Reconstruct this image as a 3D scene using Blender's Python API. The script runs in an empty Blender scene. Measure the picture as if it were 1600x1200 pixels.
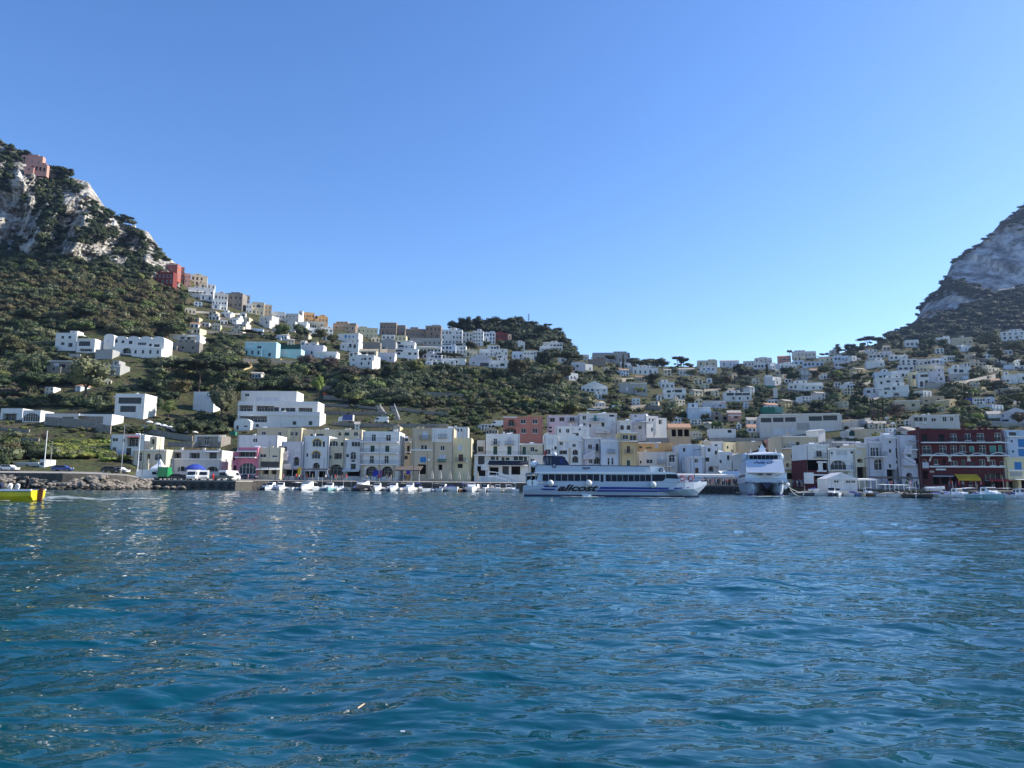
import bpy, math, random
import numpy as np
from mathutils import Vector, Matrix
random.seed(7); np.random.seed(7)
C = bpy.context.scene.collection
S = bpy.context.scene
R = math.radians
# ---------------------------------------------------------------- camera, sky, sun, exposure
F = 1155.0; CH = 1.6; PITCH = math.atan(158.5/F); ROLL = R(0.5)
cam_d = bpy.data.cameras.new('camera'); cam = bpy.data.objects.new('camera', cam_d); C.objects.link(cam)
cam_d.sensor_width = 36; cam_d.lens = 36*F/1600; cam_d.clip_start = 0.2; cam_d.clip_end = 12000
CAMR = Matrix.Rotation(R(90)+PITCH, 3, 'X') @ Matrix.Rotation(ROLL, 3, 'Z')
cam.matrix_world = Matrix.Translation((0, 0, CH)) @ CAMR.to_4x4()
S.camera = cam
SUN_AZ, SUN_EL = 76.0, 33.0
W = bpy.data.worlds.new('World'); S.world = W; W.use_nodes = True
wn = W.node_tree; bg = wn.nodes['Background']
sky = wn.nodes.new('ShaderNodeTexSky'); sky.sky_type = 'NISHITA'; sky.sun_disc = False
sky.sun_elevation = R(SUN_EL); sky.sun_rotation = R(SUN_AZ)
sky.altitude = 0; sky.air_density = 1.0; sky.dust_density = 0.35; sky.ozone_density = 3.0
hs = wn.nodes.new('ShaderNodeHueSaturation'); hs.inputs['Saturation'].default_value = 1.22; hs.inputs['Hue'].default_value = .509; hs.inputs['Value'].default_value = 1.0; wn.links.new(sky.outputs[0], hs.inputs['Color']); wn.links.new(hs.outputs[0], bg.inputs[0]); bg.inputs[1].default_value = 0.14
sd = bpy.data.lights.new('sun', 'SUN'); sun = bpy.data.objects.new('sun', sd); C.objects.link(sun)
sd.energy = 5.0; sd.angle = R(0.53); sd.color = (1.0, 0.93, 0.82)
SV = Vector((math.sin(R(SUN_AZ))*math.cos(R(SUN_EL)), math.cos(R(SUN_AZ))*math.cos(R(SUN_EL)), math.sin(R(SUN_EL))))
sun.rotation_euler = SV.to_track_quat('Z', 'Y').to_euler()
S.view_settings.view_transform = 'Standard'; S.view_settings.look = 'None'; S.view_settings.gamma = 1
S.view_settings.use_curve_mapping = False; S.view_settings.exposure = 0.72
S.render.engine = 'CYCLES'; S.cycles.max_bounces = 5; S.cycles.volume_bounces = 0; S.cycles.transparent_max_bounces = 4

# ---------------------------------------------------------------- pixel <-> world (photo pixels, 1600 x 1200)
_R = np.array(CAMR)
def rayn(u, v):
    u = np.asarray(u, float); v = np.asarray(v, float)
    d = np.stack([(u-800)/F, (600-v)/F, -np.ones_like(u+v)], -1) @ _R.T
    return d
def at(u, v, Y):
    d = rayn(u, v); k = Y/d[..., 1]
    return Vector((float(d[0]*k), float(Y), float(CH+d[2]*k)))
def proj(P):
    q = CAMR.transposed() @ (Vector(P)-Vector((0, 0, CH)))
    return 800+F*q.x/-q.z, 600-F*q.y/-q.z
def ae(u, v):
    d = rayn(u, v); return d[..., 0]/d[..., 1], d[..., 2]/d[..., 1]
# ---------------------------------------------------------------- noise
def _h(i, j, k):
    n = (i*374761393 + j*668265263 + k*2147483647) & 0xffffffff
    n = ((n ^ (n >> 13))*1274126177) & 0xffffffff
    return ((n ^ (n >> 16)) & 0xffff)/65535.0
def vnoise(x, y, s=0):
    x = np.asarray(x, float); y = np.asarray(y, float)
    i = np.floor(x).astype(np.int64); j = np.floor(y).astype(np.int64); fx = x-i; fy = y-j
    fx = fx*fx*(3-2*fx); fy = fy*fy*(3-2*fy); k = np.int64(s*7919+13)
    a = _h(i, j, k); b = _h(i+1, j, k); c = _h(i, j+1, k); d = _h(i+1, j+1, k)
    return (a*(1-fx)+b*fx)*(1-fy)+(c*(1-fx)+d*fx)*fy
def fbm(x, y, o=4, s=0):
    r = 0; a = .5; t = 0
    for q in range(o):
        r = r+a*vnoise(x*2**q, y*2**q, s+q); t += a; a *= .5
    return r/t
# ---------------------------------------------------------------- terrain profile: columns u -> levels (v, Y)
COLS = {
 -300: [(None,150,3.2),(None,172,3.9),(690,225),(640,290),(540,400),(400,520),(72,620)],
 0:    [(None,150,3.2),(None,172,3.9),(692,225),(642,290),(545,400),(408,520),(249,600)],
 60:   [(None,150,3.2),(None,172,3.9),(692,225),(642,290),(545,400),(408,520),(274,590)],
 100:  [(None,150,3.2),(None,172,3.9),(692,225),(642,290),(545,400),(415,520),(284,590)],
 130:  [(None,152,3.2),(None,174,3.9),(692,228),(642,290),(545,400),(420,520),(322,588)],
 165:  [(None,155,3.1),(None,176,3.8),(694,230),(642,290),(545,400),(424,525),(349,585)],
 205:  [(None,160,2.9),(None,180,3.4),(696,232),(642,295),(550,400),(430,530),(362,580)],
 232:  [(None,176,2.2),(None,190,2.6),(696,235),(642,300),(552,405),(438,545),(395,578)],
 258:  [(None,180,2.2),(None,200,2.6),(696,236),(644,305),(555,410),(448,560),(415,578)],
 290:  [(None,180,2.2),(None,204,2.7),(696,238),(646,310),(560,415),(470,555),(446,585)],
 360:  [(None,180,2.2),(None,208,2.8),(698,240),(648,320),(565,420),(500,530),(474,600)],
 430:  [(None,190,2.2),(None,214,2.8),(690,240),(650,320),(570,425),(525,520),(496,610)],
 520:  [(None,190,2.2),(None,216,2.8),(684,242),(645,325),(580,430),(540,520),(516,630)],
 600:  [(None,190,2.2),(None,218,2.8),(680,244),(640,325),(588,430),(548,550),(524,660)],
 690:  [(None,190,2.2),(None,218,2.8),(680,246),(640,325),(590,440),(550,570),(522,680)],
 730:  [(None,190,2.2),(None,218,2.8),(682,247),(640,325),(590,440),(550,570),(508,700)],
 830:  [(None,190,2.2),(None,222,2.8),(684,252),(642,330),(595,450),(555,600),(511,700)],
 870:  [(None,190,2.2),(None,224,2.8),(684,254),(643,335),(598,455),(560,610),(524,705)],
 905:  [(None,190,2.2),(None,225,2.8),(685,255),(645,340),(600,460),(570,620),(560,720)],
 1000: [(None,190,2.2),(None,225,2.8),(690,255),(650,345),(612,470),(585,640),(572,800)],
 1150: [(None,190,2.2),(None,220,2.6),(695,248),(652,330),(620,480),(592,680),(574,850)],
 1230: [(None,180,1.6),(None,205,2.2),(695,235),(655,310),(615,460),(585,660),(568,850)],
 1300: [(None,168,1.1),(None,192,2.0),(692,222),(652,300),(610,450),(578,650),(557,850)],
 1350: [(None,163,1.1),(None,188,2.0),(690,215),(650,290),(608,440),(570,630),(544,850)],
 1400: [(None,161,1.1),(None,185,2.0),(690,212),(650,285),(605,430),(562,620),(534,840)],
 1480: [(None,159,1.1),(None,182,2.0),(688,210),(650,280),(605,420),(560,600),(534,820)],
 1600: [(None,158,1.1),(None,180,2.0),(688,208),(650,275),(605,410),(560,580),(524,800)],
 1950: [(None,156,1.1),(None,178,2.0),(688,205),(650,270),(605,400),(560,560),(520,780)],
}
_us = sorted(COLS); _A = []; _E = []; _Yk = []
for u_ in _us:
    a0, _ = ae(u_, 700.); es = []; ys = []
    for L in COLS[u_]:
        if L[0] is None: es.append((L[2]-CH)/L[1]); ys.append(L[1])
        else: es.append(float(ae(u_, float(L[0]))[1])); ys.append(L[1])
    _A.append(float(a0)); _E.append(es); _Yk.append(ys)
_A = np.array(_A); _E = np.array(_E); _Yk = np.array(_Yk); NL = _E.shape[1]
def levels(a):
    a = np.asarray(a, float)
    return (np.stack([np.interp(a, _A, _E[:, k]) for k in range(NL)], -1), np.stack([np.interp(a, _A, _Yk[:, k]) for k in range(NL)], -1))
def Yter(a, e):
    """distance of the ground seen at azimuth a, elevation e"""
    a = np.atleast_1d(np.asarray(a, float)); e = np.atleast_1d(np.asarray(e, float))
    E, Y = levels(a); out = np.zeros_like(a); tt = np.zeros_like(a)
    for k in range(NL-1):
        w = np.clip((e-E[:, k])/(E[:, k+1]-E[:, k]+1e-9), 0, 1)
        out = out+w*(Y[:, k+1]-Y[:, k]); tt = tt+w
    out = out+Y[:, 0]
    # relief
    X = a*out; Z = e*out
    hill = np.clip(tt-1.5, 0, 1)
    out = out*(1+hill*.05*(fbm(X/70+3, Z/30+5, 3, 4)-.5))
    cl = np.clip((tt-5.0)*6, 0, 1)*np.clip((6-tt)*8, 0, 1)*np.clip((-.455-a)*40, 0, 1)
    rid = 1-np.abs(2*fbm(X/34+Z*.006, Z/90, 4, 21)-1)
    rid2 = 1-np.abs(2*fbm(X/11+2+Z*.02, Z/26, 4, 31)-1)
    fine = fbm(X/3.2, Z/4.5, 3, 41)
    out = out-cl*(46*(rid-.75)+17*(rid2-.7)+9*(1-np.abs(2*fine-1)-.6))
    return out, tt
def ground(u, v):
    """world point of the ground seen at photo pixel u, v"""
    a, e = ae(float(u), float(v)); Y, _ = Yter(a, e); Y = float(Y[0])
    return Vector((float(a)*Y, Y, CH+float(e)*Y))
# ---------------------------------------------------------------- materials
MATS = {}
def mat(name, col, rough=.8, var=.12, scale=.5, metal=0, bump=0, spec=.3, col2=None, dirt=0, rnd=0):
    if name in MATS: return MATS[name]
    m = bpy.data.materials.new(name); m.use_nodes = True; nt = m.node_tree; b = nt.nodes['Principled BSDF']
    b.inputs['Roughness'].default_value = rough; b.inputs['Metallic'].default_value = metal
    b.inputs['Specular IOR Level'].default_value = spec
    tc = nt.nodes.new('ShaderNodeTexCoord'); geo = nt.nodes.new('ShaderNodeNewGeometry')
    nz = nt.nodes.new('ShaderNodeTexNoise'); nz.inputs['Scale'].default_value = scale; nz.inputs['Detail'].default_value = 5
    nz.inputs['Roughness'].default_value = .65
    nt.links.new(geo.outputs['Position'], nz.inputs['Vector'])
    rp = nt.nodes.new('ShaderNodeValToRGB'); rp.color_ramp.elements[0].position = .3; rp.color_ramp.elements[1].position = .7
    c2 = col2 or tuple(min(1, x*(1+var)) for x in col)
    rp.color_ramp.elements[0].color = (*[x*(1-var) for x in col], 1); rp.color_ramp.elements[1].color = (*c2, 1)
    nt.links.new(nz.outputs['Fac'], rp.inputs[0]); out = rp.outputs[0]
    if dirt:
        mp = nt.nodes.new('ShaderNodeMapping'); mp.inputs['Scale'].default_value = (1.6, 1.6, .22)
        n2 = nt.nodes.new('ShaderNodeTexNoise'); n2.inputs['Scale'].default_value = 1.1; n2.inputs['Detail'].default_value = 6
        nt.links.new(geo.outputs['Position'], mp.inputs[0]); nt.links.new(mp.outputs[0], n2.inputs['Vector'])
        r2 = nt.nodes.new('ShaderNodeValToRGB'); r2.color_ramp.elements[0].position = .48; r2.color_ramp.elements[1].position = .72
        r2.color_ramp.elements[0].color = (0, 0, 0, 1); r2.color_ramp.elements[1].color = (dirt, dirt, dirt, 1)
        nt.links.new(n2.outputs['Fac'], r2.inputs[0])
        mx = nt.nodes.new('ShaderNodeMix'); mx.data_type = 'RGBA'; nt.links.new(r2.outputs[0], mx.inputs[0])
        nt.links.new(out, mx.inputs[6]); mx.inputs[7].default_value = (col[0]*.45, col[1]*.42, col[2]*.36, 1); out = mx.outputs[2]
    if rnd:
        oi = nt.nodes.new('ShaderNodeObjectInfo'); hs = nt.nodes.new('ShaderNodeHueSaturation')
        m1 = nt.nodes.new('ShaderNodeMapRange'); m1.inputs[3].default_value = 1-rnd; m1.inputs[4].default_value = 1+rnd
        nt.links.new(oi.outputs['Random'], m1.inputs[0]); nt.links.new(m1.outputs[0], hs.inputs['Value'])
        m2 = nt.nodes.new('ShaderNodeMapRange'); m2.inputs[3].default_value = .47; m2.inputs[4].default_value = .53
        ml = nt.nodes.new('ShaderNodeMath'); ml.operation = 'MULTIPLY'; ml.inputs[1].default_value = 7.31
        fr = nt.nodes.new('ShaderNodeMath'); fr.operation = 'FRACT'
        nt.links.new(oi.outputs['Random'], ml.inputs[0]); nt.links.new(ml.outputs[0], fr.inputs[0]); nt.links.new(fr.outputs[0], m2.inputs[0])
        nt.links.new(m2.outputs[0], hs.inputs['Hue']); nt.links.new(out, hs.inputs['Color']); out = hs.outputs[0]
    nt.links.new(out, b.inputs['Base Color'])
    if bump:
        bp = nt.nodes.new('ShaderNodeBump'); bp.inputs['Distance'].default_value = bump
        n3 = nt.nodes.new('ShaderNodeTexNoise'); n3.inputs['Scale'].default_value = scale*3; n3.inputs['Detail'].default_value = 6
        nt.links.new(geo.outputs['Position'], n3.inputs['Vector']); nt.links.new(n3.outputs['Fac'], bp.inputs['Height']); nt.links.new(bp.outputs[0], b.inputs['Normal'])
    MATS[name] = m; return m
WALL = {
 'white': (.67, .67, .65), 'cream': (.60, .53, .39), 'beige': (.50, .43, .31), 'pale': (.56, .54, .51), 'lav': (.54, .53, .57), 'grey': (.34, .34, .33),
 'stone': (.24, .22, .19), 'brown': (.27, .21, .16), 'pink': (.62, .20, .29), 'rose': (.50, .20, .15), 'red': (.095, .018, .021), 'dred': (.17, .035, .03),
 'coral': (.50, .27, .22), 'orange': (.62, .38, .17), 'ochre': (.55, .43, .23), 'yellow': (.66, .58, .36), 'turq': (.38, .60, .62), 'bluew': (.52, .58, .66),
 'palebl': (.48, .56, .66), 'tan': (.45, .36, .25), 'redor': (.34, .11, .08)}
def wall_mat(c):
    if c == 'stone' or c == 'brown': return mat('wall_'+c, WALL[c], .9, .35, 1.3, bump=.15, dirt=.3)
    return mat('wall_'+c, WALL[c], .85, .05, .35, dirt=.22, bump=.02)
GLASS = mat('window_glass', (.02, .026, .036), .25, .3, .3, spec=.3)
FRAME = mat('white_frame', (.7, .7, .68), .6, .05)
DARK = mat('painted_dark', (.018, .017, .016), .9, .3)  # near-black colour painting unlit depth in openings; solid parts share it
SHUT = {'g': mat('green_shutter', (.02, .07, .055), .6), 'b': mat('blue_shutter', (.03, .19, .45), .5), 'p': mat('grey_white_shutter', (.55, .58, .63), .6),
        'n': mat('brown_shutter', (.11, .055, .03), .6), 't': mat('teal_shutter', (.10, .32, .26), .6)}
ROOF = mat('roof_terrace', (.36, .33, .29), .9, .2, .6); TILE = mat('terracotta_roof', (.42, .24, .15), .9, .25, 1.2)
IRON = mat('dark_iron', (.03, .03, .032), .5); CONC = mat('concrete', (.33, .32, .30), .9, .18, .5, dirt=.3)
WHITE = mat('white_gloss_paint', (.78, .79, .80), .25, .03, .3, spec=.5); TRUNK = mat('bark', (.10, .075, .055), .95, .3, 2)
FOL = {'d': mat('foliage_dark', (.022, .038, .015), .75, .4, .25, rnd=.4, col2=(.046, .066, .024)), 'w': mat('foliage_olive_brown', (.066, .064, .028), .85, .4, .2, rnd=.35, col2=(.115, .105, .044)),
       'g': mat('foliage_green', (.062, .086, .024), .75, .4, .25, rnd=.4, col2=(.115, .14, .038)), 'y': mat('foliage_yellow_green', (.17, .20, .04), .75, .3, .25, rnd=.25),
       'o': mat('foliage_olive', (.095, .105, .052), .75, .4, .25, rnd=.3), 'b': mat('foliage_bare_brown', (.10, .082, .062), .9, .3, .25, rnd=.25)}
# ---------------------------------------------------------------- mesh builder
class MB:
    def __init__(s): s.v = []; s.f = []; s.m = []
    def add(s, vs, fs, mi=0):
        o = len(s.v); s.v += [tuple(p) for p in vs]; s.f += [tuple(i+o for i in f) for f in fs]; s.m += [mi]*len(fs); return s
    def box(s, x0, x1, y0, y1, z0, z1, mi=0):
        return s.add([(x0, y0, z0), (x1, y0, z0), (x1, y1, z0), (x0, y1, z0), (x0, y0, z1), (x1, y0, z1), (x1, y1, z1), (x0, y1, z1)],
              [(0, 3, 2, 1), (4, 5, 6, 7), (0, 1, 5, 4), (1, 2, 6, 5), (2, 3, 7, 6), (3, 0, 4, 7)], mi)
    def tube(s, p, q, r0, r1=None, n=6, mi=0):
        r1 = r0 if r1 is None else r1; p = Vector(p); q = Vector(q); d = (q-p).normalized()
        a = d.orthogonal().normalized(); b = d.cross(a); vs = []
        for c, r in ((p, r0), (q, r1)):
            for i in range(n): t = 2*math.pi*i/n; vs.append(c+a*math.cos(t)*r+b*math.sin(t)*r)
        fs = [(i, (i+1) % n, n+(i+1) % n, n+i) for i in range(n)]+[tuple(range(n))[::-1], tuple(range(n, 2*n))]
        return s.add(vs, fs, mi)
    def loft(s, rings, mi=0, cap=True, closed=True):
        n = len(rings[0]); vs = [p for r in rings for p in r]; fs = []
        for k in range(len(rings)-1):
            for i in range(n if closed else n-1):
                j = (i+1) % n; fs.append((k*n+i, k*n+j, (k+1)*n+j, (k+1)*n+i))
        if cap: fs += [tuple(range(n))[::-1], tuple(range((len(rings)-1)*n, len(rings)*n))]
        return s.add(vs, fs, mi)
    def prism(s, pts, y0, y1, mi=0):           # polygon in xz, extruded in y
        n = len(pts); vs = [(x, y0, z) for x, z in pts]+[(x, y1, z) for x, z in pts]
        fs = [tuple(range(n)), tuple(range(n, 2*n))[::-1]]+[(i, n+i, n+(i+1) % n, (i+1) % n) for i in range(n)]
        return s.add(vs, fs, mi)
    def ball(s, c, r, n=8, m=5, mi=0, sc=(1, 1, 1)):
        rings = []
        for k in range(1, m):
            t = math.pi*k/m
            rings.append([(c[0]+sc[0]*r*math.sin(t)*math.cos(2*math.pi*i/n), c[1]+sc[1]*r*math.sin(t)*math.sin(2*math.pi*i/n), c[2]-sc[2]*r*math.cos(t)) for i in range(n)])
        vs = [p for g in rings for p in g]+[(c[0], c[1], c[2]-sc[2]*r), (c[0], c[1], c[2]+sc[2]*r)]; fs = []
        for k in range(m-2):
            for i in range(n): j = (i+1) % n; fs.append((k*n+i, k*n+j, (k+1)*n+j, (k+1)*n+i))
        b = (m-1)*n
        for i in range(n): j = (i+1) % n; fs.append((b, j, i)); fs.append((b+1, (m-2)*n+i, (m-2)*n+j))
        return s.add(vs, fs, mi)
    def mesh(s, name, mats, smooth=False):
        me = bpy.data.meshes.new(name); me.from_pydata(s.v, [], s.f)
        for m in (mats if isinstance(mats, (list, tuple)) else [mats]): me.materials.append(m)
        me.polygons.foreach_set('material_index', s.m)
        if smooth: me.polygons.foreach_set('use_smooth', [True]*len(s.f))
        me.update(); return me
    def build(s, name, mats, parent=None, loc=None, rz=0, smooth=False):
        return link(name, s.mesh(name, mats, smooth), parent, loc, rz)
def link(name, me, parent=None, loc=None, rz=0):
    o = bpy.data.objects.new(name, me); C.objects.link(o)
    if parent: o.parent = parent
    if loc is not None: o.location = loc
    o.rotation_euler[2] = rz
    return o
def thing(name, label, cat, loc=(0, 0, 0), rz=0, group=None, sc=None):
    o = bpy.data.objects.new(name, None); o.empty_display_size = .5; C.objects.link(o); o.location = loc; o.rotation_euler[2] = rz
    if sc: o.scale = (sc, sc, sc)
    return tag(o, label, cat, group)
def tag(o, label, cat, group=None, kind=None):
    if label: o['label'] = label
    if cat: o['category'] = cat
    if group: o['group'] = group
    if kind: o['kind'] = kind
    return o
def struct(o): o['kind'] = 'structure'; return o
def kids(o): return [c for c in o.children]
def dup(o, label, loc, rz=0, sc=None, parent=None):
    c = o.copy(); C.objects.link(c)
    if parent is not None: c.parent = parent
    else:
        c.location = loc; c.rotation_euler[2] = rz
        if sc: c.scale = (sc, sc, sc)
        if label: c['label'] = label
    for k in kids(o): dup(k, None, None, parent=c)
    return c
def npmesh(name, V, Q, mats, smooth=False, mi=None):
    me = bpy.data.meshes.new(name); V = np.asarray(V, np.float32); Q = np.asarray(Q, np.int32); k = Q.shape[1]
    me.vertices.add(len(V)); me.vertices.foreach_set('co', V.ravel()); me.loops.add(Q.size); me.loops.foreach_set('vertex_index', Q.ravel())
    me.polygons.add(len(Q)); me.polygons.foreach_set('loop_start', np.arange(0, Q.size, k, dtype=np.int32))
    if smooth: me.polygons.foreach_set('use_smooth', np.ones(len(Q), bool))
    for m in (mats if isinstance(mats, (list, tuple)) else [mats]): me.materials.append(m)
    me.update(calc_edges=True); me.validate(); return me
def gridmesh(name, P, mats, keep=None, smooth=True):
    r, c = P.shape[:2]; idx = np.arange(r*c).reshape(r, c)
    Q = np.stack([idx[:-1, :-1], idx[:-1, 1:], idx[1:, 1:], idx[1:, :-1]], -1)
    Q = Q[keep] if keep is not None else Q.reshape(-1, 4)
    return link(name, npmesh(name, P.reshape(-1, 3), Q, mats, smooth))
# ================================================================ STRUCTURE: hillside, cliff, mountain, water
def ground_mat():
    m = bpy.data.materials.new('hillside_soil_and_grass'); m.use_nodes = True; nt = m.node_tree; b = nt.nodes['Principled BSDF']
    b.inputs['Roughness'].default_value = .95; b.inputs['Specular IOR Level'].default_value = .1
    g = nt.nodes.new('ShaderNodeNewGeometry'); n = nt.nodes.new('ShaderNodeTexNoise'); n.inputs['Scale'].default_value = .06; n.inputs['Detail'].default_value = 9; n.inputs['Roughness'].default_value = .7
    nt.links.new(g.outputs['Position'], n.inputs['Vector']); r = nt.nodes.new('ShaderNodeValToRGB'); cr = r.color_ramp
    cr.elements[0].position = .32; cr.elements[0].color = (.03, .034, .018, 1); cr.elements[1].position = .68; cr.elements[1].color = (.08, .09, .035, 1)
    for p, c in ((.42, (.055, .05, .03, 1)), (.5, (.065, .08, .028, 1)), (.57, (.09, .07, .045, 1))): e = cr.elements.new(p); e.color = c
    nt.links.new(n.outputs['Fac'], r.inputs[0]); nt.links.new(r.outputs[0], b.inputs['Base Color'])
    bp = nt.nodes.new('ShaderNodeBump'); bp.inputs['Distance'].default_value = 1.2; n2 = nt.nodes.new('ShaderNodeTexNoise'); n2.inputs['Scale'].default_value = .6; n2.inputs['Detail'].default_value = 6
    nt.links.new(g.outputs['Position'], n2.inputs['Vector']); nt.links.new(n2.outputs['Fac'], bp.inputs['Height']); nt.links.new(bp.outputs[0], b.inputs['Normal'])
    return m
def rock_mat(name, lo, mid, hi, sc, veg, zs=.35):
    m = bpy.data.materials.new(name); m.use_nodes = True; nt = m.node_tree; b = nt.nodes['Principled BSDF']; L = nt.links.new
    b.inputs['Roughness'].default_value = .95; b.inputs['Specular IOR Level'].default_value = .1
    g = nt.nodes.new('ShaderNodeNewGeometry'); mp = nt.nodes.new('ShaderNodeMapping'); mp.inputs['Scale'].default_value = (1, 1, zs); L(g.outputs['Position'], mp.inputs[0])
    n = nt.nodes.new('ShaderNodeTexNoise'); n.inputs['Scale'].default_value = sc; n.inputs['Detail'].default_value = 10; n.inputs['Roughness'].default_value = .72; L(mp.outputs[0], n.inputs['Vector'])
    r = nt.nodes.new('ShaderNodeValToRGB'); cr = r.color_ramp; cr.elements[0].position = .39; cr.elements[0].color = (*lo, 1); cr.elements[1].position = .60; cr.elements[1].color = (*hi, 1)
    e = cr.elements.new(.5); e.color = (*mid, 1); L(n.outputs['Fac'], r.inputs[0])
    # scrub growing on the ledges (flatter faces)
    sp = nt.nodes.new('ShaderNodeSeparateXYZ'); L(g.outputs['Normal'], sp.inputs[0])
    n4 = nt.nodes.new('ShaderNodeTexNoise'); n4.inputs['Scale'].default_value = sc*.8; n4.inputs['Detail'].default_value = 7; L(g.outputs['Position'], n4.inputs['Vector'])
    ad = nt.nodes.new('ShaderNodeMath'); ad.operation = 'MULTIPLY_ADD'; ad.inputs[1].default_value = .9; L(n4.outputs['Fac'], ad.inputs[0]); L(sp.outputs['Z'], ad.inputs[2])
    mr = nt.nodes.new('ShaderNodeMapRange'); mr.inputs[1].default_value = veg; mr.inputs[2].default_value = veg+.12; L(ad.outputs[0], mr.inputs[0])
    mx = nt.nodes.new('ShaderNodeMix'); mx.data_type = 'RGBA'; L(mr.outputs[0], mx.inputs[0]); L(r.outputs[0], mx.inputs[6]); mx.inputs[7].default_value = (.035, .045, .02, 1)
    L(mx.outputs[2], b.inputs['Base Color'])
    bp = nt.nodes.new('ShaderNodeBump'); bp.inputs['Distance'].default_value = .25/sc; bp.inputs['Strength'].default_value = .8; n2 = nt.nodes.new('ShaderNodeTexNoise'); n2.inputs['Scale'].default_value = sc*4; n2.inputs['Detail'].default_value = 8
    L(mp.outputs[0], n2.inputs['Vector']); L(n2.outputs['Fac'], bp.inputs['Height']); L(bp.outputs[0], b.inputs['Normal'])
    return m
us = np.concatenate([np.arange(-280, -10, 6), np.arange(-10, 285, 1.35), np.arange(285, 1700, 2.6), np.arange(1700, 1960, 10)])
aa = ae(us, np.full_like(us, 700.))[0]; E, Yk = levels(aa)
ts = np.concatenate([np.linspace(0, 1, 4), np.linspace(1, 5, 110)[1:], np.linspace(5, 6, 110)[1:]])
Pg = np.zeros((len(ts)+4, len(aa), 3)); TT = np.zeros(len(ts)+4)
for i, t in enumerate(ts):
    k = min(int(t), NL-2); w = t-k; e = E[:, k]*(1-w)+E[:, k+1]*w
    Y, _ = Yter(aa, e); Pg[i+1] = np.stack([aa*Y, Y, CH+e*Y], -1); TT[i+1] = t
Pg[0] = Pg[1]; Pg[0, :, 2] = -4; Pg[0, :, 1] += .6
top = Pg[len(ts)]
for q, (dy, dz) in enumerate(((25, -3), (90, -30), (400, -140))):
    Pg[len(ts)+1+q] = top*[[1+dy/700, 1+dy/700, 1]]+[[0, 0, dz]]; TT[len(ts)+1+q] = 6.5
cliffmask = (TT[:-1, None] >= 5.0) & (TT[:-1, None] < 6.6) & (us[None, :-1] < 262)
struct(gridmesh('hillside', Pg, ground_mat(), ~cliffmask))
CLIFF = rock_mat('limestone_cliff', (.085, .08, .07), (.30, .28, .25), (.50, .48, .43), .14, 1.34, .25)
struct(gridmesh('cliff', Pg, CLIFF, cliffmask))
# far mountain on the right
MT = {1378: (548, 540, 534), 1390: (545, 533, 523), 1400: (545, 528, 520), 1430: (545, 508, 500), 1443: (545, 503, 478), 1455: (545, 499, 463), 1470: (545, 492, 449), 1483: (545, 487, 430), 1492: (545, 482, 411),
      1510: (545, 474, 399), 1540: (545, 462, 379), 1560: (545, 454, 362), 1580: (545, 447, 346), 1602: (545, 440, 329), 1700: (545, 400, 262), 1900: (545, 330, 190), 2100: (545, 320, 170)}
mu = np.arange(1378, 2095, 2.5); ks = sorted(MT); ma = ae(mu, np.full_like(mu, 480.))[0]
me_ = [ae(mu, np.interp(mu, ks, [MT[k][j] for k in ks]))[1] for j in range(3)]; mY = [np.full_like(mu, 950.), np.interp(mu, [1378, 1700], [1120, 1190]), np.interp(mu, [1335, 1450, 1700], [1230, 1290, 1330])]
rows = []
mt = np.concatenate([np.linspace(0, 1, 50), np.linspace(1, 2, 90)[1:]])
for t in mt:
    k = min(int(t), 1); w = t-k; e = me_[k]*(1-w)+me_[k+1]*w; Y = mY[k]*(1-w)+mY[k+1]*w; X = ma*Y; Z = e*Y
    amp = np.clip(t-.9, 0, .2)*5*np.clip((2-t)*8, 0, 1)
    Y = Y-amp*(70*(1-np.abs(2*fbm(X/90, Z/240, 4, 51)-1)-.75)+18*(fbm(X/18, Z/40, 4, 61)-.5))+(1-np.clip(t, 0, 1))*30*(fbm(X/60, Z/40, 3, 71)-.5)
    e2 = e+(.006*(fbm(X/30, Z*0, 3, 81)-.5) if t >= 1.999 else 0)
    rows.append(np.stack([ma*Y, Y, CH+e2*Y], -1))
rows.append(rows[-1]*[1.03, 1.03, 1]-[0, 0, 4]); rows.append(rows[-1]*[1.3, 1.3, 1]-[0, 0, 260])
Pm = np.array(rows)
struct(gridmesh('mountain', Pm, rock_mat('mountain_rock', (.09, .09, .088), (.27, .26, .25), (.52, .51, .48), .045, 1.42, .2)))
def mtn(u, t):
    i = int(np.argmin(abs(mu-u))); j = int(np.argmin(abs(mt-t))); return Vector(Pm[j, i])
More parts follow.
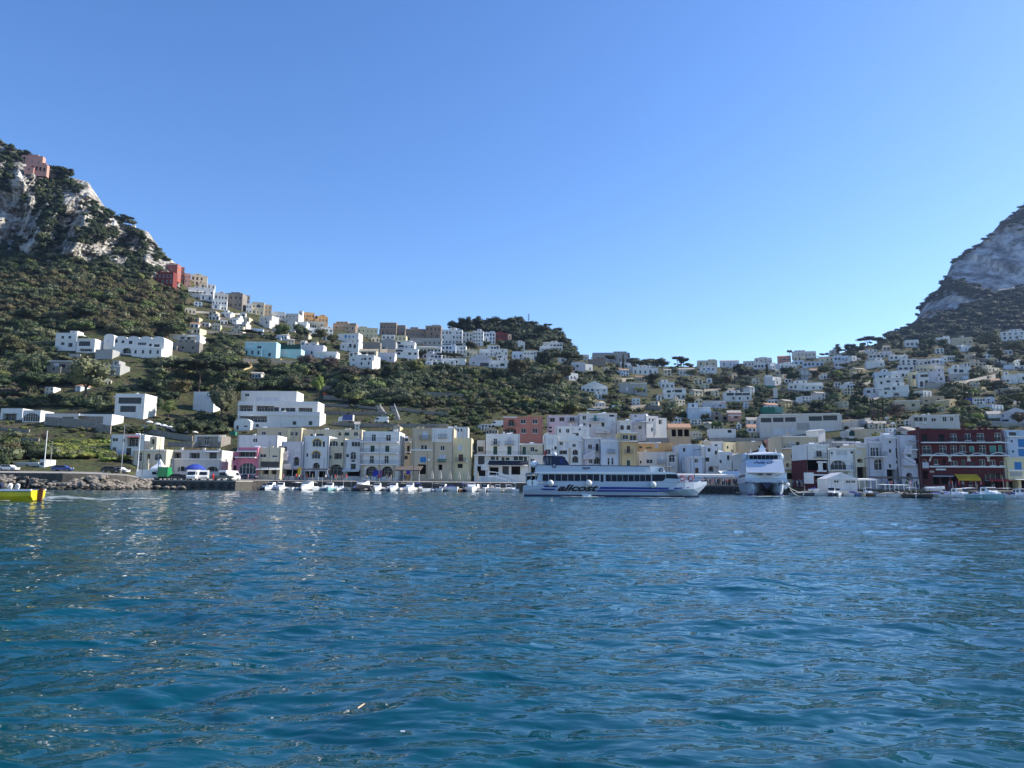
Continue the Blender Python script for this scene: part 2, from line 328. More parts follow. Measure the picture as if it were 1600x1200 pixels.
# water ---------------------------------------------------------------
def water_mat():
    m = bpy.data.materials.new('sea_water'); m.use_nodes = True; nt = m.node_tree; b = nt.nodes['Principled BSDF']; L = nt.links.new
    b.inputs['Base Color'].default_value = (.0, .045, .075, 1); b.inputs['Roughness'].default_value = .025; b.inputs['IOR'].default_value = 1.36
    g = nt.nodes.new('ShaderNodeNewGeometry'); prev = None
    for sc, st, dist, det in ((1.3, (1, 1.8, 1), .030, 2), (3.8, (1, 1.7, 1), .0048, 2), (.22, (1, 1.3, 1), .04, 2)):
        mp = nt.nodes.new('ShaderNodeMapping'); mp.inputs['Scale'].default_value = st; mp.inputs['Rotation'].default_value = (0, 0, .25); L(g.outputs['Position'], mp.inputs[0])
        n = nt.nodes.new('ShaderNodeTexNoise'); n.inputs['Scale'].default_value = sc; n.inputs['Detail'].default_value = det; n.inputs['Distortion'].default_value = .4; L(mp.outputs[0], n.inputs['Vector'])
        bp = nt.nodes.new('ShaderNodeBump'); bp.inputs['Distance'].default_value = dist*3; bp.inputs['Strength'].default_value = 1; L(n.outputs['Fac'], bp.inputs['Height'])
        if prev: L(prev.outputs[0], bp.inputs['Normal'])
        prev = bp
    L(prev.outputs[0], b.inputs['Normal'])
    n5 = nt.nodes.new('ShaderNodeTexNoise'); n5.inputs['Scale'].default_value = .05; n5.inputs['Detail'].default_value = 4; L(g.outputs['Position'], n5.inputs['Vector'])
    r = nt.nodes.new('ShaderNodeValToRGB'); r.color_ramp.elements[0].position = .35; r.color_ramp.elements[1].position = .68
    r.color_ramp.elements[0].color = (.0, .043, .064, 1); r.color_ramp.elements[1].color = (.003, .074, .104, 1); L(n5.outputs['Fac'], r.inputs[0]); L(r.outputs[0], b.inputs['Base Color'])
    return m
NR, NC = 640, 420
yy = np.concatenate([3.2*(190/3.2)**np.linspace(0, 1, NR)]); ang = np.linspace(-.78, .78, NC)
Yw = np.repeat(yy[:, None], NC, 1); Xw = Yw*ang[None]*1.0; Zw = np.zeros_like(Xw); sp = Yw*1.56/NC; spy = Yw*(math.log(190/3.2)/NR)
rs = np.random.RandomState(3)
patch = .55+.9*fbm(Xw/9+20, Yw/16+4, 3, 91)
for i in range(110):
    lam = .16*(4.6/.16)**(i/109); th = R(100)+rs.normal()*.62; kx = math.cos(th); ky = math.sin(th); k = 2*math.pi/lam
    amp = .0027*lam**.84; w = np.clip((lam/(2.2*np.maximum(sp*abs(kx), spy*abs(ky))+1e-6)-1), 0, 1)
    ph = k*(kx*Xw+ky*Yw)+rs.rand()*6.28+1.5*np.sin(Xw*.13*rs.rand()+Yw*.11*rs.rand())
    Zw += amp*w*patch*np.sin(ph+.35*np.sin(ph))
Pw = np.stack([Xw, Yw, Zw], -1)
wm = water_mat()
near = gridmesh('water', Pw, wm)
# one sheet: extend the same object outwards with a coarse skirt
V = []; 
def skirt():
    me = near.data; import bmesh
    bm = bmesh.new(); bm.from_mesh(me); bm.verts.ensure_lookup_table()
    L0 = [bm.verts[i*NC] for i in range(NR)]; R0 = [bm.verts[i*NC+NC-1] for i in range(NR)]; B0 = [bm.verts[j] for j in range(NC)]; T0 = [bm.verts[(NR-1)*NC+j] for j in range(NC)]
    for row, fn in ((L0, lambda c: (-3000+c.y*-3, c.y*1.0, 0)), (R0, lambda c: (3000+c.y*3, c.y, 0)), (T0, lambda c: (c.x*20, 3000, 0)), (B0, lambda c: (c.x*200, -300, 0))):
        nw = [bm.verts.new(fn(v.co)) for v in row]
        for i in range(len(row)-1):
            f = bm.faces.new((row[i], row[i+1], nw[i+1], nw[i]))
            f.smooth = True
    bmesh.ops.recalc_face_normals(bm, faces=bm.faces[:])
    bm.normal_update()
    if bm.faces[0].normal.z < 0: bmesh.ops.reverse_faces(bm, faces=bm.faces[:])
    bm.to_mesh(me); bm.free()
skirt(); struct(near)
# ================================================================ BUILDINGS
WCACHE = {}
def win_meshes(k, w, h):
    w = max(.3, round(w*5)/5); h = max(.4, round(h*5)/5); key = (k, w, h)
    if key in WCACHE: return WCACHE[key]
    t = .05 if w < 1 else .065; f = MB(); p = MB()
    if k in ('w', 'a', 'W'):
        f.box(-w/2, w/2, -.04, .05, 0, t).box(-w/2, w/2, -.04, .05, h-t, h).box(-w/2, -w/2+t, -.039, .05, t, h-t).box(w/2-t, w/2, -.039, .05, t, h-t)
        n = 1 if w < .95 else max(2, int(round(w/.9)))
        for i in range(1, n): x = -w/2+w*i/n; f.box(x-t/2, x+t/2, -.038, .05, t, h-t)
        if h > 1.7: f.box(-w/2+t, w/2-t, -.034, .046, h*.62, h*.62+t*.8)
        f.box(-w/2-.12, w/2+.12, -.3, .04, -.12, -.001)
        p.box(-w/2+.01, w/2-.01, .055, .075, .01, h-.01); fm, pm = FRAME, GLASS
    elif k == 'o':
        f.box(-w/2, w/2, -.02, .03, 0, t).box(-w/2, w/2, -.02, .03, h-t, h).box(-w/2, -w/2+t, -.019, .03, t, h-t).box(w/2-t, w/2, -.019, .03, t, h-t)
        p.box(-w/2+.01, w/2-.01, .035, .05, .01, h-.01); fm, pm = IRON, GLASS
    else:                                                # closed shutters: frame and two louvred leaves
        f.box(-w/2, w/2, -.04, .05, h-t, h).box(-w/2, -w/2+t, -.039, .05, 0, h-t).box(w/2-t, w/2, -.039, .05, 0, h-t); c = t
        nl = max(4, min(14, int(h/.18)))
        for s in (-1, 1):
            for j in range(nl):
                z = (h-t)*j/nl; x0, x1 = (-w/2+t, -.02) if s < 0 else (.02, w/2-t)
                p.box(x0, x1, -.02 if j % 2 else .01, .04, z, z+(h-t)/nl)
        fm, pm = FRAME, SHUT[k]
    WCACHE[key] = (f.mesh('window', fm), p.mesh('pane', pm), k); return WCACHE[key]
AWN = {'yellow': mat('awning_yellow', (.55, .36, .03)), 'white': mat('awning_white', (.7, .69, .66)), 'black': mat('awning_navy', (.02, .025, .045)), 'red': mat('awning_red', (.32, .03, .04)),
       'brown': mat('awning_brown', (.12, .10, .085)), 'green': mat('awning_green', (.02, .07, .06)), 'blue': mat('awning_blue', (.03, .05, .3)), 'tan': mat('awning_tan', (.36, .27, .19)), 'greyblue': mat('awning_greyblue', (.28, .32, .36))}
LOGG = mat('loggia_painted_shade', (.07, .068, .07), .9, .1)  # back wall coloured near-black: the loggia's shade is painted into it
LBL = []; RECTS = []; NB = [0]
def sig(x): return float(x)
def B(u0, u1, vt, vb, col, label, spec='', Y=None, dep=9, yaw=0, roof='flat', tops=0, cat='house', side=0, name=None, found=2.5):
    """a building whose front spans photo columns u0..u1 and rows vt..vb"""
    uc = (u0+u1)/2
    if Y is None: Y = ground(uc, vb).y
    if yaw == 0 and uc > 850 and Y > 225: yaw = -(uc-850)/F*57.3*.7
    P0 = at(u0, vb, Y); q = at(u1, vb, Y); yw = R(yaw)
    dx, dy = math.cos(yw), math.sin(yw)
    d = rayn(u1, vb)                                           # right end: on the ray through u1, in the facade plane
    a1 = d[0]/d[1]; s = (a1*P0.y-P0.x)/(dx-a1*dy); Wd = float(s)
    def loc(u, v):
        d = rayn(u, v); a = d[0]/d[1]; s = (a*P0.y-P0.x)/(dx-a*dy); yv = P0.y+dy*s; return s, CH+d[2]/d[1]*yv-P0.z
    H = loc(uc, vt)[1]; mpp = Y/F
    root = thing(name or ('house' if cat == 'house' else cat.replace(' ', '_')), label, cat, (P0.x, P0.y, P0.z), yw)
    RECTS.append((u0, u1+max(0, (800-uc)/Y*dep*F/Y if True else 0)*.9, vt, vb, Y)); NB[0] += 1
    ops = []; extra = []
    rnd = random.Random(int(u0*31+vt*7))
    toks = [t.strip().split() for t in spec.split(';') if t.strip()]
    for t in toks:
        k = t[0]
        if k == 'G':                                      # G kind cols rows w h  (photo pixels) : even grid
            kk, nc, nr, w, h = t[1], int(t[2]), int(t[3]), float(t[4])*mpp*1.15, float(t[5])*mpp*1.2
            for r in range(nr):
                for c in range(nc):
                    if rnd.random() < .1 and nc*nr > 3: continue
                    x = Wd*(c+.5)/nc+rnd.uniform(-.08, .08)*Wd/nc; z = H*(r+.42)/nr*(.95 if nr > 1 else 1)
                    hh = h*(1.25 if rnd.random() < .25 else 1); ops.append([kk, x, z-h/2, w*rnd.uniform(.85, 1.1), hh])
        elif k[0] in 'wpgbdnlaAxykot':
            u, v, w, h = map(float, t[1:5]); x, zc = loc(u, v); ops.append([k, x, zc-h*mpp*.54, w*mpp*(1.12 if k[0] in 'wao' else 1), h*mpp*1.08])
        else: extra.append(t)
    if Y < 213 and vb >= 738 and cat in ('house', 'restaurant'):
        n_ = max(1, int(Wd/3.1))
        for i in range(n_): ops.append(['k', Wd*(i+.5)/n_, .05, 2.3, 2.7])  # extra dark openings added to darken the ground floor
    # clean the openings
    good = []
    for o in ops:
        k, x, z, w, h = o; w = max(w, .45); h = max(h, .5); x0, x1 = max(x-w/2, .12), min(x+w/2, Wd-.12); z0, z1 = max(z, .02), min(z+h, H-.25)
        if x1-x0 < .3 or z1-z0 < .35: continue
        if any(not (x1 < g[1]-.02 or x0 > g[2]+.02 or z1 < g[3]-.02 or z0 > g[4]+.02) for g in good): continue
        good.append([k, x0, x1, z0, z1])
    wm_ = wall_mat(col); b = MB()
    xs = sorted({0, Wd}|{round(g[i], 3) for g in good for i in (1, 2)}); zs = sorted({-found, H}|{round(g[i], 3) for g in good for i in (3, 4)})
    for j in range(len(zs)-1):
        run = None
        for i in range(len(xs)):
            hole = True
            if i < len(xs)-1:
                cx, cz = (xs[i]+xs[i+1])/2, (zs[j]+zs[j+1])/2; hole = any(g[1] < cx < g[2] and g[3] < cz < g[4] for g in good)
            if not hole and run is None: run = xs[i]
            if hole and run is not None:
                b.add([(run, 0, zs[j]), (xs[i], 0, zs[j]), (xs[i], 0, zs[j+1]), (run, 0, zs[j+1])], [(0, 1, 2, 3)]); run = None
    for g in good:
        k, x0, x1, z0, z1 = g; kk = k[0]; arch = kk in 'aAxy'; rd = {'l': 1.7, 'A': 1.5, 'k': 2.2, 'd': .35}.get(kk, .22)
        b.add([(x0, 0, z0), (x1, 0, z0), (x1, 0, z1), (x0, 0, z1), (x0, rd, z0), (x1, rd, z0), (x1, rd, z1), (x0, rd, z1)], [(0, 4, 5, 1), (1, 5, 6, 2), (2, 6, 7, 3), (3, 7, 4, 0)])
        if arch:
            r = (x1-x0)/2; rz = min(r, (z1-z0)*.6); cx = (x0+x1)/2; zc = z1-rz; n = 6
            for s in (-1, 1):
                pts = [(cx+s*r*math.cos(t*math.pi/2/n), zc+rz*math.sin(t*math.pi/2/n)) for t in range(n+1)]
                corner = (cx+s*r, z1)
                for (xa, za), (xb, zb) in zip(pts, pts[1:]):
                    b.add([(xa, 0, za), (xb, 0, zb), (corner[0], 0, corner[1]), (xa, .2, za), (xb, .2, zb)], [(0, 1, 2) if s < 0 else (0, 2, 1), (0, 1, 4, 3)])
            if kk in 'xy':
                m = MB(); ro = r+.22; N = 10
                ring = [[(cx+rr*math.cos(math.pi*t/N), yv, zc+(rz if rr == r else rz+.22)*math.sin(math.pi*t/N)) for t in range(N+1)] for rr, yv in ((r, -.002), (r, -.12), (ro, -.12), (ro, -.002))]
                for A_, B_ in zip(ring, ring[1:]):
                    o = len(m.v); m.add(A_+B_, [(i, i+1, N+2+i, N+1+i) for i in range(N)])
                m.build('arch_trim', mat('arch_yellow_trim', (.62, .42, .08)) if kk == 'y' else FRAME, root)
    x = Wd; D = dep; T = .25
    b.add([(0, 0, -found), (x, 0, -found), (x, D, -found), (0, D, -found), (0, 0, H), (x, 0, H), (x, D, H), (0, D, H), (T, T, H), (x-T, T, H), (x-T, D-T, H), (T, D-T, H),
           (T, T, H-.6), (x-T, T, H-.6), (x-T, D-T, H-.6), (T, D-T, H-.6)],
          [(1, 2, 6, 5), (2, 3, 7, 6), (3, 0, 4, 7), (4, 5, 9, 8), (5, 6, 10, 9), (6, 7, 11, 10), (7, 4, 8, 11), (8, 9, 13, 12), (9, 10, 14, 13), (10, 11, 15, 14), (11, 8, 12, 15)])
    wall = b.build('wall', [wm_], root)
    rb = MB()
    if roof == 'flat': rb.box(T+.005, x-T-.005, T+.005, D-T-.005, H-.75, H-.55); rb.build('roof', ROOF, root)
    elif roof == 'vault':
        n = max(1, int(round(x/6)))
        for i in range(n):
            xa, xb = x*i/n+.05, x*(i+1)/n-.05; rr = [(xa+(xb-xa)*(1-math.cos(math.pi*t/8))/2, H-.3+min(1.6, (xb-xa)*.28)*math.sin(math.pi*t/8)) for t in range(9)]
            rb.prism(rr[::-1], .02, D-.02)
        rb.build('roof', wm_, root)
    elif roof in ('gable', 'tile'):
        rb.add([(-.3, -.3, H), (x+.3, -.3, H), (x+.3, D+.3, H), (-.3, D+.3, H), (-.3, D/2, H+D*.2), (x+.3, D/2, H+D*.2)], [(0, 1, 5, 4), (2, 3, 4, 5), (0, 4, 3), (1, 2, 5), (0, 3, 2, 1)])
        rb.build('roof', TILE if roof == 'tile' else ROOF, root)
    elif roof == 'front':                                     # gable facing the viewer
        rb.add([(-.2, -.2, H), (x+.2, -.2, H), (x/2, -.2, H+x*.22), (-.2, D, H), (x+.2, D, H), (x/2, D, H+x*.22)], [(0, 1, 2), (3, 5, 4), (0, 2, 5, 3), (1, 4, 5, 2), (0, 3, 4, 1)])
        rb.build('roof', wm_, root)
    dk = MB(); near_ = Y < 300
    for g in good:
        k, x0, x1, z0, z1 = g; kk = k[0]; w = x1-x0; h = z1-z0; cx = (x0+x1)/2
        if kk in 'wpgbnatWo':
            fm, pm, _ = win_meshes({'x': 'a', 'y': 'a'}.get(kk, kk), w, h); sx = w/max(.3, round(w*5)/5); sz = h/max(.4, round(h*5)/5)
            f = link('window' if kk in 'waWo' else 'shuttered_window', fm, root, (cx, .12, z0)); f.scale = (sx, 1, sz)
            p = link('pane' if kk in 'waWo' else 'shutter', pm, f)
        elif kk in 'xy':
            fm, pm, _ = win_meshes('a', w, h); f = link('window', fm, root, (cx, .12, z0)); f.scale = (w/max(.3, round(w*5)/5), 1, h/max(.4, round(h*5)/5)); link('pane', pm, f)
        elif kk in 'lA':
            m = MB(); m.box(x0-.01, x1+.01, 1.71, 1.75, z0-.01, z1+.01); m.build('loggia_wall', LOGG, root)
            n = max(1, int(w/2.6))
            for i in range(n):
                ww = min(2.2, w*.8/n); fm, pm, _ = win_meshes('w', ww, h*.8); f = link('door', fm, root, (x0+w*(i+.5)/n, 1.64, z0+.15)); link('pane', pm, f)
        elif kk == 'k': MB().box(x0-.01, x1+.01, 2.2, 2.25, z0-.01, z1+.01).build('dark_shop_back', DARK, root)  # near-black panel paints the unlit depth of the opening
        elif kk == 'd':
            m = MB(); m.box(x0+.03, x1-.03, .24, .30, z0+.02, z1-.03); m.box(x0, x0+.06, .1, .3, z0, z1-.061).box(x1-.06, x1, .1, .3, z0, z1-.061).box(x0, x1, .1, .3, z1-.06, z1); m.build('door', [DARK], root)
        if 'B' in k:
            m = MB(); bw = w/2+.75; m.box(cx-bw, cx+bw, -1.0, -.003, z0-.22, z0-.06); bal = m.build('balcony', CONC, root); m = MB()
            for i in range(int(2*bw/.22)+1): xx = cx-bw+.05+i*(2*bw-.1)/max(1, int(2*bw/.22)); m.box(xx-.02, xx+.02, -.96, -.92, z0-.05, z0+.9)
            m.box(cx-bw, cx+bw, -.97, -.91, z0+.9, z0+.95).box(cx-bw, cx-bw+.05, -.9, -.01, z0+.9, z0+.95).box(cx+bw-.05, cx+bw, -.9, -.01, z0+.9, z0+.95); m.build('railing', IRON, bal)
    for t in extra:
        k = t[0]
        if k == 'W':                                          # W colour u v w h : awning
            u, v, w, h = map(float, t[2:6]); xx, zz = loc(u, v); w *= mpp; h *= mpp; o = 1.9; m = MB()
            z1, z0 = zz+h/2, zz-h/2; zm = z0+h*.3
            m.add([(xx-w/2, -.01, z1), (xx+w/2, -.01, z1), (xx+w/2, -o, zm), (xx-w/2, -o, zm), (xx-w/2, -.01, z1-.06), (xx+w/2, -.01, z1-.06), (xx+w/2, -o, zm-.06), (xx-w/2, -o, zm-.06), (xx+w/2, -o, z0), (xx-w/2, -o, z0), (xx+w/2, -o+.05, z0), (xx-w/2, -o+.05, z0)],
                  [(0, 3, 2, 1), (4, 5, 6, 7), (0, 4, 7, 3), (1, 2, 6, 5), (3, 9, 8, 2), (7, 6, 10, 11), (8, 9, 11, 10)]); m.build('awning', AWN[t[1]], root)
        elif k == 'M':                                        # M u0 u1 v : moulding / white ledge
            u, u2, v = map(float, t[1:4]); xa, zz = loc(u, v); xb, _ = loc(u2, v); m = MB(); m.box(xa, xb, -.28, -.003, zz-.18, zz+.18); m.build('ledge', FRAME, root)
        elif k == 'R':                                        # R u0 u1 v : long balcony with railing
            u, u2, v = map(float, t[1:4]); xa, zz = loc(u, v); xb, _ = loc(u2, v); m = MB(); m.box(xa, xb, -1.4, -.003, zz-.25, zz); bal = m.build('balcony', FRAME, root); m = MB()
            n = max(2, int((xb-xa)/.3))
            for i in range(n+1): xx = xa+.04+(xb-xa-.08)*i/n; m.box(xx-.02, xx+.02, -1.36, -1.32, zz, zz+.95)
            m.box(xa, xb, -1.37, -1.31, zz+.95, zz+1.0); m.build('railing', IRON, bal)
        elif k == 'H':                                        # H u v r : open arch trim, half circle
            u, v, w = map(float, t[1:4]); xx, zz = loc(u, v); r = w*mpp/2; m = MB(); N = 12
            for t1 in range(N):
                a0_, a1_ = math.pi*t1/N, math.pi*(t1+1)/N
                q = [(xx+rr*math.cos(a), yv, zz+rr*.85*math.sin(a)) for rr, yv in ((r, -.16), (r+.3, -.16), (r+.3, -.002), (r, -.002)) for a in (a0_, a1_)]
                m.add(q, [(0, 2, 3, 1), (2, 4, 5, 3), (0, 1, 7, 6)])
            m.build('arch_trim', FRAME, root)
        elif k == 'P':                                        # P colour u v w h : painted panel / plaque standing proud
            u, v, w, h = map(float, t[2:6]); xx, zz = loc(u, v); w *= mpp; h *= mpp; m = MB(); m.box(xx-w/2, xx+w/2, -.12, -.003, zz-h/2, zz+h/2); m.build('panel', wall_mat(t[1]) if t[1] in WALL else AWN[t[1]], root)
        elif k == 'S':                                        # S u0 v0 u1 v1 : outside stair with parapet
            ua, va, ub, vb_ = map(float, t[1:5]); xa, za = loc(ua, va); xb, zb = loc(ub, vb_); n = max(3, int(abs(zb-za)/.35)); m = MB(); zl = min(za, zb)-.3
            for i in range(n):
                x_0, x_1 = xa+(xb-xa)*i/n, xa+(xb-xa)*(i+1)/n; z_ = za+(zb-za)*(i+.5)/n; m.box(min(x_0, x_1), max(x_0, x_1)-.004, -1.3, -.003, zl, z_)
            st = m.build('staircase', wm_, root); m = MB()
            hh = .85; m.add([(xa, -1.45, za), (xb, -1.45, zb), (xb, -1.45, zb+hh), (xa, -1.45, za+hh), (xa, -1.303, za), (xb, -1.303, zb), (xb, -1.303, zb+hh), (xa, -1.303, za+hh)], [(0, 1, 2, 3), (4, 7, 6, 5), (3, 2, 6, 7), (0, 4, 5, 1), (1, 5, 6, 2), (0, 3, 7, 4)]); m.build('parapet', wm_, st)
    if side:
        for r in range(side):
            for c in (.3, .7):
                f = link('window', win_meshes('w', 1.0, 1.5)[0], root, (x+.03, D*c, H*(r+.45)/side-.6), math.pi/2); f.rotation_euler[2] = R(90); link('pane', win_meshes('w', 1.0, 1.5)[1], f).location = (0, -.06, 0)
    if Y > 300 and Wd > 7 and rnd.random() < .6 and 'barrack' not in label:
        aw = Wd*rnd.uniform(.35, .6); ax = rnd.choice([0.0, Wd-aw]); ah = H*rnd.uniform(.38, .55); m = MB(); m.box(ax+.02, ax+aw-.02, -2.2, -.004, -found, ah); an = m.build('annex', wm_, root)
        for q in range(max(1, int(aw/3.5))): xx = ax+aw*(q+.5)/max(1, int(aw/3.5)); MB().box(xx-.55, xx+.55, -2.24, -2.205, ah*.25, ah*.78).build('window', GLASS, an)
        MB().box(ax-.1, ax+aw+.1, -2.3, -2.205, ah-.12, ah+.5).build('parapet', wm_, an)
    if Y > 300 and Wd > 6 and rnd.random() < .45 and roof == 'flat':
        pw = Wd*rnd.uniform(.3, .55); px_ = rnd.uniform(.3, Wd-pw-.3); ph = rnd.uniform(1.2, 2.2); pb = MB().box(px_, px_+pw, 2.2, dep-1, H-.55, H+ph).build('roof_storey', wm_, root)
        for q in range(max(1, int(pw/3))): xx = px_+pw*(q+.5)/max(1, int(pw/3)); MB().box(xx-.45, xx+.45, 2.16, 2.195, H+ph*.15, H+ph*.75).build('window', GLASS, pb)
    if Y < 252 and Wd > 3 and cat in ('house', 'hotel', 'restaurant', 'villa'):
        for xx in ([.25, Wd-.3] if rnd.random() < .5 else [rnd.choice([.25, Wd-.3])]): MB().tube((xx, -.09, -.3), (xx, -.09, H-.3), .055, n=5).build('drainpipe', mat('drainpipe_grey', (.16, .15, .14), .7), root)
        if rnd.random() < .5:
            xx = rnd.uniform(.8, Wd-.8); zz = rnd.uniform(H*.3, H*.8)
            if not any(g[1]-.6 < xx < g[2]+.6 and g[3]-.6 < zz < g[4]+.6 for g in good): MB().box(xx-.4, xx+.4, -.4, -.004, zz-.28, zz+.28).build('air_conditioner', FRAME, root)
    LBL.append((u0, u1, vt, vb, label))
    for i in range(tops):
        r = rnd.random(); xx = rnd.uniform(.6, x-.6); yy_ = rnd.uniform(.8, D-1)
        if r < .5: m = MB(); hh = rnd.uniform(.2, .8); m.box(xx-.3, xx+.3, yy_-.3, yy_+.3, H-.56, H+hh).box(xx-.4, xx+.4, yy_-.4, yy_+.4, H+hh+.002, H+hh+.14); m.build('chimney', wm_, root)
        elif r < .75: m = MB(); m.tube((xx-.6, yy_, H+.1), (xx+.6, yy_, H+.1), .42, n=10); m.box(xx-.5, xx+.5, yy_-.3, yy_+.3, H-.56, H-.2); m.build('water_tank', WHITE, root)
        else:
            m = MB(); hh = rnd.uniform(1.5, 2.8); m.tube((xx, yy_, H-.56), (xx, yy_, H+hh), .035, n=5); m.tube((xx-.6, yy_, H+hh-.2), (xx+.6, yy_, H+hh-.2), .025, n=4)
            for q in range(4): m.tube((xx-.5+q*.33, yy_-.25, H+hh-.2), (xx-.5+q*.33, yy_+.25, H+hh-.2), .02, n=3)
            m.build('antenna', IRON, root)
    root['_h'] = H
    return root
# ---- the waterfront, left to right
Y1 = 200
B(0, 34, 638, 656, 'white', 'far left end of the long low white building, with a grey stone recess', 'l 15 651 22 9', dep=8)
B(34.5, 62, 641, 660, 'white', 'low white wing with one wide arched glass front, above the left terraces', 'a 50 652 24 12', dep=8)
B(69, 122, 646, 663, 'pale', 'low white wing with a plain wall and small recess, left of the stone-fronted one', 'p 78 653 5 7; w 106 655 16 8; d 115 655 3 8', dep=8)
B(122.5, 174, 647, 664, 'white', 'low white wing faced in grey stone with one white window', 'P stone 142 656 38 11; W greyblue 129 650 10 2', dep=8)
B(178, 224, 615, 652, 'white', 'white two-storey villa with big grey-blue glazed bays above the low white row', 'o 203 626 32 9; o 200 639 22 9; M 178 224 620', dep=10, tops=3)
B(22, 61, 722, 737, 'white', 'small flat white harbour building at the far left behind the boulders', 'd 42 731 4 9; M 22 61 723', Y=182, dep=7, cat='hut', name='harbour_hut')
B(60.5, 70, 718, 737, 'white', 'narrow white kiosk tower beside the tall mast', 'o 65 725 6 4', Y=180, dep=4, cat='kiosk')
B(171, 224, 679, 713, 'white', 'white two-storey house with red-edged roof terrace left of the cream houses', 'w 180 687 8 5; o 193.5 688 3.5 4.5; l 207 691 18 13; W red 210 683 20 2; k 178 706 6 13; p 189 708 12 9; o 201 706 7 11', Y=212, dep=12, tops=2)
B(206, 258, 702, 736, 'cream', 'cream house with a bell gable and small arched windows', 'w 218 714 7 13; A 232 713 5 8; a 247 714 10 10; S 222 735 236 722; M 206 258 703; A 229 732 14 8', Y=200, dep=10, tops=1, side=1)
B(233, 244, 683, 702, 'cream', 'small arched bell tower rising behind the cream house', 'A 239 690 5 8', Y=212, dep=4, roof='vault', cat='bell tower')
B(258.5, 345, 703, 737, 'pale', 'long pale two-storey building with three loggias and a garage arch', 'l 277 712 14 11; l 304 713 16 10; o 333 712 10 9; W greyblue 333 706 22 3; A 332 734 17 9; M 258 345 717; A 284 733 14 8', Y=204, dep=11, tops=4, side=1)
B(304, 345, 680, 698, 'stone', 'rough grey stone house with one white framed door', 'w 323 689 6 12; M 304 345 681; P white 343 685 4 10; P white 306 687 4 11', dep=8, tops=1)
B(371, 433, 680, 699, 'white', 'blank white house with one tiny double window, behind the pink house', 'o 397 688 2.5 5; o 400.5 688 2.5 5', Y=216, dep=9, tops=2)
B(365, 391, 659, 673, 'white', 'little white vaulted house with two small windows below the hotel', 'o 371 668 3 6; o 384 666 5 2', dep=9, roof='vault')
B(392, 413, 660, 670, 'white', 'small sunlit white annexe right of the vaulted house', 'o 402 665 4 4', dep=9, yaw=20)
B(370, 401, 699, 741, 'pink', 'bright pink house with a loggia and large blue arched doorway', 'l 385 709 29 10; a 387 732 24 16; R 369 401 714; M 370 401 705; d 366 716 2 5', Y=200, dep=10, tops=2)
B(362, 369.5, 706, 741, 'pink', 'narrow lower pink wing at the left of the pink house', 'd 366 716 3 6; d 367 734 4 12', Y=202, dep=8)
B(401.5, 437, 699, 741, 'cream', 'cream house right of the pink house with paired windows and white awning', 'w 411 712 9 5; w 429 713 7 3; o 422 725.5 26 8; k 415 738 10 8; k 428 738 8 8; W white 421 733 36 3', Y=201, dep=9, tops=3)
B(400, 470, 668, 699, 'beige', 'wide beige block behind the cream house, with a yellow fin', 'w 412 677 6 5; w 437 678 5 6; w 456 678 5 6; w 463 678 4 6; P yellow 452 678 4 16; P white 434 688 6 12', Y=230, dep=10, tops=3)
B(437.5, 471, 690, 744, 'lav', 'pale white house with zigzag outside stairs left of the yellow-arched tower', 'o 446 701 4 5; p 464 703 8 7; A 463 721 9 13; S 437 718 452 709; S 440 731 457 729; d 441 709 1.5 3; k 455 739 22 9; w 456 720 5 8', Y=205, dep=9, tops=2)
B(472, 512, 681, 746, 'white', 'tall white tower house with yellow trimmed arched windows', 'y 495.5 692 14 11; y 494 711 13 11; A 494 729 11 11; d 506 694 3 8; k 484 741 16 9; k 502 741 12 9; d 480 711 2 5', Y=206, dep=11, tops=4)
B(512.5, 537, 685, 744, 'cream', 'cream house with one fan window and wide dark ground arch, right of the yellow arches', 'a 521 693 13 8; d 534.5 694 4 5; g 516 714 4 5; l 528 713 12 9; A 525 735 22 17', Y=207, dep=10, tops=3)
B(537.5, 564, 687, 744, 'white', 'narrow white house with a four-light window, next to the balconied block', 'p 542 694 4 6; w 556 694 12 7; w 543 712 4 5; a 552 712 8 11; o 552 720 5 3; o 552 729 7 8; W white 550 735 26 4; k 552 740 20 8', Y=207, dep=10, tops=3)
B(470, 565, 671, 690, 'cream', 'long cream terrace house behind the yellow-arched tower', 'd 487 680 4 3; o 500 680 10 4; A 531 678 4 5; g 542 678 8 5; a 556 678 6 6', Y=232, dep=8, tops=5)
B(564.5, 622, 674, 745, 'white', 'four-storey white block with railed balconies over beige arcades', 'w 584 684 6 10; w 607 684 7 9; g 582 701 7 9; g 605 701 7 9; w 581 718 6 11; w 604 718 6 11; R 564 622 690; R 564 622 707; R 564 622 725; P beige 567 736 4 17; P beige 593 736 4 17; P beige 616 736 4 17; A 581 737 20 15; A 605 737 18 15', Y=204, dep=11, tops=5, side=4)
B(625, 642, 684, 742, 'cream', 'narrow recessed cream house with small balconies between two larger blocks', 'd 638 703 4 12; o 633 687 8 4; R 624 642 690; R 624 642 706; o 633 715 7 5', Y=222, dep=8, tops=2)
B(642, 676, 669, 741, 'beige', 'tall tan house with balconied shuttered door and blue shutters below', 'pB 664 680 9 11; w 660 699 4 7; w 665 699 4 7; b 661 718 10 8; M 641 676 703', Y=206, dep=10, tops=3)
B(676.5, 708, 669, 741, 'beige', 'tan house whose upper right is painted white, with a dark green shop awning', 'P white 691 680 31 21; gB 692 679 6 9; a 691.5 700 6 7; p 691 714 10 7; W green 691 720 13 5; k 688 730 6 8', Y=206, dep=10, tops=3)
B(706.5, 736, 684, 741, 'yellow', 'pale yellow house with its sunlit right side and a blue balcony', 'p 719 699 7 8; nB 720 715 8 10; d 719 728 8 6', Y=207, dep=11, tops=1, side=2)
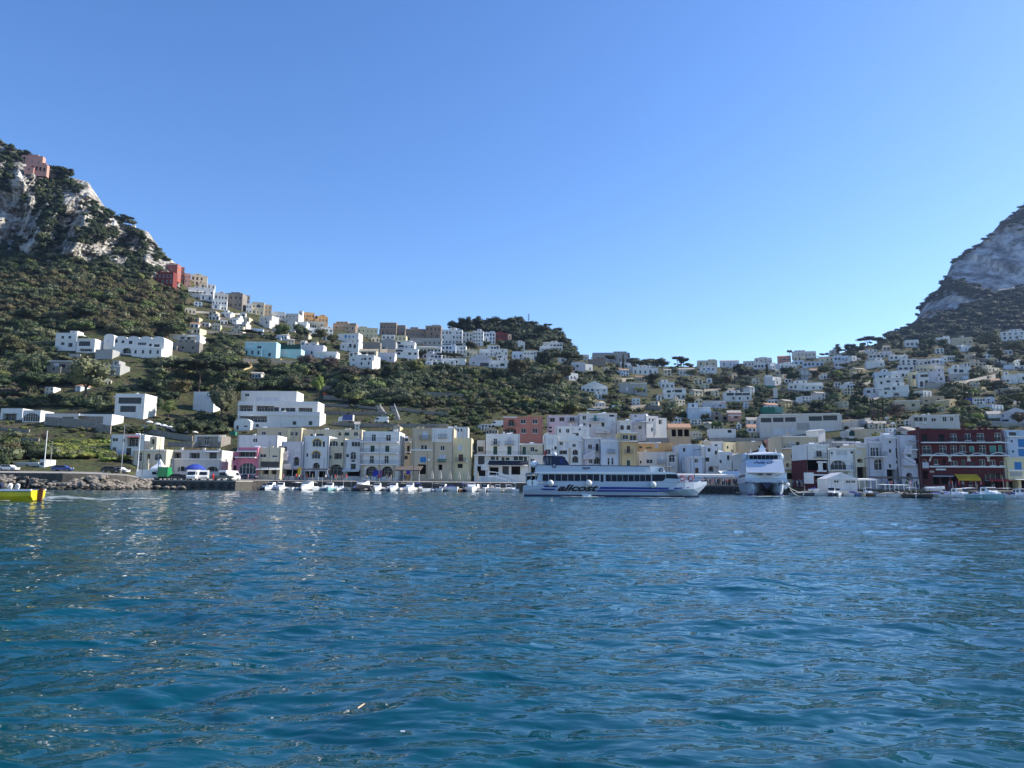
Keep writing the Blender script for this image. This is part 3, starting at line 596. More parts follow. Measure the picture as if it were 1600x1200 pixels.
B(700, 731, 667, 684, 'white', 'small low white house with three little windows behind the yellow house', 'o 712 672 2 4; o 716 672 2 4; o 721 672 2 4', Y=238, dep=8, tops=3)
B(745, 758, 688, 712, 'pale', 'narrow pale shaded house left of the white house with green doors', 'l 751 702 9 8', Y=214, dep=8, tops=1)
B(759, 812, 678, 711, 'white', 'white house with two small balconies above two tall green doors', 'wB 774 690 5 9; pB 796 689 7 10; g 774 704 7 13; g 796 704 7 13', Y=213, dep=10, tops=6)
B(741, 828, 710.5, 744, 'white', 'white restaurant below the green-doored house with navy awning and long terrace', 'o 752 719 9 12; o 770 716 6 5; o 777 716 3 5; o 786 717 4 5; o 793 717 5 4; o 806 716 6 6; o 814 716 6 6; o 821 717 4 6; W black 794 723 62 6; W white 794 727 60 2; k 772 736 14 11; o 790 735 9 12; k 806 735 14 12; S 752 733 764 724; R 741 828 711', Y=206, dep=9, cat='restaurant')
B(812.5, 848, 693, 713, 'cream', 'cream annexe with one green door and broad window beside the green doors', 'g 819 704 6 12; w 832 702 6 7; o 838 704 4 3; M 812 848 694', Y=214, dep=9, tops=2)
B(822, 850, 711, 741, 'pale', 'pale lower house hidden behind the ferry stern', 'w 832 720 6 6', Y=212, dep=8)
B(786, 848, 651, 686, 'rose', 'terracotta pink three-storey villa with white framed windows', 'lB 799 661 9 9; w 817.5 658.5 7 6.5; w 836 658.5 7 6.5; A 797 673 19 7; w 818 673 7 7; w 836 673 7 7; M 786 808 652', Y=236, dep=11, tops=3, side=2, cat='villa')
B(856, 903, 649, 681, 'lav', 'lilac-white long house right of the terracotta pink villa', 'l 863 656 8 6; l 878 655 8 6; wB 894 655 7 6; o 860 668 4 3; o 860 674 4 3', Y=248, dep=9, tops=2)
B(904, 964, 646, 676, 'white', 'large white house with a turquoise glass balcony and outside stairs', 'w 913 652.5 5 6; tB 930 653 5 9; o 956 649 7 4; w 913 663 4 4; w 922 665 3 5; o 942 663 4 6; p 957 662 6 8; M 904 964 647; S 930 670 953 676; R 921 945 659', Y=248, dep=11, tops=6)
B(966, 988, 657, 677, 'white', 'white chapel-like house with two dark arches', 'A 972 668 6 7; A 982 668 6 7; M 966 988 658', Y=240, dep=8, tops=1)
B(985, 1010, 647, 678, 'lav', 'white stepped house with grey canopy, right of the two dark arches', 'o 993 650 3 2; W greyblue 1003 659 18 4; w 1000 668 5 6', Y=246, dep=10, tops=2, yaw=-18)
B(1010.5, 1026, 650, 678, 'white', 'sunlit white house end with small arched door', 'w 1015 656 3 4; w 1020 656 3 4; A 1019 671 4 6', Y=244, dep=8, yaw=22)
B(1026, 1042, 653, 676, 'white', 'small white house with a sunlit terrace above the tan-roofed pavilion', 'l 1032 659 6 7', Y=252, dep=8, yaw=18, tops=2)
B(1046, 1079, 668, 684, 'tan', 'open-sided pavilion with low tan tiled roof', 'k 1053 676 7 11; k 1063 676 8 11; k 1073 676 8 11', Y=236, dep=8, roof='tile', cat='pavilion')
B(868, 921, 666, 692, 'white', 'low white house with three windows stepping up behind the ferry funnel', 'w 875 673 3 6; w 887 673 5 6; w 890 673 2 6; w 900 679 8 5; o 906 671 3 2', Y=228, dep=8, tops=4)
B(850, 871, 679, 733, 'white', 'white corner house above the ferry funnel with tall pale shutters', 'p 858 690 4 9; p 863 690 3 9; w 868 700 4 5; a 856 706 8 8', Y=213, dep=9, tops=2)
B(871.5, 911, 681, 733, 'white', 'white house with a row of small windows over a vine-shaded terrace', 'w 877 693 5 5; w 881 693 4 5; p 887 695 4 9; w 897 696 5 5; p 906 694 4 10; M 871 911 688; l 880 707 12 6; A 899 707 9 8; A 899 718 10 10; o 880 719 6 9; d 910 707 2 9; P beige 890 712 3 24', Y=214, dep=9, tops=4)
B(911.5, 939, 684, 733, 'lav', 'white house with outside stairs and one dark open doorway', 'w 922 698 6 7; dB 933 699 4 10; S 911 716 929 707; A 933 720 10 10; w 923 721 5 6; M 911 939 685', Y=214, dep=9, tops=3)
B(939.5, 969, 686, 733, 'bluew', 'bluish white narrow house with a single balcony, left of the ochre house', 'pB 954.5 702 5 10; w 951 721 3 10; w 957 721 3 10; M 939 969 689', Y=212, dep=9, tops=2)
B(969.5, 996, 675, 733, 'ochre', 'ochre tower-like house with a glazed top loggia', 'w 977 683 8 7; w 989 684 9 8; nB 982 702 6 10; g 982 723 6 8; M 969 996 676; R 970 996 689', Y=211, dep=9, tops=1)
B(997, 1052, 692, 712, 'orange', 'low orange house with three tiny square windows', 'o 1001 699 4 3; o 1011 700 1.8 2; o 1014 700 1.8 2; o 1017 700 1.8 2; p 1026 697 5 5; M 997 1030 692', Y=226, dep=8, tops=2)
B(996.5, 1060, 706, 741, 'pale', 'long grey-white house with one arched window and a small iron pergola', 'w 1015 721 9 6; pB 1033 718 6 10; a 1050 716 8 11; d 1001 722 2 4; W greyblue 1046 729 12 2; A 1062 736 5 8', Y=214, dep=9, tops=1)
B(1011, 1058, 684, 706, 'grey', 'plain grey concrete block with a pale ledge above the orange house', 'M 1018 1034 694', Y=240, dep=7)
B(1061, 1097, 695, 741, 'bluew', 'white cubic house with small upper window right of the pergola', 'w 1069 703 4 6; p 1086 701 4 6; S 1064 722 1076 735; M 1061 1097 695', Y=216, dep=9, tops=2)
B(1078, 1100, 713, 743, 'bluew', 'small front white house with a brown ground floor door', 'w 1088 720 5 6; n 1089 735 6 8; M 1078 1100 714', Y=208, dep=8)
B(1097, 1131, 689, 718, 'cream', 'cream plain house rising behind the jumbled white houses', '', Y=234, dep=8, tops=3)
B(1131.5, 1150, 691, 718, 'yellow', 'pale yellow sunlit house with small window behind the jumbled white houses', 'o 1137 699 3 4; o 1144 705 3 5', Y=232, dep=8, yaw=25)
B(1101, 1124, 697, 745, 'white', 'jumbled white house with an arched terrace opening near the pier', 'o 1105 718 6 6; o 1108 703 4 5; A 1111 733 8 8; w 1119 707 4 6; S 1112 727 1122 715', Y=212, dep=9, tops=3)
B(1124.5, 1146, 706, 745, 'white', 'stepped white house with sloping stair wall and round-headed openings', 'w 1138 715 4 7; A 1126 721 4 5; S 1132 733 1141 722; A 1140 734 8 8; p 1128 737 4 7', Y=210, dep=9, tops=2)
B(1112, 1130, 690, 703, 'white', 'small white rooftop house crowning the jumbled cluster', 'w 1119 696 4 4', Y=226, dep=6)
B(1146.5, 1164, 712, 746, 'pale', 'small white gabled building with a sloping white roof beside the catamaran', 'k 1150 738 5 7', Y=208, dep=8, roof='front')
B(1108, 1150, 670, 684, 'white', 'white house with a crenellated parapet and one dark square window', 'd 1140 674 6 4', Y=262, dep=8, tops=0)
B(1151, 1190, 690, 716, 'beige', 'plain beige building behind the left side of the catamaran', 'd 1187 700 3 6', Y=240, dep=9, tops=1)
B(1156, 1180, 706, 746, 'tan', 'tan house with a dark doorway immediately left of the catamaran', 'k 1163 733 4 14; w 1166 714 5 6', Y=218, dep=9)
B(1199, 1214, 686, 720, 'coral', 'red-orange rendered house end behind the catamaran mast', '', Y=236, dep=9)
B(1214.5, 1223, 687, 720, 'dred', 'narrow dark brown house beside the red-orange one', '', Y=238, dep=9)
B(1188, 1317, 648, 684, 'pale', 'long industrial building with five barred clerestory windows', 'o 1197 656.5 14 6.5; o 1216 656 14 6.5; o 1235 655.5 14 6.5; o 1274 654 17 6.5; o 1297 653 18 7; P grey 1255 666 18 10; p 1216 674 14 9; p 1235 672 13 7; p 1273 672 14 6; p 1296 672 14 6; M 1188 1312 648', Y=262, dep=16, yaw=-14, tops=3, cat='industrial building', found=5)
B(1222, 1280, 681, 724, 'beige', 'beige house with white door pair and sloped stair wall, right of the catamaran', 'p 1235 693 3 6; p 1240 693 3 6; o 1246.5 693 5 5; M 1222 1280 682; S 1240 701 1258 714; R 1222 1240 700; d 1226 699 3 3; w 1238 713 4 6', Y=197, dep=10, tops=4)
B(1222, 1262, 720, 750, 'cream', 'low cream house with two arches just right of the catamaran bow', 'A 1231 726 5 7; A 1243 727 7 9; R 1224 1262 732; k 1240 744 30 9', Y=186, dep=9)
B(1280, 1290, 673, 690, 'white', 'small bright white stair turret above the beige house', '', Y=208, dep=5, yaw=20, roof='front')
B(1260, 1295, 694, 718, 'white', 'white upper house with a balconied double door over dark red lower floor', 'wB 1280 709 8 9; M 1271 1289 702; M 1260 1295 695', Y=175, dep=9, tops=2)
B(1260.5, 1294.5, 718.5, 753, 'red', 'dark red ground house with white surrounded door beneath the white upper house', 'p 1282 730 7 12; M 1276 1291 736; M 1276 1291 722; k 1281 748 13 9; p 1283 747 4 8; M 1270 1293 742', Y=175, dep=9)
B(1296, 1337, 702, 752, 'white', 'white house with big fan window and five slit windows', 'w 1300 708 3 4; p 1308 707.5 2 6; p 1311.5 707.5 2 6; p 1315 707.5 2 6; p 1318.5 707.5 2 6; p 1322 707.5 2 6; o 1331 707 4 3; a 1310 727 22 14; p 1331 727 4 9; M 1296 1337 701; M 1296 1328 718; R 1296 1330 734; l 1312 743 26 9', Y=174.8, dep=9, tops=5)
B(1300, 1335, 689, 703, 'grey', 'grey rooftop storey above the fan-windowed white house', 'o 1311 699 8 4; M 1300 1335 691', Y=186, dep=8, tops=4)
B(1338, 1357, 695, 748, 'cream', 'narrow cream house with two small balconies between white houses', 'p 1342 707 6 5; l 1344 720 9 6; o 1355 707 2 3; o 1355 724 2 5; M 1338 1357 698', Y=174.6, dep=8, tops=1)
B(1357.5, 1382, 691, 749, 'lav', 'lilac-white wing with three tall glazed bays over a big arch', 'w 1364 706 7 13; w 1371 706 4 13; w 1379 706 7 13; a 1374 726 15 16; M 1357 1382 691; R 1357 1382 713', Y=174, dep=9, tops=5)
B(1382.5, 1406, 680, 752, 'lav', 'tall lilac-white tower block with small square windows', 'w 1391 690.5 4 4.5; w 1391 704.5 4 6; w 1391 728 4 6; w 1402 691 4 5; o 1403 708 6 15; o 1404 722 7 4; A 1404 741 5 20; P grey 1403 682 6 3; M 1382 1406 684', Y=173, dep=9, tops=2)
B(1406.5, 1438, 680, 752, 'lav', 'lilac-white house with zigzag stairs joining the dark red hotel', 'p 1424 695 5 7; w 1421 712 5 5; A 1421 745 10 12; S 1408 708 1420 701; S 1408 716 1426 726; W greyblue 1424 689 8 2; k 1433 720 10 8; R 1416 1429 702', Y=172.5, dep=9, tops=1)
B(1438, 1573, 671, 766, 'red', 'long dark red hotel with white balustrades and four white-rimmed arches',
  'd 1444.5 684 8 10; d 1471.5 684 8 10; w 1490 684 8 11; w 1512 683 8 10; w 1532 683 9 11; w 1559 683 8 12; w 1448 703 12 12; w 1473.5 703 9 12; w 1490.5 703 8 12; w 1504 701 8 9; t 1518.5 702 7 9; w 1535.5 703 8 13; t 1551.5 702 9 10; t 1565 702 9 11; '
  'w 1445 723 5 9; w 1462.5 721.5 5 7; d 1475 722.5 4 8; w 1491 724 8 7; g 1505 723 5 8; o 1520 725 6 5; w 1535 723 7 9; w 1551 723 7 8; w 1566 724 6 6; '
  'R 1438 1573 691; R 1438 1573 711; M 1452 1573 729; H 1469 721 28; H 1499 721 28; H 1528.5 721 28; H 1561 721 30; P white 1470 733.5 14 2.5; P beige 1456 737 6 3; P lav 1446 727 9 9; '
  'k 1463 750 10 12; k 1477 750 12 12; k 1491 751 8 12; k 1509 755 24 14; A 1553 745 30 12; W yellow 1509 746 32 10; W red 1557 750 30 4; p 1466 751 6 9; k 1446 742 7 12; k 1553 757 26 8; P greyblue 1474 744 30 2', Y=172, yaw=-9, dep=6, tops=6, cat='hotel', found=3)
B(1573.5, 1612, 672, 728, 'bluew', 'blue-white corner building with bright blue shutters at the right edge', 'b 1597 692 13 12; b 1597 707 12 11; P palebl 1600 677 20 7; M 1573 1612 682; o 1582 678 10 5; d 1581 690 2 2; d 1583 706 2 2; w 1606 715 4 3', Y=169.8, dep=10)
B(1574, 1613, 714.5, 768, 'yellow', 'pale yellow lower building with blue shutters at the right edge', 'b 1591 728 12 12; b 1607 728 8 12; P grey 1588 741 18 6; k 1584 758 16 14; k 1604 758 16 14; W white 1595 749 30 2; M 1574 1612 735', Y=168.8, dep=9)
# ---- hill houses
hill = [
 (85,118,520,548,'white','white two-storey hillside villa with four small dark windows, far left','o 98 527 4 4; o 109 527 4 4; o 98 537 5 4; o 110 539 6 6; M 85 118 530',{'tops':2}),
 (118.5,147,529,551,'white','white villa wing with one wide glazed window, right of the four-window villa','o 132 537 16 7; l 134 547 20 4; M 118 147 530',{'tops':1}),
 (148,175,546,561,'grey','grey-walled terrace wing beneath the white vaulted house','w 152 541 5 3',{}),
 (77,122,564,581,'stone','low stone cottage with a thin white roof edge behind the big tree','d 97 572 10 5; p 88 571 8 6; M 77 120 564',{}),
 (155,187,569,586,'grey','small grey house with pinkish roof edge below the white vaulted house','o 176 582 6 5; o 164 575 6 4; M 160 187 572',{}),
 (161,177,525,546,'white','left end pavilion of the white vaulted house','p 169 532 5 6',{'roof':'vault'}),
 (177.5,255,529,556,'white','long white vaulted house with a row of six dark windows','o 181 533 5 5; o 192 534 4 4; o 204 535 5 5; w 222 537 12 4; o 235 539 4 4; o 245 540 8 4; A 198 548 14 8; o 225 549 8 5; a 237 549 4 7; A 246 550 6 8; M 177 255 543',{'roof':'vault','dep':10}),
 (262,312,523,534,'white','sunlit white house on a tall stone base in the left woods','w 285 528 6 4; w 295 529 5 4; W white 300 526 14 2',{'tops':2}),
 (258,311,534.5,549,'stone','tall grey stone base wall under the sunlit white house','G d 3 1 3 3',{'cat':'stone building','dep':5}),
 (288,306,481,491,'cream','small cream cottage alone among the upper left terraces','G d 3 1 2 3',{'yaw':25}),
 (301,333,612,643,'white','plain white block with two faint windows left of the hotel','p 310 620 5 6; p 322 620 6 5',{'dep':9}),
 (371,499,643,668,'white','lower storey of the white modern hotel with grey bays','l 395 655 44 9; g 485 661 6 6; o 460 661 5 5; M 371 499 648',{'Ya':0,'dep':9,'cat':'hotel','tops':2,'found':4}),
 (371,496,627,648,'white','middle storey of the white modern hotel with a long band of dark windows','l 384 638 22 9; l 414 639 28 9; o 432 640 7 7; o 442 641 5 7; o 449 641 6 7; o 457 641 8 7; l 477 642 22 9; M 371 496 632',{'Ya':7,'dep':10,'cat':'hotel'}),
 (376,463,611,631,'white','top storey of the white modern hotel with three broad windows','p 405 623 11 6; p 418 623.5 11 6; p 431 624 11 6; w 386 617 6 4',{'Ya':14,'dep':10,'cat':'hotel'}),
 (32,66,243,258,'coral','pink clifftop villa between dark pines at the far left','G w 3 1 2 4; d 38 247 3 4',{'cat':'villa','tops':1,'yaw':8,'dep':5}),
 (40,73,256,269,'coral','pink arcade with four tall arches below the clifftop villa','A 50 262 4 7; A 57 263 4 7; A 63 264 4 7; A 69 265 4 6',{'cat':'villa','dep':4,'yaw':8,'Yo':-6}),
 (174,179,343,350,'white','tiny white hut on the cliff edge left of the lone pine','',{'dep':4,'yaw':20}),
 (206,211,351,358,'white','small white lookout wall on the cliff edge right of the lone pine','',{'dep':4,'yaw':20}),
 (233,270,425,443,'dred','dark red arcaded palace front at the foot of the cliff','G w 6 2 3 4',{'dep':7}),
 (258,276,412,434,'redor','tall red palace block with sunlit orange side on the left skyline','G w 3 2 2 3; M 258 276 413',{'dep':7,'cat':'palace','side':3}),
 (277,287,417,440,'redor','orange-red palace wing lit by the sun beside the tall red block','G w 2 4 2 3',{'dep':10,'yaw':25}),
 (287.5,297,427,449,'coral','small salmon house squeezed right of the red palace','G w 2 3 2 3',{'dep':9,'yaw':25}),
 (297.5,323,430,452,'cream','cream four-storey house with brown shutters at the start of the ridge town','G n 4 3 3 4',{'dep':10,'yaw':22}),
 (293,333,450,469,'white','long bright white house with terraces under the cream ridge house','G o 7 2 3 3; M 293 333 459; W white 307 456 24 2',{'dep':8,'yaw':18}),
 (323,335,444,462,'white','narrow white ridge house next to the cream four-storey house','G w 2 3 2 3',{'dep':9,'yaw':20}),
 (334,355,458,478,'pale','pale row house stepping down the ridge with small square windows','G o 4 2 2 3',{'dep':8,'yaw':20}),
 (331,354,468,484,'white','white lower row house with six little windows, above green terraces','G o 5 2 2 2.5',{'dep':7,'yaw':18}),
 (350,378,458,481,'stone','dark grey stone barrack on the ridge','G d 4 2 2 3',{'dep':10}),
 (378.5,390,461,481,'grey','grey house with sunlit side beside the stone barrack','G w 2 3 2 3',{'dep':10,'yaw':24}),
 (384,393,474,489,'white','small white house at the corner below the grey ridge house','G w 2 2 2 2',{'yaw':20,'dep':6}),
 (392.5,412,472,492,'cream','cream ridge house with arched loggia','a 404 478 6 5; G w 3 2 2 3',{'yaw':15,'dep':9}),
 (412.5,424,476,496,'tan','tan narrow ridge house with brown edge','G w 2 3 2 3',{'yaw':22,'dep':9}),
 (425,445,487,500,'white','low white pair of houses on the ridge before the bell tower','G w 4 1 2 3',{'yaw':15,'dep':9}),
 (405,424,494,510,'pale','pale house with sunlit arches below the ridge houses','G w 3 2 2 3',{'yaw':-20,'dep':8}),
 (424.5,436,498,512,'white','bright white house with two arched doors below the ridge','G A 2 1 3 5',{'yaw':20,'dep':8}),
 (445,466,490,506,'pale','pale grey church flank left of the white bell tower','G w 4 2 2 3; M 445 466 496',{'dep':10,'tops':2}),
 (466,472,486,506,'white','small white domed bell tower on the skyline','A 469 490 2.5 4; d 469 498 2 3',{'dep':4,'roof':'vault','cat':'bell tower'}),
 (473,491,488,505,'orange','orange-yellow sunlit house right of the bell tower','G n 4 2 2 3',{'yaw':24,'dep':9}),
 (492,512,494,512,'orange','large peach house closing the bright cluster','G w 4 2 2 3; d 494 496 4 4',{'yaw':22,'dep':12}),
 (474,508,502,517,'cream','cream arcade of tall arches beneath the orange houses','G A 8 1 2.6 6; M 474 508 503',{'yaw':15,'dep':5}),
 (448,461,502,518,'pale','pale shaded house left of the glass-fronted block','G w 2 2 2 3',{'dep':8}),
 (461,479,503,519,'white','white block with dark horizontal terraces','o 470 511 12 3; o 470 517 12 3; M 461 479 507',{'dep':8}),
 (480,499,512,522,'white','white stepped house below the cream arcade','G A 4 1 3 4',{'dep':7,'yaw':18}),
 (501,520,512,524,'white','bright white terraced house at the right end of the bright cluster','G w 3 2 3 3',{'dep':8,'yaw':22}),
 (520,556,505,517,'tan','broad tan terrace building with a flat skyline','G d 3 1 2 2; M 520 556 509',{'dep':10}),
 (548,556,505,518,'brown','small brown stone block on the tan terrace','G w 2 2 2 2',{'dep':9,'Yo':-8}),
 (558,590,512,527,'yellow','pale yellow long house with little square windows right of the tan terrace','G w 5 2 2 2',{'dep':9,'yaw':12}),
 (593,619,504,526,'brown','large brown-grey palace block with two rows of windows','G w 5 2 2.4 3.4; M 593 619 504',{'dep':12,'cat':'palace'}),
 (619.5,633,508,526,'stone','slate grey block joined to the brown palace','G w 3 2 2 3',{'dep':10}),
 (633.5,664,514,529,'brown','low brown-grey long wing with evenly spaced windows','G w 6 1 2 4; M 633 664 514',{'dep':10}),
 (664.5,689,509,532,'brown','square brown-grey block left of the big white houses','G o 4 3 2 3; M 664 689 509',{'dep':12}),
 (689.5,722,515,537,'white','big pale house with regular windows right of the brown block','G o 6 3 2 2.5',{'dep':10,'cat':'palace'}),
 (722.5,738,519,539,'pale','pale tall house with arched ground floor','G o 3 3 2 3; A 735 536 3 4',{'dep':9}),
 (738.5,755,517,540,'white','white tall house in the middle of the castle-hill row','G w 4 4 2 2.5',{'dep':10,'tops':2}),
 (755.5,773.5,519,537,'bluew','bluish white house left of the dark red one','G o 4 3 2 3',{'dep':10}),
 (774,793,520,537,'dred','dark red house standing out on the castle hill','G o 3 2 2.5 4',{'dep':10,'tops':1}),
 (793.5,799,522,537,'tan','sliver of tan house on the right of the dark red one','G w 1 2 2 3',{'dep':8,'yaw':20}),
 (527,560,521,534,'white','upper white villa storey with three blue windows below the tan terrace','b 540 525.5 4 4.5; b 546 526 3 4; b 552 526.5 3 4; M 527 560 529',{'dep':8,'yaw':-12}),
 (533,560,534,546,'white','white villa base with arcade and terrace below three blue windows','A 540 540 5 6; A 547 540 5 6; A 554 541 5 6; M 533 560 535',{'dep':7,'Yo':-6,'yaw':-12}),
 (596,616,523,536,'white','white cube house with dark bay beneath the slate grey block','G w 3 2 3 3',{'dep':8}),
 (616,634,524,540,'yellow','yellowish house in the stepped white quarter','G w 3 2 2 3',{'dep':8}),
 (560,594,535,549,'stone','long grey stone terrace building without windows','',{'dep':5,'cat':'stone building'}),
 (594,618,533,550,'grey','plain grey gabled building with one tiny window','o 603 541 2 2',{'dep':8,'roof':'front'}),
 (618,648,534,545,'white','white terraced hotel, upper tier with dark verandas','o 622 536 7 5; l 634 541 24 3; M 618 648 538',{'dep':9,'cat':'hotel'}),
 (618,653,545,558,'white','white terraced hotel, lower tier with awnings','o 624 548 10 3; G o 4 1 4 3; M 618 653 550',{'dep':8,'cat':'hotel','Yo':-6}),
 (650,689,541,552,'white','long white row with a continuous dark band of windows','G o 7 1 3.4 2.6; M 650 689 545; W white 670 543 30 1.5',{'dep':8}),
 (655,690,552,561,'lav','lower pale row with shaded balconies under the long white row','G o 6 1 3.4 3',{'dep':8}),
 (689.5,712,539,553,'bluew','bluish row house with balconies right of the long white row','G o 4 2 3 3',{'dep':8}),
 (712.5,728,540,558,'white','white house with vertical balconies left of the small white church','G w 3 3 2.4 2.6',{'dep':8}),
 (728,746,547,559,'cream','cream house with small arches among the lower white quarter','G A 3 1 3 4; G w 3 2 2 2',{'dep':8,'yaw':10}),
 (749,793,545,557,'white','long white house with a row of ten small windows below the dark red house','G w 9 1 2.4 3; G w 8 2 2 2.4; M 749 793 550',{'dep':9}),
 (804,820,534,546,'white','white chalet beneath the castle pines','G w 2 1 3 3',{'dep':8,'tops':1}),
 (846,879,535,542,'white','upper white tier of the castle-hill hotel with arched windows','G o 7 1 3 3; M 850 879 538',{'dep':7,'cat':'hotel'}),
 (843,878,541,549,'white','lower white tier of the castle-hill hotel','G A 7 1 3 4',{'dep':6,'cat':'hotel','Yo':-5}),
 (818,848,548,563,'white','white two-tier house in front of the castle hill cypress','G w 6 2 3 3; M 818 848 554',{'dep':9}),
 (800,817,549,561,'bluew','small shaded bluish house left of the white two-tier house','G o 2 1 3 4',{'dep':7}),
 (776,787,555,562,'white','tiny white pavilion with flat roof between dark trees','o 781 558 5 3',{'dep':6}),
 (545,584,556,574,'white','white corner house with two dark square windows above the bare trees','o 570.5 561 4 4; o 578 561 4 4; G w 3 2 3 3; M 560 584 556',{'dep':9,'yaw':-15,'tops':2}),
 (560,588,548,557,'cream','cream penthouse terrace above the white corner house','l 568 552 10 4; l 580 552 10 4',{'dep':7,'Yo':6}),
 (545,559,550,559,'white','white arcade left of the cream penthouse terrace','G A 2 1 4 6',{'dep':6,'yaw':-10}),
 (590,617,551,564,'lav','pale lilac house with grey shutters right of the white corner house','G p 4 1 3 5',{'dep':8}),
 (490,526,549,561,'white','low white house with a yellow bush on its roof','G p 5 1 3 4; M 490 526 551',{'dep':8}),
 (467,505,539,556,'lav','pale pink house beside the turquoise building','G p 3 1 4 5; M 467 505 541',{'dep':8}),
 (382,431,534,557,'turq','long turquoise building with one dark window','p 391 541 8 3; o 405 544 6 6; p 391 551 6 4; p 407 553 6 3; o 421 554 4 5; M 382 431 535',{'dep':8,'tops':1}),
 (431.5,470,545,559,'turq','lower turquoise wing with a green netted roof','p 444 551 10 5; p 463 551 4 4; P green 452 542 36 7',{'dep':8}),
 (640,690,528,539,'grey','long bare grey retaining building under the brown palaces','M 640 690 533',{'dep':5,'cat':'stone building'}),
 (690,727,560,570,'white','white flat-roofed house in the shade of the umbrella pine','G o 4 1 3 3',{'dep':8}),
 (733,768,560,572,'lav','slanting-roofed pale house with big shaded porch','l 757 570 14 6; G w 3 1 3 3',{'dep':8,'roof':'front'}),
 (764,795,563,575,'white','white house with a dark window below the pale porch house','o 785 570 6 4; M 764 795 565',{'dep':8}),
 (668,680,558,566,'white','tiny white house with an arched niche above the green slope','A 674 563 4 4',{'dep':6,'yaw':15}),
 (665,692,564,570,'white','low white garden wall house near the umbrella pine','G A 3 1 5 4',{'dep':5}),
 (893,914,566,581,'lav','square lilac-white house at the foot of the castle hill','o 902 572 4 3; p 896 574 3 4; M 893 914 569',{'dep':9}),
 (914.5,926,569,579,'white','small sunlit white house with arched door beside the square lilac one','A 922 576 3 4',{'yaw':25,'dep':7}),
 (902,920,554,562,'pale','pale house with a flat skyline right of the castle hill','o 905 558 4 3; o 912 558 4 3; M 902 920 555',{'dep':9}),
 (880,897,582,592,'lav','shaded white house above the olive trees','G o 3 1 3 3; M 880 897 585',{'dep':7}),
 (889,903,583,595,'white','bright sunlit villa with white arches above the olive trees','A 893 590 3 4; A 898 590 3 4',{'yaw':25,'dep':8}),
 (872,885,559,567,'white','white cottage hidden among pines on the castle hill foot','w 879 563 4 3',{'dep':7}),
 (908,949,604,613,'white','low white villa with a shallow gable and verandas','G o 6 1 3 3',{'dep':8,'roof':'front'}),
 (926,984,551,566,'grey','wide grey-green angular roofed building on the saddle skyline','',{'dep':12,'cat':'large building'}),
 (919,946,561,571,'brown','dark brick building below the angular roof','G w 4 1 2 3',{'dep':6,'Yo':-10}),
 (968,1011,598,616,'grey','large plain grey building with a stepped left wing','G p 2 1 3 4; M 985 1011 599',{'dep':10}),
 (989,1028,574,586,'white','bright white house among saddle pines','G w 5 1 3 4',{'dep':8,'yaw':10,'tops':2}),
 (1061,1085,577,587,'pale','pale gabled house below the saddle ridge','G w 4 1 2 3',{'dep':9,'roof':'gable'}),
 (1094,1120,573,583,'white','white house with one blue window on the saddle ridge','b 1107 577 4 4; w 1100 577 3 3; w 1114 577 3 3',{'dep':8}),
 (1090,1121,563,573,'cream','cream skyline house with a raised right tower','G w 3 1 2 3',{'dep':8,'tops':1}),
 (1126,1155,564,573,'bluew','bluish skyline house with gently pitched roof','G w 3 1 2 3',{'dep':9,'roof':'gable'}),
 (1162,1180,564,573,'pale','pale skyline house right of the bluish one','G w 3 1 2 3',{'dep':8}),
 (1033,1054,597,607,'white','small upper white house stacked over the stepped white villa','G w 3 1 3 4',{'dep':8,'yaw':8}),
 (1037,1072,607,623,'white','stepped white villa with arched ground openings','o 1045 612 6 4; o 1060 611 10 4; w 1052 611 3 3; A 1046 619 4 5; A 1060 620 5 5; A 1068 620 4 5; M 1037 1072 615',{'dep':9,'tops':2}),
 (1131,1174,613,627,'white','long white modern house with a strip of wide windows','o 1141 616 10 4; o 1154 616 10 4; o 1166 616 10 4; p 1161 622 12 4; w 1146 622 3 4; M 1131 1174 619',{'dep':8,'tops':2}),
 (1099,1134,627,637,'lav','flat-roofed pale house with a pinkish right end','P coral 1130 631 8 5; G p 3 1 4 3; M 1099 1134 627',{'dep':7}),
 (1075,1111,636,654,'palebl','plain pale blue cube house with three faint shutters','p 1083 643 4 5; p 1093 644 4 6; p 1102 643 3 5; M 1075 1111 637',{'dep':8}),
 (1113,1140,648,657,'stone','low stone cottage with dark bays left of the pinkish house','G k 2 1 5 5',{'dep':7}),
 (1138,1158,645,658,'coral','pinkish terraced house with a small hipped roof','p 1144 651 3 3; o 1150 652 5 3; M 1138 1158 649',{'dep':7,'roof':'gable'}),
 (1196,1207,586,602,'white','white cube tower house beside the tall cypress','p 1202 591 3 3; o 1201 599 4 2',{'dep':8}),
 (1207.5,1221,589,602,'white','bright lower white house attached to the white cube tower','A 1213 593 3 4; w 1217 599 3 3',{'dep':7,'yaw':25}),
 (1246,1264,577,596,'grey','old grey villa with ornate balcony among dark trees','G p 3 2 2.5 4; M 1246 1264 585',{'dep':8,'yaw':-15}),
 (1233,1286,598,610,'white','long low white villa with curved right terrace','G w 8 1 3.4 3.4; M 1233 1286 601; l 1240 604 10 4',{'dep':8,'tops':2}),
 (1180,1206,559,568,'pale','pale flat house on the right saddle skyline','G w 4 1 2 3',{'dep':8}),
 (1178,1205,567,576,'white','white row under the pale skyline house','G o 5 1 3 3',{'dep':8}),
 (1204,1218,568,577,'white','small sunlit house between two white rows','w 1211 572 3 3',{'dep':7,'yaw':20}),
 (1216,1236,557,565,'coral','salmon-roofed house on the right ridge','G w 3 1 3 2',{'dep':8,'roof':'tile'}),
 (1239,1275,549,558,'pale','large pale flat building on the ridge with small round tree beside','G w 6 1 2 2',{'dep':9}),
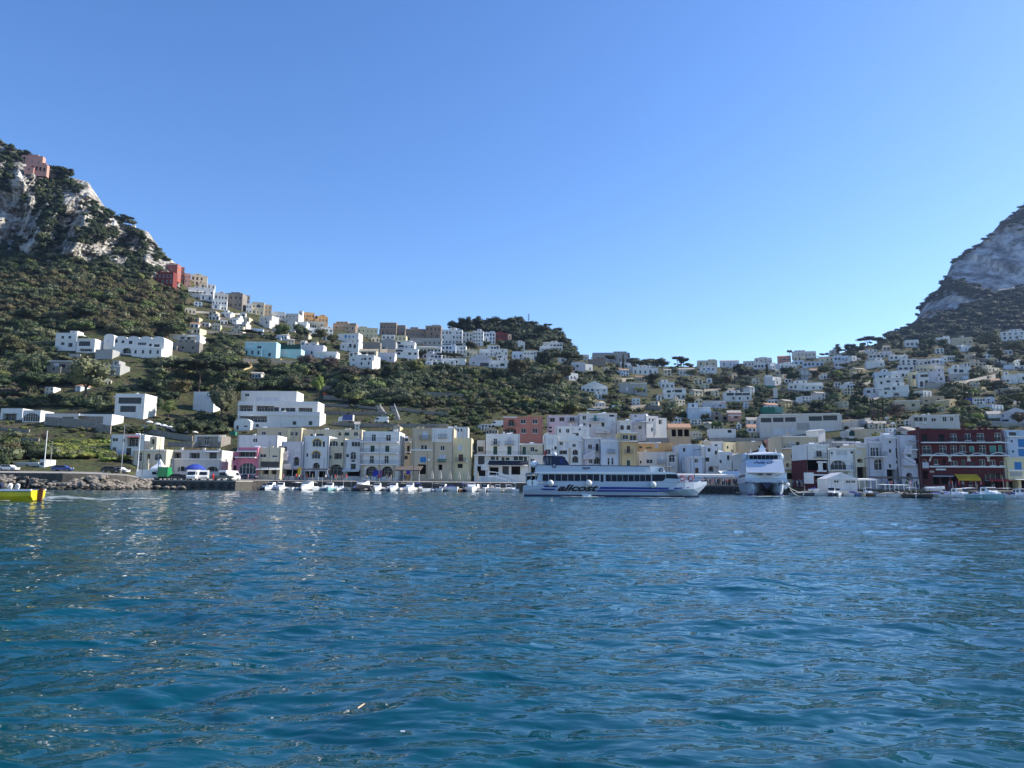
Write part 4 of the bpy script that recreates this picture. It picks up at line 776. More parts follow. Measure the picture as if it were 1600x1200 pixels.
 (1241,1258,556,565,'cream','cream house with a bright right corner below the ridge building','G w 3 1 2 3',{'dep':8}),
 (1219,1245,568,577,'white','white house with arched terrace on the right ridge slope','G A 4 1 3 4',{'dep':8,'yaw':15}),
 (1255,1287,565,573,'bluew','bluish white long house in the upper right village','G o 5 1 3 3',{'dep':8}),
 (1240,1256,563,571,'bluew','small bluish house wedged in the upper right village','G o 2 1 3 3',{'dep':7}),
 (1297,1312,547,554,'pale','pale square house on the ridge before the umbrella pines','G w 2 1 2 2',{'dep':7}),
 (1280,1302,557,566,'cream','cream house under the ridge line','G w 4 1 2 3',{'dep':8}),
 (1303,1326,556,564,'bluew','terraced bluish house, upper tier, in the upper right village','G o 4 1 3 2.4',{'dep':7}),
 (1305,1327,564,574,'lav','terraced bluish house, lower tier, above a hedge','G o 4 1 3 3; M 1305 1327 568',{'dep':7,'Yo':-8}),
 (1354,1382,563,574,'white','plain white block beside the round grey-green tree','p 1362 568 3 3; M 1354 1382 564',{'dep':8}),
 (1358,1388,553,560,'pale','long pale row with a tiled edge below the umbrella pines','G o 5 1 3 2.4',{'dep':7}),
 (1390,1418,555,562,'white','white bungalow with wide dark windows below the dark grove','G o 4 1 3 3',{'dep':7,'tops':2}),
 (1374,1394,549,556,'lav','pale villa half hidden under the umbrella pines','G o 4 1 3 3',{'dep':7}),
 (1415,1436,531,542,'white','white villa with two arches at the foot of the mountain','G A 3 1 3 4; M 1415 1436 536',{'dep':8}),
 (1462,1485,527,537,'white','white flat villa with three dark openings at the foot of the mountain','G o 3 1 4 3',{'dep':8}),
 (1488,1520,527,540,'beige','beige terrace building with a white chimney below the mountain','P white 1504 526 3 3',{'dep':8,'tops':1}),
 (1565,1612,517,531,'white','large pale house on the upper right edge beside grey olives','G w 5 2 3 3; M 1565 1612 523',{'dep':9}),
 (1408,1433,561,572,'white','white house with an arch pair in the upper part of the stepped village','G o 3 2 3 3',{'dep':8}),
 (1433.5,1455,561,572,'pale','pale house with dark windows right of the arch pair house','G o 4 1 3 3',{'dep':8}),
 (1456,1475,560,569,'bluew','small terraced bluish house with awning above the stepped village','G o 3 1 3 3; W white 1464 562 10 1.5',{'dep':7}),
 (1472,1492,556,564,'white','white arched pergola house above the stepped village','G A 5 1 2.6 4',{'dep':6}),
 (1404,1428,570,580,'lav','lilac-white house stepping above the large white terrace house','G o 3 1 4 3; M 1404 1428 574',{'dep':7}),
 (1367,1393,581,595,'bluew','upper shaded storey of the large white terrace house','G o 4 1 3 3',{'dep':8,'Yo':8}),
 (1393.5,1422,579,592,'white','plain white back block of the large white terrace house','o 1411 586 3 4; w 1416 586 2 4',{'dep':8,'Yo':14}),
 (1368,1412,590,605,'white','middle tier of the large white terrace house','o 1377 598 3 4; o 1388 596 5 3; o 1402 596 3 3; M 1368 1412 592',{'dep':7,'Yo':3}),
 (1372,1421,602,619,'white','large white terrace house with a row of windows over low arches','o 1376 610 6 3; w 1386 608 8 5; o 1397 607 4 4; p 1404 606 3 4; A 1389 617 10 4; A 1401 617 8 5; M 1372 1421 613',{'dep':9}),
 (1353,1372,606,622,'lav','left wing of the large white terrace house','o 1357 612 5 4; w 1366 611 3 6',{'dep':8}),
 (1422.5,1436,581,604,'yellow','pale yellow narrow house right of the large white terrace house','o 1428 589 4 6',{'dep':9}),
 (1435,1452,582,606,'white','white house with two arched blue-grey doors','l 1445 587 12 4; A 1440 600 5 8; A 1448 598 5 8; M 1435 1452 591',{'dep':8}),
 (1452.5,1476,580,597,'lav','broad lilac-white house behind a round dark tree','p 1461 594 8 5; w 1467 586 3 3',{'dep':9}),
 (1432,1460,571,583,'cream','cream upper house with double windows in the stepped village','G w 5 1 2.4 3',{'dep':8,'Yo':8}),
 (1460,1476,571,581,'pale','pale upper house with sunlit corner in the stepped village','G w 2 1 3 3',{'dep':8,'yaw':15,'Yo':6}),
 (1483,1517,574,583,'white','white upper storey with two dark windows on a grey base','o 1493 579 4 5; o 1502 580 5 5',{'dep':8,'tops':2}),
 (1484,1515,583,595,'grey','grey stone base storey with two dark blue bays','P palebl 1491 590 8 5; P palebl 1508 590 8 5; M 1484 1515 584',{'dep':7,'Yo':-2}),
 (1569,1591,585,599,'white','white flat block at the right edge below a cypress','M 1569 1591 586',{'dep':8}),
 (1591.5,1612,583,598,'white','white house with green shutters at the right edge','g 1600 591 5 5',{'dep':8}),
 (1570,1582,570,577,'palebl','dark blue-grey garage at the right edge','',{'dep':6}),
 (1583,1612,571,577,'white','low white wall house above the right edge block','G w 3 1 3 3',{'dep':6}),
 (1398,1438,626,640,'beige','tan cottage with two dark windows behind bare trees','o 1410 634 5 4; o 1427 633 4 4; M 1398 1438 627',{'dep':8,'tops':2}),
 (1440,1476,619,630,'tan','tan stone hut with white roof tanks','G d 2 1 3 3',{'dep':7,'tops':3}),
 (1427,1500,648,668,'pale','long pale bungalow with eight shaded windows above the red hotel','l 1432 655 6 6; l 1439 655 5 6; w 1446 655 4 6; w 1459 656 6 5; w 1476 655 5 7; w 1487 655 4 6; M 1470 1492 650',{'dep':9,'tops':5,'found':4}),
 (1545,1565,647,660,'white','white cottage with a grey glazed porch near the right edge','l 1555 656 14 5',{'dep':7,'roof':'gable'}),
 (1565.5,1612,645,661,'lav','pale cottage with a white gable at the right edge','o 1567 650 2 4; o 1571 657 8 3',{'dep':7,'roof':'front'}),
 (1328,1350,669,684,'white','white terrace house with a green awning strip right of the industrial building','P green 1337 678 19 6; k 1337 673 16 4; M 1328 1350 669',{'dep':8,'tops':1}),
 (1352,1384,670,686,'beige','low beige wall house with a yellow meadow behind','p 1358 676 2 3; o 1368 677 3 3',{'dep':7}),
 (1317,1330,673,684,'pale','small pale shed at the foot of the industrial building','',{'dep':6}),
]
for h in hill:
    kw = dict(h[7]); yo = kw.pop('Yo', 0)
    Yg = ground((h[0]+h[1])/2, h[3]).y
    if 'Ya' in kw: Yg = ground(435, 668).y+kw.pop('Ya')
    B(h[0], h[1], h[2], h[3], h[4], h[5], h[6], Y=Yg+yo, **kw)

# ---- more small houses of the hillside town
ri = random.Random(77); used = set(r[4] for r in LBL)
ZON = [(1160, 1600, 545, 640, 44), (930, 1160, 568, 640, 20), (440, 800, 522, 566, 34), (300, 520, 455, 525, 26), (60, 440, 560, 640, 6), (1000, 1440, 660, 690, 18), (470, 860, 672, 690, 12), (1440, 1600, 615, 645, 5), (300, 440, 465, 500, 5)]
def short(l):
    w = l.replace(',', '').split(); w = w[:8]
    while w and w[-1] in ('and', 'with', 'of', 'the', 'a', 'in', 'on', 'at', 'under', 'over', 'below', 'above', 'behind', 'one', 'two', 'three', 'four', 'right', 'left', 'small', 'to', 'beside', 'dark', 'its', 'by', 'square', 'white', 'grey', 'pale', 'long', 'upper', 'far', 'great', 'from', 'five', 'beneath', 'broad', 'wide'): w.pop()
    return ' '.join(w)
base = list(LBL)
for (ua, ub, va, vb_, n) in ZON:
    k = 0; tries = 0
    while k < n and tries < n*30:
        tries += 1; u = ri.uniform(ua, ub); v = ri.uniform(va, vb_); w = ri.uniform(7, 19); h = ri.uniform(6, 9.5)*(1.15 if v > 600 else 1)
        a_ = float(ae(u, v)[0]); e_ = float(ae(u, v)[1])
        if float(Yter(a_, e_)[1][0]) > 5.9 or e_ > levels(np.array([a_]))[0][0, -1]-.002: continue
        if any(u-w/2 < r[1]+1 and u+w/2 > r[0]-1 and v-h < r[3]-.5 and v > r[2]+2 for r in RECTS): continue
        r = min(base, key=lambda r: (abs((r[0]+r[1])/2-u)+2*abs((r[2]+r[3])/2-v+4))); du = u-(r[0]+r[1])/2; dv = v-r[3]
        rel = ('right of' if du > 0 else 'left of') if abs(du) > (r[1]-r[0])/2 else ('below' if dv > 0 else 'above')
        col = ri.choice(['white', 'white', 'white', 'pale', 'cream', 'bluew', 'cream', 'ochre', 'beige']); cn = {'white': 'white', 'pale': 'off-white', 'cream': 'cream', 'bluew': 'bluish', 'ochre': 'ochre', 'beige': 'tan'}[col]
        rf = ri.choice(['flat', 'flat', 'flat', 'vault', 'gable', 'tile']); rn = {'flat': 'flat-roofed', 'vault': 'vaulted', 'gable': 'gabled', 'tile': 'tile-roofed'}[rf]
        sz = 'tiny' if w < 10 else 'little' if w < 14 else 'long'
        l = '%s %s %s house %s the %s' % (sz, cn, rn, rel, short(r[4]))
        if l in used: continue
        used.add(l); nw = max(1, int(w/4.5)); near_r = v > 655
        B(u-w/2, u+w/2, v-h, v, col, l, 'G %s %d 1 2.6 3.2' % (ri.choice('wooA'), nw) if h < 8 else 'G %s %d 2 2.4 2.6' % (ri.choice('wo'), nw), dep=ri.uniform(5, 8), yaw=ri.choice([0, 0, 12, 22, -15]), roof=rf, tops=1 if near_r else 0, Y=float(ground(u, v).y)); k += 1
# ================================================================ VEGETATION
def leafmesh(name, lobes, n, s, m, seed, core=True, up=0.0):
    rs = np.random.RandomState(seed); V = []; Fc = []; 
    w = np.array([l[3]*l[4]+l[3]*l[5] for l in lobes]); w = w/w.sum()
    for l, wi in zip(lobes, w):
        k = max(6, int(n*wi)); d = rs.normal(size=(k, 3)); d /= np.linalg.norm(d, axis=1)[:, None]; d[:, 2] = np.where(d[:, 2] < -.35, -d[:, 2], d[:, 2])
        r = rs.uniform(.66, 1.22, k)[:, None]; P = d*r*np.array(l[3:6])+np.array(l[:3])
        nn = d+rs.normal(size=(k, 3))*.55; nn[:, 2] += up; nn /= np.linalg.norm(nn, axis=1)[:, None]
        t = np.cross(nn, rs.normal(size=(k, 3))); t /= np.linalg.norm(t, axis=1)[:, None]; b = np.cross(nn, t); q = (rs.uniform(.6, 1.3, k)*s)[:, None]
        o = sum(len(x) for x in V); V.append(np.stack([P-t*q, P-b*q*.7, P+t*q, P+b*q*.7], 1).reshape(-1, 3)); Fc.append(np.arange(k*4).reshape(k, 4)+o)
    if core:
        for l in lobes:
            m_ = MB(); m_.ball((0, 0, 0), 1, 8, 6); vv = np.array(m_.v); vv = vv*(.66+.22*rs.rand(len(vv), 1))*np.array(l[3:6])+np.array(l[:3]); o = sum(len(x) for x in V)
            V.append(vv); Fc.append(np.array([(f+f[-1:])[:4] if len(f) == 3 else f for f in m_.f])[:, :4]+o)
    Vv = np.concatenate(V); me = bpy.data.meshes.new(name); fs = []
    for A_ in Fc:
        for f in A_.tolist(): fs.append(tuple(f[:3]) if f[3] == f[2] else tuple(f))
    me.from_pydata(Vv.tolist(), [], fs); me.materials.append(m); me.update(); return me
def blob(seed, n=5, spread=.55, flat=.7):
    r = random.Random(seed); return [(r.uniform(-spread, spread), r.uniform(-spread, spread), .45+r.uniform(-.1, .35)*flat, r.uniform(.38, .6), r.uniform(.38, .6), r.uniform(.3, .5)*flat) for _ in range(n)]
PROTO = {}
for k in FOL:
    for j in range(3):
        me = leafmesh('shrub_clump', blob(ord(k)*5+j, 6), 300, .078 if k != 'b' else .07, FOL[k], j+ord(k), core=True)
        PROTO[(k, j)] = bpy.data.objects.new('shrub_clump_source', me)
def scatter_stuff(name, label, cat, pts, k):
    """pts: (x, y, z, scale_xy, scale_z, rot) ; one object, geometry nodes put clumps on its points"""
    if not len(pts): return
    A_ = np.array(pts, np.float32); me = bpy.data.meshes.new(name); me.vertices.add(len(A_)); me.vertices.foreach_set('co', A_[:, :3].ravel())
    at_ = me.attributes.new('scl', 'FLOAT_VECTOR', 'POINT'); at_.data.foreach_set('vector', np.ascontiguousarray(A_[:, [3, 3, 4]]).ravel())
    at_ = me.attributes.new('rot', 'FLOAT_VECTOR', 'POINT'); rr = np.zeros((len(A_), 3), np.float32); rr[:, 2] = A_[:, 5]; at_.data.foreach_set('vector', rr.ravel())
    at_ = me.attributes.new('sel', 'INT', 'POINT'); at_.data.foreach_set('value', (np.arange(len(A_)) % 3).astype(np.int32))
    o = bpy.data.objects.new(name, me); C.objects.link(o)
    g = bpy.data.node_groups.new(name, 'GeometryNodeTree'); g.interface.new_socket('Geometry', in_out='INPUT', socket_type='NodeSocketGeometry'); g.interface.new_socket('Geometry', in_out='OUTPUT', socket_type='NodeSocketGeometry')
    gi = g.nodes.new('NodeGroupInput'); go = g.nodes.new('NodeGroupOutput'); jn = g.nodes.new('GeometryNodeJoinGeometry')
    def na(nm, ty):
        n = g.nodes.new('GeometryNodeInputNamedAttribute'); n.data_type = ty; n.inputs[0].default_value = nm; return n.outputs[0]
    sc, ro, se = na('scl', 'FLOAT_VECTOR'), na('rot', 'FLOAT_VECTOR'), na('sel', 'INT')
    e2 = g.nodes.new('FunctionNodeEulerToRotation'); g.links.new(ro, e2.inputs[0])
    for j in range(3):
        cmp = g.nodes.new('FunctionNodeCompare'); cmp.data_type = 'INT'; cmp.operation = 'EQUAL'; ai = [i for i in cmp.inputs if i.type == 'INT']; g.links.new(se, ai[0]); ai[1].default_value = j
        oi = g.nodes.new('GeometryNodeObjectInfo'); oi.inputs['Object'].default_value = PROTO[(k, j)]; oi.inputs['As Instance'].default_value = True
        ip = g.nodes.new('GeometryNodeInstanceOnPoints'); g.links.new(gi.outputs[0], ip.inputs['Points']); g.links.new(cmp.outputs[0], ip.inputs['Selection'])
        g.links.new(oi.outputs['Geometry'], ip.inputs['Instance']); g.links.new(e2.outputs[0], ip.inputs['Rotation']); g.links.new(sc, ip.inputs['Scale']); g.links.new(ip.outputs[0], jn.inputs[0])
    g.links.new(jn.outputs[0], go.inputs[0]); md = o.modifiers.new('clumps', 'NODES'); md.node_group = g
    return tag(o, label, cat, None, 'stuff')
#        0    .    1    .    2    .    3    .    (each letter = 40 photo pixels, rows of 20 pixels)
VMAP = {
 240: 'ddddddddd',
 260: 'dddddd',
 280: 'drdddd',
 300: 'drddrdd',
 320: 'rrddrrd',
 340: 'rrddrrdd',
 360: 'rrdrrrdd',
 380: 'rrdrrdrd',
 400: 'ddddrrrd',
 420: 'dddddddddtt',
 440: 'wwwwwdddstt',
 460: 'wwwwwwwdstttt',
 480: 'wwwwwwwdttttsss',
 500: 'wwwwwwwddttttsssstsssdddssssssssssssdddd',
 520: 'wddwwwwdsstttssssstsssdddsssssssssdddddd',
 540: 'odddwwwdddssdssssssssddddssssssssssddddd',
 560: 'oosdsssodooddssssssssdddddssssssssgsddd',
 580: 'odddsoogdddddddsdddddddssdsssssgoggssddd',
 600: 'odddodddddddbddddgggddoosssssggoggssddog',
 620: 'bddddodggddobdddgggggogogtssgggsgggsdood',
 640: 'dodddodddddgttttttggggoggtsgdgtdgdoodggo',
 660: 'tsggodsdddsttttttggtdgggggggggsdbbggggoo',
 680: 'ttttsosddssstttttsssssssssssgggssssyyyss',
 700: 'dtyyyssssssssssssssssssssssssssssssyysss',
 720: 'ddyyysssssssssssssssssssssssssssssssssss'}
_vk = sorted(VMAP)
def vtype(u, v):
    v = v+random.gauss(0, 4); u = u+random.gauss(0, 9)
    r = VMAP[min(_vk, key=lambda q: abs(q-v))]; i = max(0, min(39, int(u/40))); return r[i] if i < len(r) else 's'
DENS = {'d': 1.0, 'w': 1.0, 'g': .75, 'o': .9, 'b': .9, 't': .42, 's': 1.0, 'r': .07, 'y': 1.0}
KIND = {'d': 'ddddgo', 'w': 'wwwwwoog', 'g': 'gggodddww', 'o': 'oowodg', 'b': 'bbbwo', 't': 'yggod', 's': 'dddgoo', 'r': 'dd', 'y': 'yyyg'}
PTS = {k: [] for k in FOL}
def blocked(u, v, hp, wp):
    for (a, b, t, bt, Yb) in RECTS:
        if a-wp < u < b+wp and t-1 < v < bt+hp*.8: return True
    return False
rv = random.Random(11); NB_ = 19000; cnt = 0
cand_u = [rv.uniform(-60, 1640) for _ in range(NB_)]; cand_v = []
ev = []
for u in cand_u:
    a = ae(u, 600.)[0]; E_, Y_ = levels(np.array([a])); etop = E_[0, -1]
    vt_ = 758.5+(u-800)*.00873-etop*1157
    vt_ = vt_-2; v = vt_+(745-vt_)*rv.random()**1.0; cand_v.append(v)
for u, v in zip(cand_u, cand_v):
    k = vtype(u, v)
    if rv.random() > DENS[k]: continue
    a, e = ae(u, v); Y, tt = Yter(a, e); Y = float(Y[0])
    if tt[0] < 1.05 or (tt[0] > 5.02 and u < 262): continue
    big = {'d': (4.5, 9), 'w': (4.5, 8.5), 'g': (2.5, 6), 'o': (3.5, 8), 'b': (3, 6), 't': (.8, 2.6), 's': (1.8, 5.6), 'r': (2, 5), 'y': (1.6, 3.2)}[k]
    s = rv.uniform(*big)*(1 if Y > 330 or k == 'y' else .62); hpx = s*.9*F/Y
    if blocked(u, v, hpx, s*.45*F/Y):
        s = rv.uniform(.9, 1.9); hpx = s*.9*F/Y
        if blocked(u, v, hpx, s*.45*F/Y): continue
    c = rv.choice(KIND[k]); P = (float(a)*Y, Y, CH+float(e)*Y-s*.12)
    PTS[c].append((*P, s*.75, s*rv.uniform(.6, 1.0), rv.uniform(0, 6.28)))
for i in range(520):
    u = rv.uniform(50, 205); v = rv.uniform(699, 737)
    if blocked(u, v, 5, 2): continue
    P = ground(u, v); s = rv.uniform(1.2, 2.8); PTS[rv.choice('yyygo')].append((P.x, P.y, P.z-.2, s, s*.8, rv.uniform(0, 6.28)))
# cover on the cliff, following its bare rock faces
CMAP = {250: 'dddddd', 270: 'drrdrddd', 290: 'drrddrddd', 310: 'rrrddrrdd', 330: 'rrrddrrrdd', 350: 'rrrddrrdrrd', 370: 'rrrddrdrrrrr', 390: 'ddrdrrrrrdrrr', 410: 'dddddrrrrrdrrr', 430: 'ddddddddrddddd'}
for i in range(2600):
    u = rv.uniform(-40, 262); a = ae(u, 600.)[0]; E_, Y_ = levels(np.array([a])); v0 = 758.5+(u-800)*.00873-E_[0, 6]*1157; v1 = 758.5+(u-800)*.00873-E_[0, 5]*1157+6
    v = v0+(v1-v0)*rv.random(); uu = u+rv.gauss(0, 4); r = CMAP[min(CMAP, key=lambda q: abs(q-v-rv.gauss(0, 4)))]; c = r[max(0, min(len(r)-1, int(uu/20)))]
    q = float(fbm(u/16., v/26., 3, 7))
    if (c == 'r' and q < .74) or (c == 'd' and q < .36): 
        if v-v0 > 5 or c == 'r' and rv.random() < .6: continue
    if blocked(u, v, 5, 2): continue
    a, e = ae(u, v); Y, tt = Yter(a, e); Y = float(Y[0]); s = rv.uniform(2.6, 6.5)
    PTS['d' if rv.random() < .88 else 'o'].append((float(a)*Y, Y-.5, CH+float(e)*Y-s*.35, s*.7, s*rv.uniform(.7, 1), rv.uniform(0, 6.28)))
for i in range(900):
    u = rv.uniform(695, 905); v0 = np.interp(u, [690, 730, 830, 870, 905], [520, 508, 511, 524, 560]); v = v0+rv.random()**1.4*34
    if blocked(u, v, 3, 1): continue
    a, e = ae(u, v); Y = float(Yter(a, e)[0][0]); s = rv.uniform(4, 8.5); PTS[rv.choice('ddddo')].append((float(a)*Y, Y, CH+float(e)*Y-s*.1, s*.75, s*rv.uniform(.6, 1), rv.uniform(0, 6.28)))
LB = {'d': 'dark evergreen scrub and woodland covering the slopes', 'w': 'brown and olive deciduous wood below the left cliff', 'g': 'green shrubs growing between the hillside houses',
      'y': 'yellow green low plants on the terraces', 'o': 'olive coloured bushes scattered over the hillside', 'b': 'bare brown thickets on the slope'}
for k in FOL: scatter_stuff({'d': 'woodland', 'w': 'wood', 'g': 'shrubs', 'y': 'ground_cover', 'o': 'bushes', 'b': 'thicket'}[k], LB[k], 'shrubs', PTS[k], k)
# scrub of the far mountain
mp_ = []
for i in range(4400):
    u = rv.uniform(1385, 1660); t = rv.random()*1.0 if i < 2900 else rv.uniform(1, 2); P = mtn(u, t)
    q = fbm(P.x/120, P.z/70, 3, 77)
    P = P+(Vector((rv.gauss(0, 4), rv.gauss(0, 3), rv.gauss(0, 5))) if t < 1.85 else Vector())
    if t > .9 and not (t > 1.97 or q > .66): continue
    s = rv.uniform(11, 19)*(1 if t < .75 else .62)
    mp_.append((P.x, P.y-2, P.z-s*.3, s*.8, s*.65, rv.uniform(0, 6.28)))
scatter_stuff('mountain_scrub', 'dark scrub at the foot and on the ledges of the far mountain', 'shrubs', mp_, 'd')
# ---- single trees
def crown_mesh(kind, c, j):
    r = random.Random(j*17+ord(c))
    if kind == 'umbrella_pine':
        lobes = [(r.uniform(-.42, .42), r.uniform(-.42, .42), .80+r.uniform(-.03, .05), r.uniform(.2, .3), r.uniform(.2, .3), r.uniform(.07, .12)) for _ in range(9)]; return leafmesh('crown', lobes, 620, .035, FOL[c], j, up=.5)
    if kind == 'cypress': return leafmesh('crown', [(0, 0, .3, .085, .085, .3), (0, 0, .55, .08, .08, .3), (0, 0, .78, .05, .05, .24)], 520, .028, FOL[c], j)
    if kind == 'palm_tree':
        m = MB()
        for i in range(16):
            a = 2*math.pi*i/16+r.uniform(-.15, .15); l = r.uniform(.32, .42); el = r.uniform(.1, .8); pts = []
            for q in range(6): t = q/5; pts.append((math.cos(a)*l*t, math.sin(a)*l*t, .78+el*.25*math.sin(t*2.4)-.22*t*t))
            for (p, q_), w0, w1 in zip(zip(pts, pts[1:]), (.01, .035, .045, .04, .025), (.035, .045, .04, .025, .004)):
                n = (-math.sin(a), math.cos(a)); m.add([(p[0]-n[0]*w0, p[1]-n[1]*w0, p[2]), (q_[0]-n[0]*w1, q_[1]-n[1]*w1, q_[2]-.02), (q_[0], q_[1], q_[2]+.008), (p[0], p[1], p[2]+.008), (q_[0]+n[0]*w1, q_[1]+n[1]*w1, q_[2]-.02), (p[0]+n[0]*w0, p[1]+n[1]*w0, p[2])], [(0, 1, 2, 3), (3, 2, 4, 5)])
        return m.mesh('crown', FOL[c])
    if kind == 'bare_tree':
        m = MB()
        for i in range(70):
            a = r.uniform(0, 6.28); el = r.uniform(.5, 1.5); l = r.uniform(.25, .6); p = Vector((0, 0, r.uniform(.25, .5))); q = p+Vector((math.cos(a)*math.cos(el), math.sin(a)*math.cos(el), math.sin(el)))*l
            m.tube(p, q, .012, .004, 3)
            for _ in range(3):
                s_ = p.lerp(q, r.uniform(.4, 1)); d = Vector((r.gauss(0, 1), r.gauss(0, 1), r.gauss(.6, 1))).normalized(); m.tube(s_, s_+d*.13, .006, .002, 3)
        return m.mesh('crown', FOL['b'])
    lobes = [(r.uniform(-.26, .26), r.uniform(-.26, .26), r.uniform(.42, .8), r.uniform(.16, .27), r.uniform(.16, .27), r.uniform(.12, .2)) for _ in range(11)]
    return leafmesh('crown', lobes, 900, .036, FOL[c], j)
TC = {}
def trunk_mesh(kind):
    m = MB(); r = random.Random(5)
    if kind == 'umbrella_pine':
        m.tube((0, 0, -.1), (.02, 0, .5), .026, .018, 7)
        for i in range(6): a = i*1.05; m.tube((.02, 0, .48), (.02+math.cos(a)*.28, math.sin(a)*.28, .77), .012, .006, 5)
    elif kind == 'cypress': m.tube((0, 0, -.1), (0, 0, .3), .02, .015, 6)
    elif kind == 'palm_tree': m.tube((0, 0, -.1), (.02, 0, .4), .03, .024, 7); m.tube((.02, 0, .39), (.01, 0, .79), .024, .03, 7)
    else:
        m.tube((0, 0, -.1), (0, 0, .35), .035, .025, 7)
        for i in range(5): a = i*1.26; m.tube((0, 0, .33), (math.cos(a)*.2, math.sin(a)*.2, .62), .018, .008, 5)
    return m.mesh('trunk', TRUNK)
CN = {'d': 'dark green', 'w': 'brownish olive', 'g': 'green', 'y': 'yellow green', 'o': 'grey olive', 'b': 'bare brown'}
def T(kind, u, vb, hp, c, label, wide=1.0, Y=None, cat='tree'):
    P = ground(u, vb) if Y is None else at(u, vb, Y); h = hp*P.y/F; j = int(u) % 3
    if (kind, c, j) not in TC: TC[(kind, c, j)] = (crown_mesh(kind, c, j), trunk_mesh(kind))
    cm, tm = TC[(kind, c, j)]; o = thing(kind, label, cat, P, random.uniform(0, 6.28)); o.scale = (h*wide, h*wide, h)
    link('trunk', tm, o); link('crown', cm, o); return o
up, rt, cy, pt, bt = 'umbrella_pine', 'round_tree', 'cypress', 'palm_tree', 'bare_tree'
